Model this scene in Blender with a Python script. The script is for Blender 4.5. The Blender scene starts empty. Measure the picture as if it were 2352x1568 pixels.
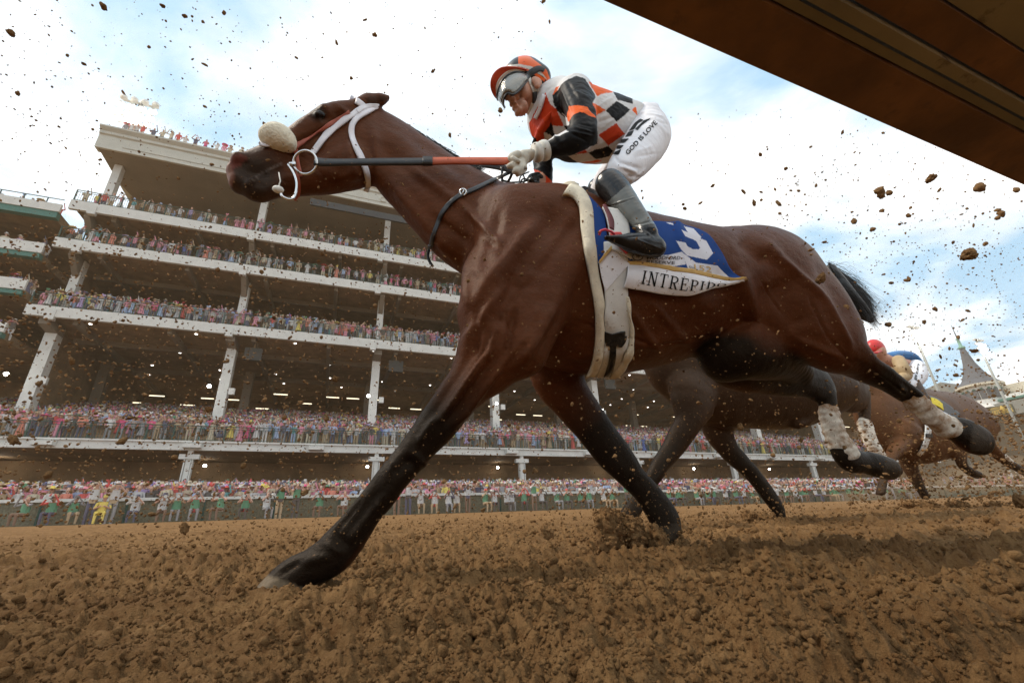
import bpy, math, random
import numpy as np
from mathutils import Vector, Matrix
from mathutils.bvhtree import BVHTree

rng = np.random.default_rng(7)
random.seed(7)
SC = bpy.context.scene
# ---------------------------------------------------------------- camera, sky, sun, exposure
YAW, PITCH, ROLL, FPX = math.radians(22.3328), math.radians(22.5367), math.radians(-2.46), 1016.28
CAM = np.array([0.0, 0.0, 0.17])
_f = np.array([math.sin(YAW)*math.cos(PITCH), math.cos(YAW)*math.cos(PITCH), math.sin(PITCH)])
_r = np.array([math.cos(YAW), -math.sin(YAW), 0.0]); _u = np.cross(_r, _f)
CR = _r*math.cos(ROLL)+_u*math.sin(ROLL); CU = -_r*math.sin(ROLL)+_u*math.cos(ROLL); CF = _f
cd = bpy.data.cameras.new('camera'); cam = bpy.data.objects.new('camera', cd); SC.collection.objects.link(cam)
cam.matrix_world = Matrix(((CR[0], CU[0], -CF[0], CAM[0]), (CR[1], CU[1], -CF[1], CAM[1]), (CR[2], CU[2], -CF[2], CAM[2]), (0, 0, 0, 1)))
cd.sensor_width = 36; cd.lens = FPX*36/2352; cd.clip_start = 0.02; cd.clip_end = 3000
SC.camera = cam
SC.view_settings.view_transform = 'Standard'; SC.view_settings.look = 'None'
SC.view_settings.exposure = 0.22; SC.view_settings.gamma = 1
SC.cycles.max_bounces = 5; SC.cycles.diffuse_bounces = 3; SC.cycles.glossy_bounces = 2; SC.cycles.transmission_bounces = 3
SC.cycles.use_denoising = True

SUN_EL, SUN_AZ = math.radians(52), math.radians(-72)      # azimuth measured from +Y (towards the stand) to the right
world = bpy.data.worlds.new('World'); SC.world = world; world.use_nodes = True
def build_world():
    nt = world.node_tree; N = nt.nodes; L = nt.links; N.clear()
    out = N.new('ShaderNodeOutputWorld'); bg = N.new('ShaderNodeBackground')
    sky = N.new('ShaderNodeTexSky'); sky.sky_type = 'NISHITA'; sky.sun_disc = False
    sky.sun_elevation = SUN_EL; sky.sun_rotation = SUN_AZ; sky.air_density = 1.2; sky.dust_density = 1.5
    bg.inputs[1].default_value = 0.15
    L.new(sky.outputs[0], bg.inputs[0])
    tc = N.new('ShaderNodeTexCoord')
    sep = N.new('ShaderNodeSeparateXYZ'); L.new(tc.outputs['Generated'], sep.inputs[0])
    # project the direction on a cloud deck: xy / (z + .12)
    ad = N.new('ShaderNodeMath'); ad.operation = 'ADD'; ad.inputs[1].default_value = 0.16; L.new(sep.outputs[2], ad.inputs[0])
    mx = N.new('ShaderNodeMath'); mx.operation = 'MAXIMUM'; mx.inputs[1].default_value = 0.05; L.new(ad.outputs[0], mx.inputs[0])
    dx = N.new('ShaderNodeMath'); dx.operation = 'DIVIDE'; L.new(sep.outputs[0], dx.inputs[0]); L.new(mx.outputs[0], dx.inputs[1])
    dy = N.new('ShaderNodeMath'); dy.operation = 'DIVIDE'; L.new(sep.outputs[1], dy.inputs[0]); L.new(mx.outputs[0], dy.inputs[1])
    cb = N.new('ShaderNodeCombineXYZ'); L.new(dx.outputs[0], cb.inputs[0]); L.new(dy.outputs[0], cb.inputs[1])
    n1 = N.new('ShaderNodeTexNoise'); n1.inputs['Scale'].default_value = 1.15; n1.inputs['Detail'].default_value = 9; n1.inputs['Roughness'].default_value = 0.55
    n1.inputs['Distortion'].default_value = 0.4
    L.new(cb.outputs[0], n1.inputs['Vector'])
    r1 = N.new('ShaderNodeMapRange'); r1.inputs[1].default_value = 0.41; r1.inputs[2].default_value = 0.57; L.new(n1.outputs[0], r1.inputs[0])
    n2 = N.new('ShaderNodeTexNoise'); n2.inputs['Scale'].default_value = 2.6; n2.inputs['Detail'].default_value = 6
    L.new(cb.outputs[0], n2.inputs['Vector'])
    r2 = N.new('ShaderNodeMapRange'); r2.inputs[1].default_value = 0.35; r2.inputs[2].default_value = 0.65; r2.inputs[3].default_value = 1.04; r2.inputs[4].default_value = 1.75; L.new(n2.outputs[0], r2.inputs[0])
    cl = N.new('ShaderNodeBackground'); cl.inputs[0].default_value = (1.0, 0.985, 0.955, 1); L.new(r2.outputs[0], cl.inputs[1])
    ms = N.new('ShaderNodeMath'); ms.operation = 'MULTIPLY_ADD'; ms.inputs[1].default_value = 0.92; ms.inputs[2].default_value = 0.08
    L.new(r1.outputs[0], ms.inputs[0])
    thin = N.new('ShaderNodeBackground'); thin.inputs[0].default_value = (.42, .74, 1.0, 1); thin.inputs[1].default_value = 1.0
    m0 = N.new('ShaderNodeMixShader'); m0.inputs[0].default_value = .78; L.new(bg.outputs[0], m0.inputs[1]); L.new(thin.outputs[0], m0.inputs[2])
    mix = N.new('ShaderNodeMixShader'); L.new(ms.outputs[0], mix.inputs[0]); L.new(m0.outputs[0], mix.inputs[1]); L.new(cl.outputs[0], mix.inputs[2])
    L.new(mix.outputs[0], out.inputs[0])
build_world()
sd = bpy.data.lights.new('sun', 'SUN'); sd.energy = 2.3; sd.angle = math.radians(8); sd.color = (1.0, 0.90, 0.76)
sun = bpy.data.objects.new('sun', sd); SC.collection.objects.link(sun)
_sdir = Vector((math.sin(SUN_AZ)*math.cos(SUN_EL), math.cos(SUN_AZ)*math.cos(SUN_EL), math.sin(SUN_EL)))
sun.rotation_euler = _sdir.to_track_quat('Z', 'Y').to_euler()

# ---------------------------------------------------------------- helpers: views and points
def rays(px, py):
    px = np.asarray(px, float); py = np.asarray(py, float)
    return CF*FPX + (px-1176.0)[..., None]*CR - (py-784.0)[..., None]*CU
def P(px, py, Y):                       # the point of the vertical plane y = Y seen at (px, py)
    v = rays(px, py); v = v/v[..., 1:2]
    return CAM + v*np.asarray(Y, float)[..., None] if np.ndim(Y) else CAM + v*Y
def project(p):
    q = np.asarray(p, float)-CAM; d = q@CF
    return np.stack([1176+FPX*(q@CR)/d, 784-FPX*(q@CU)/d], -1)
def mscale(px, py, Y, r):               # metres that r pixels span at that point
    return float(np.linalg.norm(P(px, py-r/2, Y)-P(px, py+r/2, Y)))

# ---------------------------------------------------------------- helpers: objects
def tag(o, label=None, cat=None, group=None, kind=None):
    if label: o['label'] = label
    if cat: o['category'] = cat
    if group: o['group'] = group
    if kind: o['kind'] = kind
    return o
def empty(name, loc=(0, 0, 0), label=None, cat=None, group=None):
    o = bpy.data.objects.new(name, None); SC.collection.objects.link(o); o.location = loc; o.empty_display_size = 0.1
    return tag(o, label, cat, group)
def link(name, me, parent=None):
    o = bpy.data.objects.new(name, me); SC.collection.objects.link(o)
    if parent is not None:
        o.parent = parent; o.matrix_parent_inverse = Matrix.Translation(parent.location).inverted() if parent.parent is None else (Matrix.Translation(parent.location) if False else Matrix.Identity(4))
    return o
def mesh_np(name, V, F, mats, parent=None, col=None, smooth=True, fm=None):
    """V (n,3), F (m,3|4) or list of such arrays"""
    me = bpy.data.meshes.new(name)
    Fs = F if isinstance(F, list) else [F]
    Fs = [np.asarray(f, np.int32) for f in Fs if len(f)]
    V = np.asarray(V, np.float32)
    loops = np.concatenate([f.ravel() for f in Fs]); tot = np.concatenate([np.full(len(f), f.shape[1], np.int32) for f in Fs])
    start = np.concatenate([[0], np.cumsum(tot)[:-1]]).astype(np.int32)
    me.vertices.add(len(V)); me.vertices.foreach_set('co', V.ravel())
    me.loops.add(len(loops)); me.loops.foreach_set('vertex_index', loops)
    me.polygons.add(len(tot)); me.polygons.foreach_set('loop_start', start)
    try: me.polygons.foreach_set('loop_total', tot)
    except Exception: pass
    if fm is not None: me.polygons.foreach_set('material_index', np.asarray(fm, np.int32))
    me.polygons.foreach_set('use_smooth', np.full(len(tot), bool(smooth)))
    me.update(calc_edges=True); me.validate()
    for m in (mats if isinstance(mats, (list, tuple)) else [mats]): me.materials.append(m)
    if col is not None:
        a = me.color_attributes.new('Col', 'FLOAT_COLOR', 'POINT')
        c4 = np.ones((len(V), 4), np.float32); c4[:, :3] = col; a.data.foreach_set('color', c4.ravel())
    return link(name, me, parent)
def srgb(r, g, b):
    f = lambda c: (c/255/12.92) if c/255 <= 0.04045 else ((c/255+0.055)/1.055)**2.4
    return (f(r), f(g), f(b))
class MB:                               # collects plain geometry for one mesh
    def __init__(s): s.v = []; s.f = []; s.m = []; s.n = 0
    def add(s, V, F, m=0):
        V = np.asarray(V, float).reshape(-1, 3); s.v.append(V)
        for f in F: s.f.append([i+s.n for i in f]); s.m.append(m)
        s.n += len(V); return s
    def box(s, a, b, m=0):
        x0, y0, z0 = a; x1, y1, z1 = b
        return s.add([(x0, y0, z0), (x1, y0, z0), (x1, y1, z0), (x0, y1, z0), (x0, y0, z1), (x1, y0, z1), (x1, y1, z1), (x0, y1, z1)],
                     [(0, 3, 2, 1), (4, 5, 6, 7), (0, 1, 5, 4), (1, 2, 6, 5), (2, 3, 7, 6), (3, 0, 4, 7)], m)
    def prism(s, poly, axis, a, b, m=0):  # polygon in the plane across the axis, from a to b along it
        n = len(poly); V = []
        for t in (a, b):
            for p, q in poly: V.append((t, p, q) if axis == 'x' else (p, t, q) if axis == 'y' else (p, q, t))
        F = [tuple(range(n))[::-1], tuple(range(n, 2*n))]+[(i, (i+1) % n, n+(i+1) % n, n+i) for i in range(n)]
        return s.add(V, F, m)
    def tube(s, pts, rad, seg=8, m=0, caps=True, flat=1.0, up=None):
        pts = [np.asarray(p, float) for p in pts]; n = len(pts); rad = [rad]*n if np.isscalar(rad) else rad
        V = []; prev = None
        for i, p in enumerate(pts):
            t = pts[min(i+1, n-1)]-pts[max(i-1, 0)]; t = t/(np.linalg.norm(t)+1e-12)
            if prev is None:
                a = np.array([0, 0, 1.0]) if up is None else np.asarray(up, float)
                if abs(t@a) > 0.95: a = np.array([1.0, 0, 0])
                prev = np.cross(a, t); prev /= np.linalg.norm(prev)
            prev = prev-t*(prev@t); prev /= np.linalg.norm(prev)+1e-12; b = np.cross(t, prev)
            for k in range(seg):
                a = 2*math.pi*k/seg; V.append(p+rad[i]*(math.cos(a)*prev*flat+math.sin(a)*b))
        F = [(i*seg+k, i*seg+(k+1) % seg, (i+1)*seg+(k+1) % seg, (i+1)*seg+k) for i in range(n-1) for k in range(seg)]
        if caps: F += [tuple(range(seg))[::-1], tuple(range((n-1)*seg, n*seg))]
        return s.add(V, F, m)
    def lathe(s, prof, c, seg=16, m=0):   # prof: (radius, z)
        c = np.asarray(c, float); V = []; n = len(prof)
        for r, z in prof:
            for k in range(seg): a = 2*math.pi*k/seg; V.append(c+np.array([r*math.cos(a), r*math.sin(a), z]))
        F = [(i*seg+k, i*seg+(k+1) % seg, (i+1)*seg+(k+1) % seg, (i+1)*seg+k) for i in range(n-1) for k in range(seg)]
        F += [tuple(range(seg))[::-1], tuple(range((n-1)*seg, n*seg))]
        return s.add(V, F, m)
    def ball(s, c, r, seg=12, rings=8, m=0):
        c = np.asarray(c, float); r = np.asarray([r]*3 if np.isscalar(r) else r, float); V = []
        for i in range(rings+1):
            t = math.pi*i/rings
            for k in range(seg): a = 2*math.pi*k/seg; V.append(c+r*np.array([math.sin(t)*math.cos(a), math.sin(t)*math.sin(a), math.cos(t)]))
        F = [(i*seg+k, (i+1)*seg+k, (i+1)*seg+(k+1) % seg, i*seg+(k+1) % seg) for i in range(rings) for k in range(seg)]
        return s.add(V, F, m)
    def torus(s, c, R, r, n1, n2, seg=28, sec=8, m=0):
        n1 = np.asarray(n1, float); n1 /= np.linalg.norm(n1); n2 = np.asarray(n2, float); n2 = n2-n1*(n1@n2); n2 /= np.linalg.norm(n2); ax = np.cross(n1, n2); V = []
        for i in range(seg):
            a = 2*math.pi*i/seg; d = math.cos(a)*n1+math.sin(a)*n2; p = np.asarray(c)+R*d
            for k in range(sec): b = 2*math.pi*k/sec; V.append(p+r*(math.cos(b)*d+math.sin(b)*ax))
        F = [(i*sec+k, i*sec+(k+1) % sec, ((i+1) % seg)*sec+(k+1) % sec, ((i+1) % seg)*sec+k) for i in range(seg) for k in range(sec)]
        return s.add(V, F, m)
    def build(s, name, mats, parent=None, smooth=False):
        me = bpy.data.meshes.new(name); V = np.concatenate(s.v) if s.v else np.zeros((0, 3))
        me.from_pydata(V.tolist(), [], s.f); 
        for m in (mats if isinstance(mats, (list, tuple)) else [mats]): me.materials.append(m)
        me.polygons.foreach_set('material_index', s.m)
        me.polygons.foreach_set('use_smooth', [smooth]*len(s.f)); me.update()
        return link(name, me, parent)

# ---------------------------------------------------------------- helpers: materials
def newmat(name):
    m = bpy.data.materials.new(name); m.use_nodes = True; nt = m.node_tree; b = nt.nodes['Principled BSDF']; return m, nt, b
def noise_node(nt, scale, detail=4, rough=0.55, coord='Object', stretch=None):
    tc = nt.nodes.new('ShaderNodeTexCoord'); n = nt.nodes.new('ShaderNodeTexNoise'); n.inputs['Scale'].default_value = scale
    n.inputs['Detail'].default_value = detail; n.inputs['Roughness'].default_value = rough
    if stretch:
        mp = nt.nodes.new('ShaderNodeMapping'); mp.inputs['Scale'].default_value = stretch
        nt.links.new(tc.outputs[coord], mp.inputs[0]); nt.links.new(mp.outputs[0], n.inputs['Vector'])
    else: nt.links.new(tc.outputs[coord], n.inputs['Vector'])
    return n
def ramp_between(nt, fac, c0, c1, lo=0.35, hi=0.65):
    r = nt.nodes.new('ShaderNodeMapRange'); r.inputs[1].default_value = lo; r.inputs[2].default_value = hi; nt.links.new(fac, r.inputs[0])
    mx = nt.nodes.new('ShaderNodeMix'); mx.data_type = 'RGBA'; nt.links.new(r.outputs[0], mx.inputs[0])
    for i, c in ((6, c0), (7, c1)):
        if isinstance(c, tuple): mx.inputs[i].default_value = (*c[:3], 1)
        else: nt.links.new(c, mx.inputs[i])
    return mx.outputs[2]
def bump(nt, b, height, strength=0.3, dist=0.01):
    bp = nt.nodes.new('ShaderNodeBump'); bp.inputs['Strength'].default_value = strength; bp.inputs['Distance'].default_value = dist
    nt.links.new(height, bp.inputs['Height']); nt.links.new(bp.outputs[0], b.inputs['Normal'])
def plain(name, c, rough=0.6, var=0.12, scale=12, metallic=0, dirt=0, bumps=0.0, bscale=200, bdist=0.002, sheen=0, spec=0.5, dirt_scale=9, dirtc=(0.22, 0.11, 0.045)):
    m, nt, b = newmat(name); n = noise_node(nt, scale, 5)
    out = ramp_between(nt, n.outputs[0], tuple(x*(1-var) for x in c), tuple(min(1, x*(1+var)) for x in c))
    if dirt:
        d = noise_node(nt, dirt_scale, 9, 0.72); out = ramp_between(nt, d.outputs[0], out, dirtc, 0.66-dirt*0.25, 0.72-dirt*0.12)
    nt.links.new(out, b.inputs['Base Color'])
    b.inputs['Roughness'].default_value = rough; b.inputs['Metallic'].default_value = metallic; b.inputs['Specular IOR Level'].default_value = spec
    if sheen: b.inputs['Sheen Weight'].default_value = sheen
    if bumps: q = noise_node(nt, bscale, 3); bump(nt, b, q.outputs[0], bumps, bdist)
    return m
def emit(name, c, s):
    m, nt, b = newmat(name); b.inputs['Base Color'].default_value = (*c, 1); b.inputs['Emission Color'].default_value = (*c, 1); b.inputs['Emission Strength'].default_value = s; return m

# ---------------------------------------------------------------- helpers: smooth bodies (distance field -> surface)
def crom(A, sub):
    A = np.asarray(A, float); n = len(A)
    if n < 3 or sub < 2: return A
    out = []
    for i in range(n-1):
        p0, p1, p2, p3 = A[max(i-1, 0)], A[i], A[i+1], A[min(i+2, n-1)]
        for k in range(sub):
            t = k/sub; out.append(0.5*((2*p1)+(-p0+p2)*t+(2*p0-5*p1+4*p2-p3)*t*t+(-p0+3*p1-3*p2+p3)*t**3))
    out.append(A[-1]); return np.array(out)
def fit(T, B, Y, w):
    """an ellipse in the plane across the limb whose outline is seen at T and B"""
    T = np.array(T, float); B = np.array(B, float); PT = P(T[0], T[1], Y); PB = P(B[0], B[1], Y)
    c = (PT+PB)/2; h = np.linalg.norm(PT-PB)/2; n = (PT-PB)/(2*h); h0 = h; e = (T-B)/np.linalg.norm(T-B); s = 2*h/np.linalg.norm(T-B)
    th = np.linspace(0, 2*math.pi, 48, endpoint=False); yy = np.array([0, 1.0, 0])
    for _ in range(8):
        ww = -w*h if w < 0 else w
        q = project(c+h*np.cos(th)[:, None]*n+ww*np.sin(th)[:, None]*yy)@e
        eT = T@e-q.max(); eB = B@e-q.min()
        c = c+n*s*(eT+eB)/2*0.9; h = max(0.35*h0, h+s*(eT-eB)/2*0.9)
    return [*c, h, (-w*h if w < 0 else w)]
def chain(st, sub=4, k=0.03, sub_=False, straight=True):
    """st: rows (Tx,Ty,Bx,By,Y,w)   ->   primitive"""
    st = [list(s) for s in st]; mid = np.array([[(s[0]+s[2])/2, (s[1]+s[3])/2] for s in st])
    for i, s in enumerate(st):            # keep only the part of T-B across the limb
        ax = mid[min(i+1, len(st)-1)]-mid[max(i-1, 0)]; ax = ax/(np.linalg.norm(ax)+1e-9); pr = np.array([ax[1], -ax[0]])
        d = np.array([s[0]-s[2], s[1]-s[3]]); q = d@pr; 
        if straight: s[0:2] = mid[i]+pr*q/2; s[2:4] = mid[i]-pr*q/2
    R = np.array([fit(s[0:2], s[2:4], s[4], s[5]) for s in st]); return dict(r=crom(R, sub), k=k, neg=sub_)
def fit2(x, y, r, Y, w):
    a = np.array(fit((x, y-r), (x, y+r), Y, w)); b = np.array(fit((x-r, y), (x+r, y), Y, w)); c = P(x, y, Y); h = (a[3]+b[3])/2
    return [*(a[:3]+b[:3]-c), h, (-w*h if w < 0 else w)]
def blob(x, y, r, Y, w=-1.0, k=0.03, neg=False, x2=None, y2=None, r2=None, Y2=None, w2=None):
    """ellipsoid (or tapered capsule) centred at a pixel, r pixels in radius"""
    rows = [fit2(x, y, r, Y, w)]
    if x2 is not None:
        Y2 = Y if Y2 is None else Y2; r2 = r if r2 is None else r2; w2 = w if w2 is None else w2
        rows.append(fit2(x2, y2, r2, Y2, w2))
    return dict(r=np.array(rows), k=k, neg=neg)
def body(prims, res, pad=0.03):
    lo = np.min([(p['r'][:, :3]-np.maximum(p['r'][:, 3:4], p['r'][:, 4:5])).min(0) for p in prims if not p['neg']], 0)-pad-0.02
    hi = np.max([(p['r'][:, :3]+np.maximum(p['r'][:, 3:4], p['r'][:, 4:5])).max(0) for p in prims if not p['neg']], 0)+pad+0.02
    n = np.ceil((hi-lo)/res).astype(int)+1; D = np.full(n, 0.5, np.float32)
    ax = [lo[i]+np.arange(n[i])*res for i in range(3)]
    def sl(a, b): 
        i0 = np.clip(np.floor((a-lo)/res).astype(int), 0, n-1); i1 = np.clip(np.ceil((b-lo)/res).astype(int)+1, 1, n); return i0, i1
    for p in prims:
        r = p['r']; m = p['k']+3*res; big = np.maximum(r[:, 3:4], r[:, 4:5])
        i0, i1 = sl((r[:, :3]-big).min(0)-m, (r[:, :3]+big).max(0)+m); S = np.full(i1-i0, 0.5, np.float32)
        segs = [(r[i], r[i+1]) for i in range(len(r)-1)] if len(r) > 1 else [(r[0], r[0])]
        for a, b in segs:
            bg = max(a[3], a[4], b[3], b[4])+m
            j0, j1 = sl(np.minimum(a[:3], b[:3])-bg, np.maximum(a[:3], b[:3])+bg)
            j0 = np.maximum(j0, i0); j1 = np.minimum(j1, i1)
            if (j1 <= j0).any(): continue
            X = ax[0][j0[0]:j1[0], None, None]; Yv = ax[1][None, j0[1]:j1[1], None]; Z = ax[2][None, None, j0[2]:j1[2]]
            dx, dz = b[0]-a[0], b[2]-a[2]; L2 = dx*dx+dz*dz+1e-12
            t = np.clip(((X-a[0])*dx+(Z-a[2])*dz)/L2, 0, 1)
            cx, cy, cz = a[0]+t*dx, a[1]+t*(b[1]-a[1]), a[2]+t*dz; h = a[3]+t*(b[3]-a[3]); w = a[4]+t*(b[4]-a[4])
            q = (X-cx)**2+(Z-cz)**2; y2 = (Yv-cy)**2
            k0 = np.sqrt(q/h**2+y2/w**2); k1 = np.sqrt(q/h**4+y2/w**4)+1e-9
            d = (k0*(k0-1)/k1).astype(np.float32)
            d = np.where(k0 < 0.05, -np.minimum(h, w), d)
            o0 = j0-i0; o1 = j1-i0; v = S[o0[0]:o1[0], o0[1]:o1[1], o0[2]:o1[2]]; np.minimum(v, d, out=v)
        V = D[i0[0]:i1[0], i0[1]:i1[1], i0[2]:i1[2]]; k = p['k']
        if p['neg']:
            h = np.clip(0.5-0.5*(V+S)/k, 0, 1); V[...] = V*(1-h)+(-S)*h+k*h*(1-h)
        else:
            h = np.clip(0.5+0.5*(S-V)/k, 0, 1); V[...] = S*(1-h)+V*h-k*h*(1-h)
    return nets(D, lo, res)
def nets(D, lo, res):
    s = D < 0; n = np.array(D.shape)-1
    C = [(i, j, k) for i in (0, 1) for j in (0, 1) for k in (0, 1)]
    def cut(A, c): return A[c[0]:c[0]+n[0], c[1]:c[1]+n[1], c[2]:c[2]+n[2]]
    cnt = np.zeros(n, np.uint8)
    for c in C: cnt += cut(s, c)
    act = (cnt > 0) & (cnt < 8); I = np.argwhere(act); idx = np.full(n, -1, np.int32); idx[act] = np.arange(len(I))
    vals = [D[I[:, 0]+c[0], I[:, 1]+c[1], I[:, 2]+c[2]] for c in C]; acc = np.zeros((len(I), 3)); m = np.zeros(len(I))
    for a in range(8):
        for b in range(a+1, 8):
            ca, cb = np.array(C[a]), np.array(C[b])
            if abs(ca-cb).sum() != 1: continue
            x = (vals[a] < 0) != (vals[b] < 0); t = np.where(x, vals[a]/np.where(x, vals[a]-vals[b], 1), 0)
            acc += np.where(x[:, None], ca+t[:, None]*(cb-ca), 0); m += x
    V = lo+(I+acc/m[:, None])*res; F = []
    for axis in range(3):
        o = [i for i in range(3) if i != axis]
        a = s.take(range(0, n[axis]), axis); b = s.take(range(1, n[axis]+1), axis); E = np.argwhere(a != b)
        E = E[(E[:, o[0]] > 0) & (E[:, o[1]] > 0) & (E[:, o[0]] < n[o[0]]) & (E[:, o[1]] < n[o[1]])]
        if not len(E): continue
        inside = s[tuple(E.T)]; q = []
        for d0, d1 in ((0, 0), (1, 0), (1, 1), (0, 1)):
            c = E.copy(); c[:, o[0]] -= d0; c[:, o[1]] -= d1; q.append(idx[tuple(c.T)])
        q = np.stack(q, 1); flip = inside if axis != 1 else ~inside
        q[~flip] = q[~flip][:, ::-1]; F.append(q)
    F = np.concatenate(F); F = F[(F >= 0).all(1)]; F = F[:, ::-1]
    return V, F
def vnormals(V, F):
    n = np.cross(V[F[:, 2]]-V[F[:, 0]], V[F[:, 3]]-V[F[:, 1]]) if F.shape[1] == 4 else np.cross(V[F[:, 1]]-V[F[:, 0]], V[F[:, 2]]-V[F[:, 0]])
    N = np.zeros_like(V)
    for i in range(F.shape[1]): np.add.at(N, F[:, i], n)
    return N/(np.linalg.norm(N, axis=1, keepdims=True)+1e-12)
def smooth_mesh(V, F, it=2, lam=0.5):
    e = np.concatenate([F[:, [i, (i+1) % F.shape[1]]] for i in range(F.shape[1])]); e = np.concatenate([e, e[:, ::-1]])
    deg = np.bincount(e[:, 0], minlength=len(V)).astype(float)
    for _ in range(it):
        A = np.stack([np.bincount(e[:, 0], weights=V[e[:, 1], i], minlength=len(V)) for i in range(3)], 1)/deg[:, None]; V = V+lam*(A-V)
    return V
def in_poly(p, poly):
    x, y = p[:, 0], p[:, 1]; r = np.zeros(len(p), bool); n = len(poly)
    for i in range(n):
        x0, y0 = poly[i]; x1, y1 = poly[(i+1) % n]
        if y0 == y1: continue
        c = ((y0 > y) != (y1 > y)) & (x < (x1-x0)*(y-y0)/(y1-y0)+x0); r ^= c
    return r
def seg_dist(p, a, b):
    a = np.array(a, float); b = np.array(b, float); ab = b-a; t = np.clip(((p-a)@ab)/(ab@ab), 0, 1); return np.linalg.norm(p-(a+t[:, None]*ab), axis=1), t
def vnoise(p, scale, octaves=4, seed=0, gain=0.5):
    """value noise, p (...,3|2) -> (-1..1)"""
    p = np.asarray(p, float)*scale; out = 0; amp = 1; tot = 0
    for o in range(octaves):
        i = np.floor(p).astype(np.int64); f = p-i; f = f*f*(3-2*f); d = p.shape[-1]; acc = 0
        for c in range(2**d):
            off = [(c >> k) & 1 for k in range(d)]; h = np.full(i.shape[:-1], seed*7919+o*104729+12345, np.int64); w = 1.0
            for k in range(d):
                h = (h ^ ((i[..., k]+off[k])*(73856093, 19349663, 83492791)[k])) & 0x7fffffff
                h = (h*1103515245+12345) & 0x7fffffff
                w = w*(f[..., k] if off[k] else 1-f[..., k])
            h = ((h >> 8) ^ h) & 0xffff
            acc = acc+w*(h/65535.0*2-1)
        out = out+amp*acc; tot += amp; amp *= gain; p = p*2.03+17.1
    return out/tot
# ================================================================= the track
def zg(Y): return np.where(Y < 28, 0.036*np.asarray(Y, float), 1.008)-0.0
def domes(p, f, seed, R=.62):
    q = p*f; i0 = np.floor(q).astype(np.int64); best = np.zeros(q.shape[:-1])
    for a in (-1, 0, 1):
        for b in (-1, 0, 1):
            c = i0+np.array([a, b]); h = (c[..., 0]*73856093 ^ c[..., 1]*19349663 ^ (seed*83492791)) & 0x7fffffff; h = (h*1103515245+12345) & 0x7fffffff; h = h ^ (h >> 11); r1 = ((h >> 3) & 1023)/1023; r2 = ((h >> 13) & 1023)/1023; r3 = ((h >> 21) & 1023)/1023
            d = (q[..., 0]-c[..., 0]-r1)**2+(q[..., 1]-c[..., 1]-r2)**2; rr = R*(.35+.75*r3); best = np.maximum(best, rr*np.sqrt(np.clip(1-d/rr**2, 0, 1))*(.5+.6*r2))
    return best/f
def track_height(X, Y, fine=True):
    X = np.asarray(X, float); Y = np.asarray(Y, float); p = np.stack([X, Y], -1); base = np.where(Y < 27.5, 0.036*Y, 0.99)
    far = np.clip(Y/6, 0, 1)
    row = 0.040*np.sin(Y*2*math.pi/0.42+1.2*vnoise(p, .6, 2, 4)+.8)*np.clip(1.2-Y/9, 0.1, 1)*(0.5+0.5*vnoise(p, .9, 2, 8))
    row = row+0.025*np.sin((Y+.10*X+.03*vnoise(p, 3, 2, 71))*2*math.pi/.145)*np.clip(vnoise(p*np.array([.5, 2.0]), 1.4, 2, 72)*2.2+.25, 0, 1)*np.clip(1.3-Y/3, 0, 1)
    big = 0.020*vnoise(p, 2.2, 3, 1)
    med = 0.034*(np.abs(vnoise(p, 7.5, 4, 2, .6))*2-.4)
    sm = 0.015*(1-np.abs(vnoise(p, 26, 4, 3, .62))*2.4)
    warp = np.stack([vnoise(p, 14, 2, 21), vnoise(p, 14, 2, 22)], -1)*.03
    cl = vnoise(p+warp, 38, 3, 6, .6); cl = np.where(cl > .02, np.sqrt(np.clip(cl-.02, 0, 1)), 0)*0.030
    wp = p+np.stack([vnoise(p, 30, 2, 23), vnoise(p, 30, 2, 24)], -1)*.012
    dm = domes(wp, 15, 1)*.7*np.clip(vnoise(p, 3, 2, 61)*2+.5, 0, 1)+domes(wp, 32, 2)*1.5*np.clip(vnoise(p, 5, 2, 62)*2+.8, .1, 1)+domes(wp, 62, 3)*1.5*np.clip(vnoise(p, 9, 2, 63)*2+.9, .3, 1)+domes(wp, 120, 4)*1.2
    patch = np.clip(vnoise(p, 1.1, 2, 31)*1.8+.75, .25, 1.25)
    amp = np.where(Y < 12, 1, np.clip(1-(Y-12)/16, .25, 1))*np.where(far > .5, 1.1-.35*far, 1)
    z = base+(row+big*.6+(med*.75+sm*.6+cl*.5)*patch+dm*.78)*amp
    # hoof print troughs and pushed-up dirt around the planted hooves
    hp = P(655, 1352, 1.28); dd = np.exp(-(((X-hp[0])/.17)**2+((Y-hp[1]+.05)/.13)**2)); dd = dd*.6; z = z*(1-dd)+(np.where(Y < 27.5, .036*Y, .99)+.6*(z-base)-.016)*dd
    return z-0.012
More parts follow.
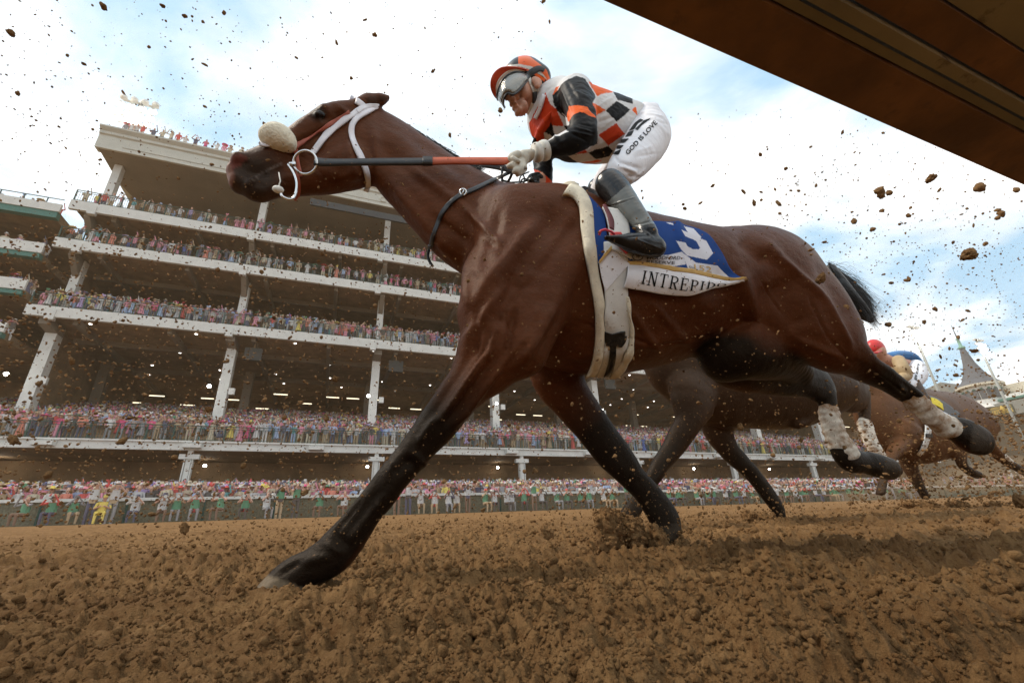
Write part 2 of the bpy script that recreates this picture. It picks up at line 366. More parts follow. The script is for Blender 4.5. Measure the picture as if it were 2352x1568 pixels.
def build_track():
    nr, na = 1150, 900; r = 0.16*np.exp(np.linspace(0, math.log(230/0.16), nr)); az = np.radians(np.linspace(-62, 100, na))
    r = 0.16*(520/0.16)**(np.linspace(0, 1, nr)**1.0)
    R, T = np.meshgrid(r, az, indexing='ij'); X = R*np.sin(T); Y = R*np.cos(T)-0.02
    Z = track_height(X, Y); 
    idx = np.arange(nr*na).reshape(nr, na); F = np.stack([idx[:-1, :-1], idx[:-1, 1:], idx[1:, 1:], idx[1:, :-1]], -1).reshape(-1, 4)[:, ::-1]
    m, nt, b = newmat('track_dirt')
    n1 = noise_node(nt, 3, 8, .65, 'Object', (.35, 2.2, 1)); n2 = noise_node(nt, 55, 6, .65)
    c = ramp_between(nt, n1.outputs[0], (.165, .086, .033), (.275, .155, .064), .36, .64); c = ramp_between(nt, n2.outputs[0], c, (.135, .064, .022), .46, .72)
    nt.links.new(c, b.inputs['Base Color']); b.inputs['Roughness'].default_value = .95; b.inputs['Specular IOR Level'].default_value = .15
    q = noise_node(nt, 160, 6, .7); bump(nt, b, q.outputs[0], 1.0, .009)
    global m_track; m_track = m
    t = mesh_np('ground', np.stack([X, Y, Z], -1).reshape(-1, 3), F, m); tag(t, kind='structure', label='harrowed brown dirt racetrack, churned up by hooves', cat='ground')
    mb = MB().box((-900, -300, -3), (1500, 900, -.35)); o = mb.build('ground', m); tag(o, kind='structure', label='ground beyond the racetrack', cat='ground')
build_track()
# ================================================================= the hero horse
def M(gx): return 1.33/(1+0.1*gx)         # distance of its middle plane, from the view slope gx
def A(cx, cy): return (459.4+0.29297*cx, 172.3+0.29297*cy)      # sketch coordinates of the head study
def head_row(cx, cy, r, Y, w):
    T = A(cx-0.522*r, cy-0.853*r); B = A(cx+0.522*r, cy+0.853*r); return (*T, *B, Y, w)
YH = 1.37
def Al0(l): return [A(*q) for q in l]
AA = A
hero = []
def cchain0(rows, k=.02, sub=4): return dict(r=crom([fit2(r[0], r[1], r[2], r[3], -r[4]) for r in rows], sub), k=k, neg=False)
hero.append(chain([  # barrel, from the breast to the buttocks
    (1316, 454, 1312, 852, 1.265, .25), (1345, 458, 1345, 856, 1.258, .275), (1400, 478, 1400, 853, 1.245, .29),
    (1500, 508, 1505, 832, 1.225, .295), (1610, 532, 1600, 800, 1.20, .29), (1700, 532, 1690, 785, 1.175, .27), (1775, 578, 1750, 775, 1.155, .225),
    (1825, 622, 1795, 750, 1.14, .18)], 5, .05))
hero.append(chain([(844, 236, 842, 425, YH, .075), (890, 259, 872, 436, YH, .075), (944, 290, 906, 460, 1.36, .08), (1005, 327, 940, 506, 1.35, .09), (1066, 367, 986, 556, 1.335, .11),
    (1125, 401, 1042, 614, 1.32, .13), (1180, 428, 1092, 650, 1.305, .15), (1236, 450, 1135, 685, 1.29, .17)], 4, .03))
hero += [blob(1158, 700, 68, 1.26, .11, .06)]
hero += [blob(*AA(850, 690), 36, YH, .046, .03), blob(*A(700, 750), 28, YH, .040, .03), blob(*A(1000, 620), 50, YH, .06, .03)]
# skull and jaw
hero.append(chain([head_row(1190, 330, 130, YH, .075), head_row(1010, 395, 165, YH, .095), head_row(860, 490, 165, YH, .088), head_row(710, 590, 148, YH, .07), head_row(570, 680, 158, YH, .06), head_row(430, 725, 152, YH, .058), head_row(320, 725, 112, YH, .052)], 4, .02))
hero.append(chain([head_row(1190, 700, 205, YH, .07), head_row(1010, 780, 160, YH, .066), head_row(820, 840, 120, YH, .05), head_row(660, 860, 105, YH, .045), head_row(510, 900, 95, YH, .04)], 4, .022))
def hb(cx, cy, r, Y, w=-1, k=.015, neg=False, **kw):
    x, y = A(cx, cy); kk = {}
    if 'cx2' in kw: x2, y2 = A(kw['cx2'], kw['cy2']); kk = dict(x2=x2, y2=y2, r2=kw.get('r2', r)*0.293, Y2=kw.get('Y2', Y))
    return blob(x, y, r*0.293, Y, w, k, neg, **kk)
hero += [hb(300, 850, 88, YH, .045, .03), hb(430, 905, 92, YH, .042, .03), hb(262, 760, 66, YH-.01, .034, .03),      # lips
    hb(975, 285, 58, YH-.075, .030, .015), hb(985, 290, 50, YH+.07, .030, .015),                         # brow ridges
    hb(1150, 690, 150, YH-.05, .035, .03), hb(700, 560, 45, YH-.05, .018, .02, cx2=980, cy2=420),       # cheek, facial crest
    hb(925, 315, 40, YH-.096, .016, .006), hb(300, 650, 55, YH-.045, .02, .012), hb(300, 650, 55, YH+.045, .02, .012)]
hero += [hb(282, 675, 46, YH-.066, .030, .010, True, cx2=355, cy2=650, r2=28),                         # nostril
    hb(290, 672, 40, YH+.066, .024, .010, True), hb(940, 275, 12, YH-.112, .012, .006, True, cx2=1010, cy2=300),
    hb(480, 830, 9, YH-.055, .014, .012, True, cx2=380, cy2=860), hb(610, 775, 8, YH-.058, .014, .012, True, cx2=480, cy2=830)  # mouth line
    ]
# ears
hero += [hb(1235, 235, 50, YH-.05, .022, .012, cx2=1330, cy2=205, r2=62), hb(1330, 205, 62, YH-.054, .020, .01, cx2=1415, cy2=190, r2=48), hb(1415, 190, 48, YH-.056, .016, .01, cx2=1494, cy2=180, r2=7)]
hero += [hb(1330, 212, 34, YH-.085, .022, .008, True, cx2=1440, cy2=198, r2=26)]
hero += [hb(1230, 235, 36, YH+.05, .020, .012, cx2=1330, cy2=215, r2=38), hb(1330, 215, 38, YH+.05, .016, .01, cx2=1420, cy2=205, r2=16)]
# shoulder and near fore leg
hero += [blob(1190, 500, 75, 1.16, .10, .06, x2=1130, y2=725, r2=80, Y2=1.13, w2=.10), blob(1210, 700, 95, 1.10, .085, .06, x2=1190, y2=800, r2=70, Y2=1.10, w2=.08),
    blob(1290, 520, 90, 1.12, .10, .08), blob(1250, 600, 70, 1.075, .06, .06)]
hero.append(chain([(1078, 740, 1215, 835, 1.13, .095), (1050, 800, 1195, 858, 1.14, .085), (1030, 850, 1140, 898, 1.15, .075), (1005, 890, 1100, 930, 1.165, .066), (965, 950, 1050, 992, 1.19, .054), (932, 998, 1005, 1037, 1.21, .046),
    (888, 1054, 980, 1066, 1.23, .045), (858, 1092, 944, 1104, 1.24, .040), (838, 1120, 909, 1152, 1.25, .032), (808, 1158, 880, 1186, 1.26, .030), (780, 1192, 859, 1220, 1.27, .032), (742, 1230, 829, 1268, 1.285, .040), (712, 1254, 800, 1304, 1.29, .038), (674, 1278, 740, 1332, 1.305, .034)], 4, .03))
hero.append(chain([(645, 1294, 716, 1344, 1.31, .038), (620, 1312, 706, 1366, 1.32, .048), (596, 1340, 690, 1396, 1.325, .058)], 3, .012))
hero.append(chain([(600, 1338, 640, 1372, 1.32, .045), (580, 1358, 612, 1384, 1.325, .045)], 3, .012))
# far fore leg
hero.append(chain([(1150, 700, 1330, 800, 1.42, .10), (1190, 790, 1350, 850, 1.46, .085), (1217, 866, 1350, 880, 1.47, .075), (1249, 915, 1366, 905, 1.48, .066), (1317, 993, 1408, 972, 1.49, .052), (1356, 1042, 1444, 1022, 1.50, .045), (1391, 1076, 1468, 1058, 1.50, .043),
    (1418, 1102, 1486, 1088, 1.50, .036), (1450, 1132, 1512, 1118, 1.50, .031), (1478, 1175, 1546, 1160, 1.50, .034), (1494, 1205, 1562, 1190, 1.50, .040), (1500, 1235, 1563, 1222, 1.50, .045)], 4, .03))
# near hind leg, stretched out behind
hero.append(chain([(1898, 600, 1690, 720, 1.03, .13), (1946, 664, 1740, 752, 1.01, .125), (1978, 726, 1802, 786, .995, .11), (1984, 772, 1862, 826, .985, .09), (2003, 816, 1938, 860, .975, .07), (2032, 836, 1984, 880, .967, .058), (2064, 862, 2034, 902, .96, .046),
    (2102, 890, 2072, 925, .955, .040), (2116, 903, 2093, 937, .952, .035), (2127, 917, 2109, 951, .95, .028), (2157, 944, 2136, 975, .945, .028), (2190, 962, 2163, 998, .94, .034), (2210, 974, 2188, 1010, .935, .031), (2230, 972, 2210, 1026, .93, .040), (2252, 982, 2232, 1034, .925, .046)], 4, .035))
# far hind leg, swinging through under the belly
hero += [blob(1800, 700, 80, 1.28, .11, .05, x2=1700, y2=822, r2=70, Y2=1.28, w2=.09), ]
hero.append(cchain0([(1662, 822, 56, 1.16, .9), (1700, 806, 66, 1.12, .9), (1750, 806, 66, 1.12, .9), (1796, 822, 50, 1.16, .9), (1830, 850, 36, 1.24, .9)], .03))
hero.append(chain([(1690, 800, 1668, 887, 1.28, .09), (1780, 822, 1745, 900, 1.285, .07), (1850, 832, 1829, 904, 1.285, .05), (1890, 848, 1864, 915, 1.285, .04), (1913, 888, 1880, 936, 1.285, .038), (1922, 935, 1886, 958, 1.285, .028), (1932, 976, 1895, 988, 1.285, .026), (1948, 1012, 1905, 1024, 1.285, .03),
    (1970, 1032, 1920, 1062, 1.285, .038), (1990, 1042, 1974, 1080, 1.285, .030), (2012, 1044, 1998, 1088, 1.285, .036), (2044, 1054, 2032, 1096, 1.285, .048)], 4, .03))
# withers
hero += [blob(1180, 446, 24, 1.29, .035, .05, x2=1320, y2=466, r2=26, Y2=1.265)]
hV, hF = body(hero, 0.008)
hV = smooth_mesh(hV, hF, 2, .5); hN = vnormals(hV, hF)
hpx = project(hV)
def relief(V, N, px, lines, mid, gain=1.8):         # shallow hollows (-) and ridges (+) of muscle on the near side
    side = np.clip((mid-V[:, 1])/0.06, 0, 1); D = np.zeros(len(V))
    for x0, y0, x1, y1, w, a in lines:
        d, t = seg_dist(px, (x0, y0), (x1, y1)); D += a*np.exp(-(d/w)**2)*np.clip(t*4+.35, 0, 1)*np.clip((1-t)*4+.35, 0, 1)
    return V+N*(D*side*gain)[:, None]
hV = relief(hV, hN, hpx, [(1290, 475, 1130, 700, 30, .012), (1240, 500, 1090, 690, 16, -.009), (1350, 560, 1270, 700, 26, -.010), (1270, 700, 1195, 835, 14, -.014), (1210, 620, 1160, 760, 45, .016),
    (1062, 800, 1165, 640, 12, -.010), (1010, 965, 1120, 810, 8, -.010), (1045, 975, 1160, 830, 7, -.009), (985, 960, 1090, 800, 12, .006), (1028, 970, 1140, 815, 9, .007),
    (1095, 640, 1130, 560, 20, -.008), (900, 425, 1045, 590, 14, -.012), (870, 330, 1040, 470, 22, .008), (930, 300, 1100, 420, 16, .006), (860, 300, 870, 420, 12, -.010),
    (1790, 590, 1900, 690, 9, -.008), (1900, 690, 1955, 800, 9, -.008), (1700, 545, 1770, 600, 16, .012), (1780, 640, 1840, 760, 40, .014), (1690, 620, 1740, 760, 24, -.016), (1760, 560, 1790, 590, 12, -.006),
    (1880, 600, 1960, 740, 18, .007), (1830, 780, 1930, 820, 9, -.006), (2010, 850, 2085, 905, 6, -.006), (1960, 830, 2060, 890, 9, .005),
    (1440, 700, 1520, 820, 9, -.004), (1500, 700, 1580, 790, 9, -.004), (1380, 700, 1450, 830, 9, -.004), (1300, 820, 1600, 770, 16, -.006), (1520, 600, 1640, 720, 30, -.006),
    (930, 1050, 950, 1075, 9, .006), (955, 1040, 975, 1070, 6, -.006), (905, 1060, 895, 1090, 6, -.004), (770, 1225, 800, 1255, 10, .005), (750, 1250, 785, 1270, 5, -.005), (830, 1150, 770, 1225, 4, .004), (690, 1290, 640, 1320, 6, .004), (2090, 905, 2105, 915, 6, .005), (2080, 900, 2060, 880, 5, -.005), (2130, 930, 2170, 970, 5, -.004), (1440, 1050, 1450, 1075, 8, .005), (960, 1020, 1000, 960, 8, -.007), (900, 1090, 940, 1060, 10, .004), (895, 1125, 800, 1245, 5, -.006), (868, 1128, 790, 1225, 6, .003), (700, 1290, 760, 1275, 9, -.004), (1420, 1060, 1470, 1090, 8, -.006), (1470, 1120, 1520, 1190, 5, -.006),
    (*A(700, 560), *A(1000, 420), 7, .006), (*A(640, 640), *A(960, 520), 9, -.006), (*A(1160, 520), *A(1210, 820), 9, -.007), (*A(1010, 640), *A(1130, 800), 22, .006), (*A(620, 700), *A(700, 820), 8, -.005), (*A(640, 712), *A(480, 785), 3.5, -.008), (*A(480, 785), *A(350, 868), 3.5, -.010),
    (*A(860, 330), *A(1000, 345), 7, .005), (*A(1080, 250), *A(1180, 330), 9, -.005), (*A(560, 880), *A(1000, 880), 7, -.005),
    (1215, 640, 1160, 700, 3, .004), (1160, 700, 1120, 790, 3, .004), (1160, 700, 1180, 780, 2.5, .003), (1120, 790, 1060, 880, 3, .004), (1060, 880, 1010, 960, 2.5, .004), (1240, 760, 1150, 850, 3, .004), (1330, 740, 1500, 790, 2.5, .004), (1500, 790, 1640, 770, 2.5, .003), (1400, 757, 1440, 830, 2, .003),
    (1860, 680, 1900, 770, 2.5, .004), (1900, 770, 1960, 840, 2.5, .004), (1960, 840, 2050, 895, 2.2, .003), (1750, 640, 1800, 720, 2.5, .003), (*A(760, 620), *A(900, 700), 3, .003), (*A(900, 700), *A(980, 820), 2.5, .003), (*A(700, 640), *A(820, 560), 2.5, .003), (*A(500, 660), *A(640, 640), 2.5, .003),
    (1150, 480, 1110, 620, 14, .008), (1330, 500, 1230, 640, 14, .007), (1100, 720, 1090, 810, 8, .008), (1140, 740, 1120, 830, 6, -.008), (1190, 700, 1160, 820, 8, .008), (1240, 700, 1190, 800, 8, -.006), (1080, 560, 1070, 700, 10, -.008), (1000, 500, 1080, 560, 10, .006), (940, 380, 1060, 470, 10, -.007), (1060, 470, 1150, 560, 9, -.008)], 1.36)
hV = hV+hN*(vnoise(hV, 9, 3, 3)*0.003+vnoise(hV, 30, 2, 9)*.0008)[:, None]
hpx = project(hV)
def horse_colour(V, px, base=(0.086, 0.0242, 0.0080), black=(0.0095, 0.0056, 0.0036), legs=(), face=None):
    n = vnoise(V, 5, 4, 11)[:, None]; c = np.tile(np.array(base), (len(V), 1))*(1+0.25*n)
    for a, b, ra, rb, soft0 in legs:            # black points, and shade painted on the far thigh: distance from a leg line
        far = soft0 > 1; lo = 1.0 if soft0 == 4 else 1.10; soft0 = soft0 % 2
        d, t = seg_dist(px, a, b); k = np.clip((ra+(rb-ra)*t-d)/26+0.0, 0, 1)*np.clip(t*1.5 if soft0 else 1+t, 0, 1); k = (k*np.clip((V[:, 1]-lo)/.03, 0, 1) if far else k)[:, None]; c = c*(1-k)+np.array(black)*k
    return c
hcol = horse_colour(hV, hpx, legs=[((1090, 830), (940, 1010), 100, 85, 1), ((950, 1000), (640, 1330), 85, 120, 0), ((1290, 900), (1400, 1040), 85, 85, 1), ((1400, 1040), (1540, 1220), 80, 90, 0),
    ((1940, 810), (2080, 900), 60, 60, 1), ((2070, 890), (2270, 1010), 60, 60, 0), ((1640, 850), (1900, 880), 95, 55, 3), ((1650, 825), (1810, 825), 74, 62, 4), ((1880, 880), (1950, 1060), 60, 60, 2), ((1940, 1050), (2060, 1080), 60, 50, 2)])  # the far thigh is not black itself: shade under the belly painted in
def paint(px, col, poly, c, soft=None, a=1.0):
    k = in_poly(px, poly)*a; return col*(1-k[:, None])+np.array(c)*k[:, None]
_hd = np.linalg.norm((hpx-np.array(A(420, 800)))*np.array([1, 1]), axis=1); k = np.clip((95-_hd)/60, 0, 1)[:, None]; hcol = hcol*(1-k)+np.array((.034, .022, .017))*k
_hd = np.linalg.norm(hpx-np.array(A(925, 300)), axis=1); k = np.clip((26-_hd)/16, 0, 1)[:, None]; hcol = hcol*(1-k)+np.array((.015, .010, .008))*k
_hd = np.linalg.norm(hpx-np.array(A(290, 672)), axis=1); k = np.clip((15-_hd)/6, 0, 1)[:, None]; hcol = hcol*(1-k)+np.array((.24, .075, .055))*k
_hd = np.linalg.norm((hpx-np.array(A(235, 790)))/np.array([1, 2.2]), axis=1); k = np.clip((12-_hd)/7, 0, 1)[:, None]*.7; hcol = hcol*(1-k)+np.array((.30, .13, .09))*k
nmask = hV[:, 1] < YH
k = in_poly(hpx, Al0([(195, 655), (235, 630), (300, 618), (375, 632), (370, 665), (320, 700), (262, 742), (215, 720)])) & nmask; hcol[k] = np.array((.13, .040, .032))
k = in_poly(hpx, Al0([(190, 660), (215, 655), (250, 740), (262, 790), (245, 880), (215, 850), (200, 760)])) & nmask; hcol[k] = np.array((.20, .095, .07))
d1, _t = seg_dist(hpx, A(640, 695), A(490, 765)); d2, _t = seg_dist(hpx, A(490, 765), A(365, 845)); k = np.clip(1-np.minimum(d1, d2)/3.2, 0, 1)*nmask; hcol = hcol*(1-k[:, None])+np.array((.13, .10, .085))*k[:, None]
for hp_ in ([(2236, 972), (2256, 972), (2280, 1000), (2275, 1040), (2226, 1036)], [(2034, 1050), (2052, 1046), (2080, 1072), (2066, 1100), (2024, 1096)], [(1490, 1212), (1570, 1200), (1575, 1260), (1490, 1260)]):
    k = in_poly(hpx, hp_); hcol[k] = np.array((.045, .032, .022))*(1+.35*vnoise(hV[k], 70, 3, 8)[:, None])
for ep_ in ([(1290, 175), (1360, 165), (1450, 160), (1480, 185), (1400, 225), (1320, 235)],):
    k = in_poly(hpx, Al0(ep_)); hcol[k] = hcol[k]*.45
# near fore hoof: pale horn
k = in_poly(hpx, [(617, 1312), (700, 1352), (705, 1380), (560, 1380), (565, 1350)]) & (hV[:, 1] < 1.45)
kk = np.clip(((hpx[:, 0]-617)*0.35+1318-hpx[:, 1])/-5, 0, 1)*k; hcol = hcol*(1-kk[:, None])+(np.array((.135, .10, .065))*(1+.3*vnoise(hV, 60, 3, 5)[:, None]))*kk[:, None]
m_coat, nt, b = newmat('horse_coat')
va = nt.nodes.new('ShaderNodeVertexColor'); va.layer_name = 'Col'
hn = noise_node(nt, 60, 6, .7, 'Object', (0.35, 1, 1.3)); hv = nt.nodes.new('ShaderNodeHueSaturation'); nt.links.new(va.outputs[0], hv.inputs['Color'])
mr = nt.nodes.new('ShaderNodeMapRange'); mr.inputs[3].default_value = 0.5; mr.inputs[4].default_value = 1.5; nt.links.new(hn.outputs[0], mr.inputs[0]); nt.links.new(mr.outputs[0], hv.inputs['Value'])
dn = noise_node(nt, 38, 8, .8); out = ramp_between(nt, dn.outputs[0], hv.outputs[0], (.20, .10, .045), .63, .67)
nt.links.new(out, b.inputs['Base Color']); b.inputs['Roughness'].default_value = .45; b.inputs['Specular IOR Level'].default_value = .15
b.inputs['Specular Tint'].default_value = (1, .76, .52, 1); b.inputs['Sheen Roughness'].default_value = .4
h2 = noise_node(nt, 300, 4, .7, 'Object', (.22, 1, 1)); h3 = noise_node(nt, 32, 6, .65)
ad = nt.nodes.new('ShaderNodeMath'); ad.operation = 'MULTIPLY_ADD'; ad.inputs[1].default_value = 4.0; nt.links.new(h3.outputs[0], ad.inputs[0]); nt.links.new(h2.outputs[0], ad.inputs[2])
bump(nt, b, ad.outputs[0], .6, .002)
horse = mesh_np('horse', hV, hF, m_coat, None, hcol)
tag(horse, 'bay racehorse at full gallop in the foreground, black legs, ridden by the checkered jockey', 'horse', 'galloping racehorses')
hero_bvh = BVHTree.FromPolygons([tuple(v) for v in hV], [tuple(int(i) for i in f) for f in hF])
# ================================================================= the jockey on the hero horse
def J(x, y): return (1091+.21972*x, 114.8+.21972*y)
def K(x, y): return (1091+.10984*x, 114.8+.10984*y)
def LC(x, y): return (1148.4+.12207*x, 321.6+.12207*y)
def bl(f, sc):
    def g(x, y, r, Y, w=-1, k=.02, neg=False, to=None):
        a = f(x, y); kw = {}
        if to: b = f(to[0], to[1]); kw = dict(x2=b[0], y2=b[1], r2=(to[2] if len(to) > 2 else r)*sc, Y2=(to[3] if len(to) > 3 else Y))
        return blob(a[0], a[1], r*sc, Y, w, k, neg, **kw)
    return g
jb, kb, lb = bl(J, .21972), bl(K, .10984), bl(LC, .12207)
def cchain(f, sc, rows, k=.02, sub=4, wr=None):
    R = []
    for r in rows:
        x, y = f(r[0], r[1]); R.append(fit2(x, y, r[2]*sc, r[3], -(r[4] if len(r) > 4 else 1.0)))
    return dict(r=crom(R, sub), k=k, neg=False)
def Jt(l): return [J(*p) for p in l]
def Kt(l): return [K(*p) for p in l]
def bvh_of(V, F): return BVHTree.FromPolygons([tuple(v) for v in V], [tuple(int(i) for i in f) for f in F])
def hit(bvhs, px, py, off=0.0, Yd=None):
    d = Vector(rays(px, py)).normalized(); o = Vector(CAM); best = None
    for b in (bvhs if isinstance(bvhs, (list, tuple)) else [bvhs]):
        h = b.ray_cast(o, d)
        if h[0] is not None and (best is None or h[3] < best[3]): best = h
    if best is None: return None if Yd is None else (np.array(P(px, py, Yd-off)), np.array([0, -1.0, 0]))
    n = np.array(best[1]); 
    if n@np.array(d) > 0: n = -n
    return np.array(best[0])+n*off, n
def resample(pts, n):
    pts = np.array(pts, float); L = np.concatenate([[0], np.cumsum(np.linalg.norm(np.diff(pts[:, :2], axis=0), axis=1))]); t = np.linspace(0, L[-1], n)
    return np.stack([np.interp(t, L, pts[:, i]) for i in range(pts.shape[1])], 1)
def smoothpts(pts, n): return resample(crom(pts, 6), n)
def drape(bvhs, edgeA, edgeB, nu, nv, off=.004, th=.004, bulge=None, Yd=None, relax=4):
    """a sheet between two pixel outlines laid over a body; returns grid (nu,nv,3), normals"""
    A_, B_ = smoothpts(edgeA, nu), smoothpts(edgeB, nu); G = np.zeros((nu, nv, 3)); N = np.zeros((nu, nv, 3)); Y0 = Yd
    for i in range(nu):
        for j in range(nv):
            v = j/(nv-1); q = A_[i]*(1-v)+B_[i]*v; h = hit(bvhs, q[0], q[1], 0)
            if h is not None and Y0 is not None and i+j > 0 and abs(h[0][1]-Y0) > .22: h = None
            if h is None:
                yy = Y0 if Y0 is not None else 1.2
                if len(q) > 2: yy = q[2]
                G[i, j] = P(q[0], q[1], yy); N[i, j] = (0, -1, 0)
            else: G[i, j], N[i, j] = h; Y0 = h[0][1]
    for _ in range(relax):
        for X in (G, N):
            C = X.copy(); C[1:-1] = (X[:-2]+2*X[1:-1]+X[2:])/4; D = C.copy(); D[:, 1:-1] = (C[:, :-2]+2*C[:, 1:-1]+C[:, 2:])/4; X[...] = D
    N /= np.linalg.norm(N, axis=2, keepdims=True)+1e-9
    for i in range(nu):
        for j in range(nv): G[i, j] += N[i, j]*(off+(bulge(i/(nu-1), j/(nv-1)) if bulge else 0))
    return G, N
def sheet(name, G, N, th, mats, parent=None, fm=None, col=None):
    nu, nv = G.shape[:2]; V = np.concatenate([(G+N*th).reshape(-1, 3), (G-N*th*.2).reshape(-1, 3)]); k = nu*nv; idx = np.arange(k).reshape(nu, nv)
    T = np.stack([idx[:-1, :-1], idx[1:, :-1], idx[1:, 1:], idx[:-1, 1:]], -1).reshape(-1, 4)
    e = np.concatenate([idx[:, 0], idx[-1, 1:], idx[::-1, -1][1:], idx[0, ::-1][1:]]); S = np.stack([e[:-1], e[1:], e[1:]+k, e[:-1]+k], 1)
    F = np.concatenate([T, T[:, ::-1]+k, S[:, ::-1]])
    if fm is not None: fm = np.concatenate([fm, fm, np.zeros(len(S), int)])
    return mesh_np(name, V, F, mats, parent, (np.concatenate([col, col]) if col is not None else None), True, fm)
def strap(name, bvhs, pts, width, mat, parent=None, off=.003, th=.003, n=40, Yd=None, nv=4):
    """a flat strap along pixel points (x, y[, Y if it hangs free]), width in pixels"""
    p = smoothpts(pts, n); t = np.gradient(p[:, :2], axis=0); t /= np.linalg.norm(t, axis=1, keepdims=True)+1e-9; nn = np.stack([t[:, 1], -t[:, 0]], 1)
    w = width if np.ndim(width) else [width, width]; ww = np.interp(np.linspace(0, 1, n), np.linspace(0, 1, len(w)), w)[:, None]/2
    a = p.copy(); b = p.copy(); a[:, :2] += nn*ww; b[:, :2] -= nn*ww
    Y0 = Yd; G = np.zeros((n, nv, 3)); N = np.zeros((n, nv, 3)); ymax = max([q[2] for q in pts if len(q) > 2] or [9])
    for i in range(n):
        for j in range(nv):
            v = j/(nv-1); q = a[i]*(1-v)+b[i]*v; free = len(q) > 2 and q[2] > .97*ymax; h = hit(bvhs, q[0], q[1], 0) if (bvhs is not None and not free) else None
            if h is not None and Y0 is not None and (i+j > 0) and abs(h[0][1]-Y0) > .12: h = None
            if h is None: G[i, j] = P(q[0], q[1], q[2] if free else (Y0 if Y0 is not None else 1.2)); N[i, j] = (0, -1, 0)
            else: G[i, j], N[i, j] = h; Y0 = h[0][1]
    for _ in range(3):
        for X in (G, N): C = X.copy(); C[1:-1] = (X[:-2]+2*X[1:-1]+X[2:])/4; X[...] = C
    N /= np.linalg.norm(N, axis=2, keepdims=True)+1e-9; G = G+N*off
    return sheet(name, G, N, th, mat, parent)

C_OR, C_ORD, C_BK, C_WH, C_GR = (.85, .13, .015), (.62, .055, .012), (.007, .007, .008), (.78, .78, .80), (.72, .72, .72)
m_skin = plain('skin', (.52, .26, .17), .5, .12, 30, bumps=.15, bscale=300, bdist=.0008, dirt=.25, dirt_scale=60)
def colmat(name, rough=.6, spec=.14, bscale=500, bstr=.25, bdist=.0008, dirt=.0, sheen=.1, dirt_scale=40, wr=0.0):
    m, nt, b = newmat(name); va = nt.nodes.new('ShaderNodeVertexColor'); va.layer_name = 'Col'; out = va.outputs[0]
    n = noise_node(nt, 25, 4); hs = nt.nodes.new('ShaderNodeHueSaturation'); mr = nt.nodes.new('ShaderNodeMapRange'); mr.inputs[3].default_value = .85; mr.inputs[4].default_value = 1.12
    nt.links.new(n.outputs[0], mr.inputs[0]); nt.links.new(mr.outputs[0], hs.inputs['Value']); nt.links.new(out, hs.inputs['Color']); out = hs.outputs[0]
    if dirt: d = noise_node(nt, dirt_scale, 9, .75); out = ramp_between(nt, d.outputs[0], out, (.20, .10, .045), .74-dirt*.2, .78-dirt*.15)
    nt.links.new(out, b.inputs['Base Color']); b.inputs['Roughness'].default_value = rough; b.inputs['Sheen Weight'].default_value = 0; b.inputs['Specular IOR Level'].default_value = spec
    q = noise_node(nt, bscale, 3); w = noise_node(nt, 22, 3, .5, 'Object', (1, .5, 1)); ad = nt.nodes.new('ShaderNodeMath'); ad.operation = 'MULTIPLY_ADD'; ad.inputs[1].default_value = wr; nt.links.new(w.outputs[0], ad.inputs[0]); nt.links.new(q.outputs[0], ad.inputs[2])
    bump(nt, b, ad.outputs[0], bstr, bdist); return m
m_silk = colmat('checkered_silks', .5, dirt=.12, wr=9); m_paint = colmat('painted_shell', .28, .4, dirt=.15, bstr=.05)
m_white = plain('white_cloth', (.80, .80, .84), .7, .06, 20, dirt=.12, dirt_scale=18, bumps=.3, bscale=35, bdist=.004)
m_boot = plain('black_boot_leather', (.012, .012, .012), .22, .3, 20, dirt=.22, dirt_scale=25)
m_glove = plain('pale_glove', (.56, .52, .43), .65, .12, 40, bumps=.3, bscale=260, bdist=.0008, dirt=.1, dirt_scale=50)
m_black = plain('black_strap', (.014, .014, .015), .4, .3, 60, dirt=.15, dirt_scale=60)
m_cuff = plain('white_wrap', (.70, .68, .62), .7, .08, 60, dirt=.15, dirt_scale=30)

jockey = empty('person', P(*J(1500, 1000), 1.2).tolist(), 'jockey in orange, black and white checkered silks crouched over the foreground bay horse', 'person', 'jockeys riding in the race')
def at_world(o, parent):
    o.parent = parent; o.matrix_parent_inverse = Matrix.Translation(parent.location).inverted(); return o
def jk(o): return at_world(o, jockey)
# body: head, neck, trunk and limbs in one skin
YJ = 1.265
skin = [kb(1040, 640, 430, YJ, .076, .03), kb(930, 860, 310, YJ-.008, .064, .03), kb(1120, 1040, 250, YJ-.002, .055, .03), kb(960, 1210, 165, YJ-.022, .036, .03), kb(905, 1290, 90, YJ-.03, .024, .02),
    kb(800, 800, 60, YJ-.035, .020, .02, to=(672, 985, 52, YJ-.045)), kb(730, 985, 52, YJ-.052, .015, .012), kb(790, 1085, 78, YJ-.036, .026, .015), kb(830, 1180, 62, YJ-.036, .022, .012),
    kb(1010, 860, 120, YJ-.055, .022, .03), kb(1290, 660, 100, YJ-.082, .012, .012), kb(1300, 760, 60, YJ-.080, .012, .01),
    kb(735, 990, 18, YJ-.068, .008, .004, True), kb(800, 1125, 14, YJ-.064, .012, .006, True, to=(870, 1070)), kb(1270, 665, 50, YJ-.098, .010, .008, True), kb(880, 1225, 18, YJ-.060, .015, .012, True)]
skin.append(cchain(K, .10984, [(1220, 900, 260, YJ, .9), (1380, 1120, 290, YJ, .9), (1560, 1300, 340, YJ, 1), (1800, 1450, 500, YJ, 1.2)], .03))
skin.append(cchain(J, .21972, [(900, 600, 120, YJ, 1.5), (1150, 740, 190, YJ, 1.4), (1450, 800, 190, YJ-.01, 1.3), (1720, 850, 110, YJ-.01, 1.3)], .03))
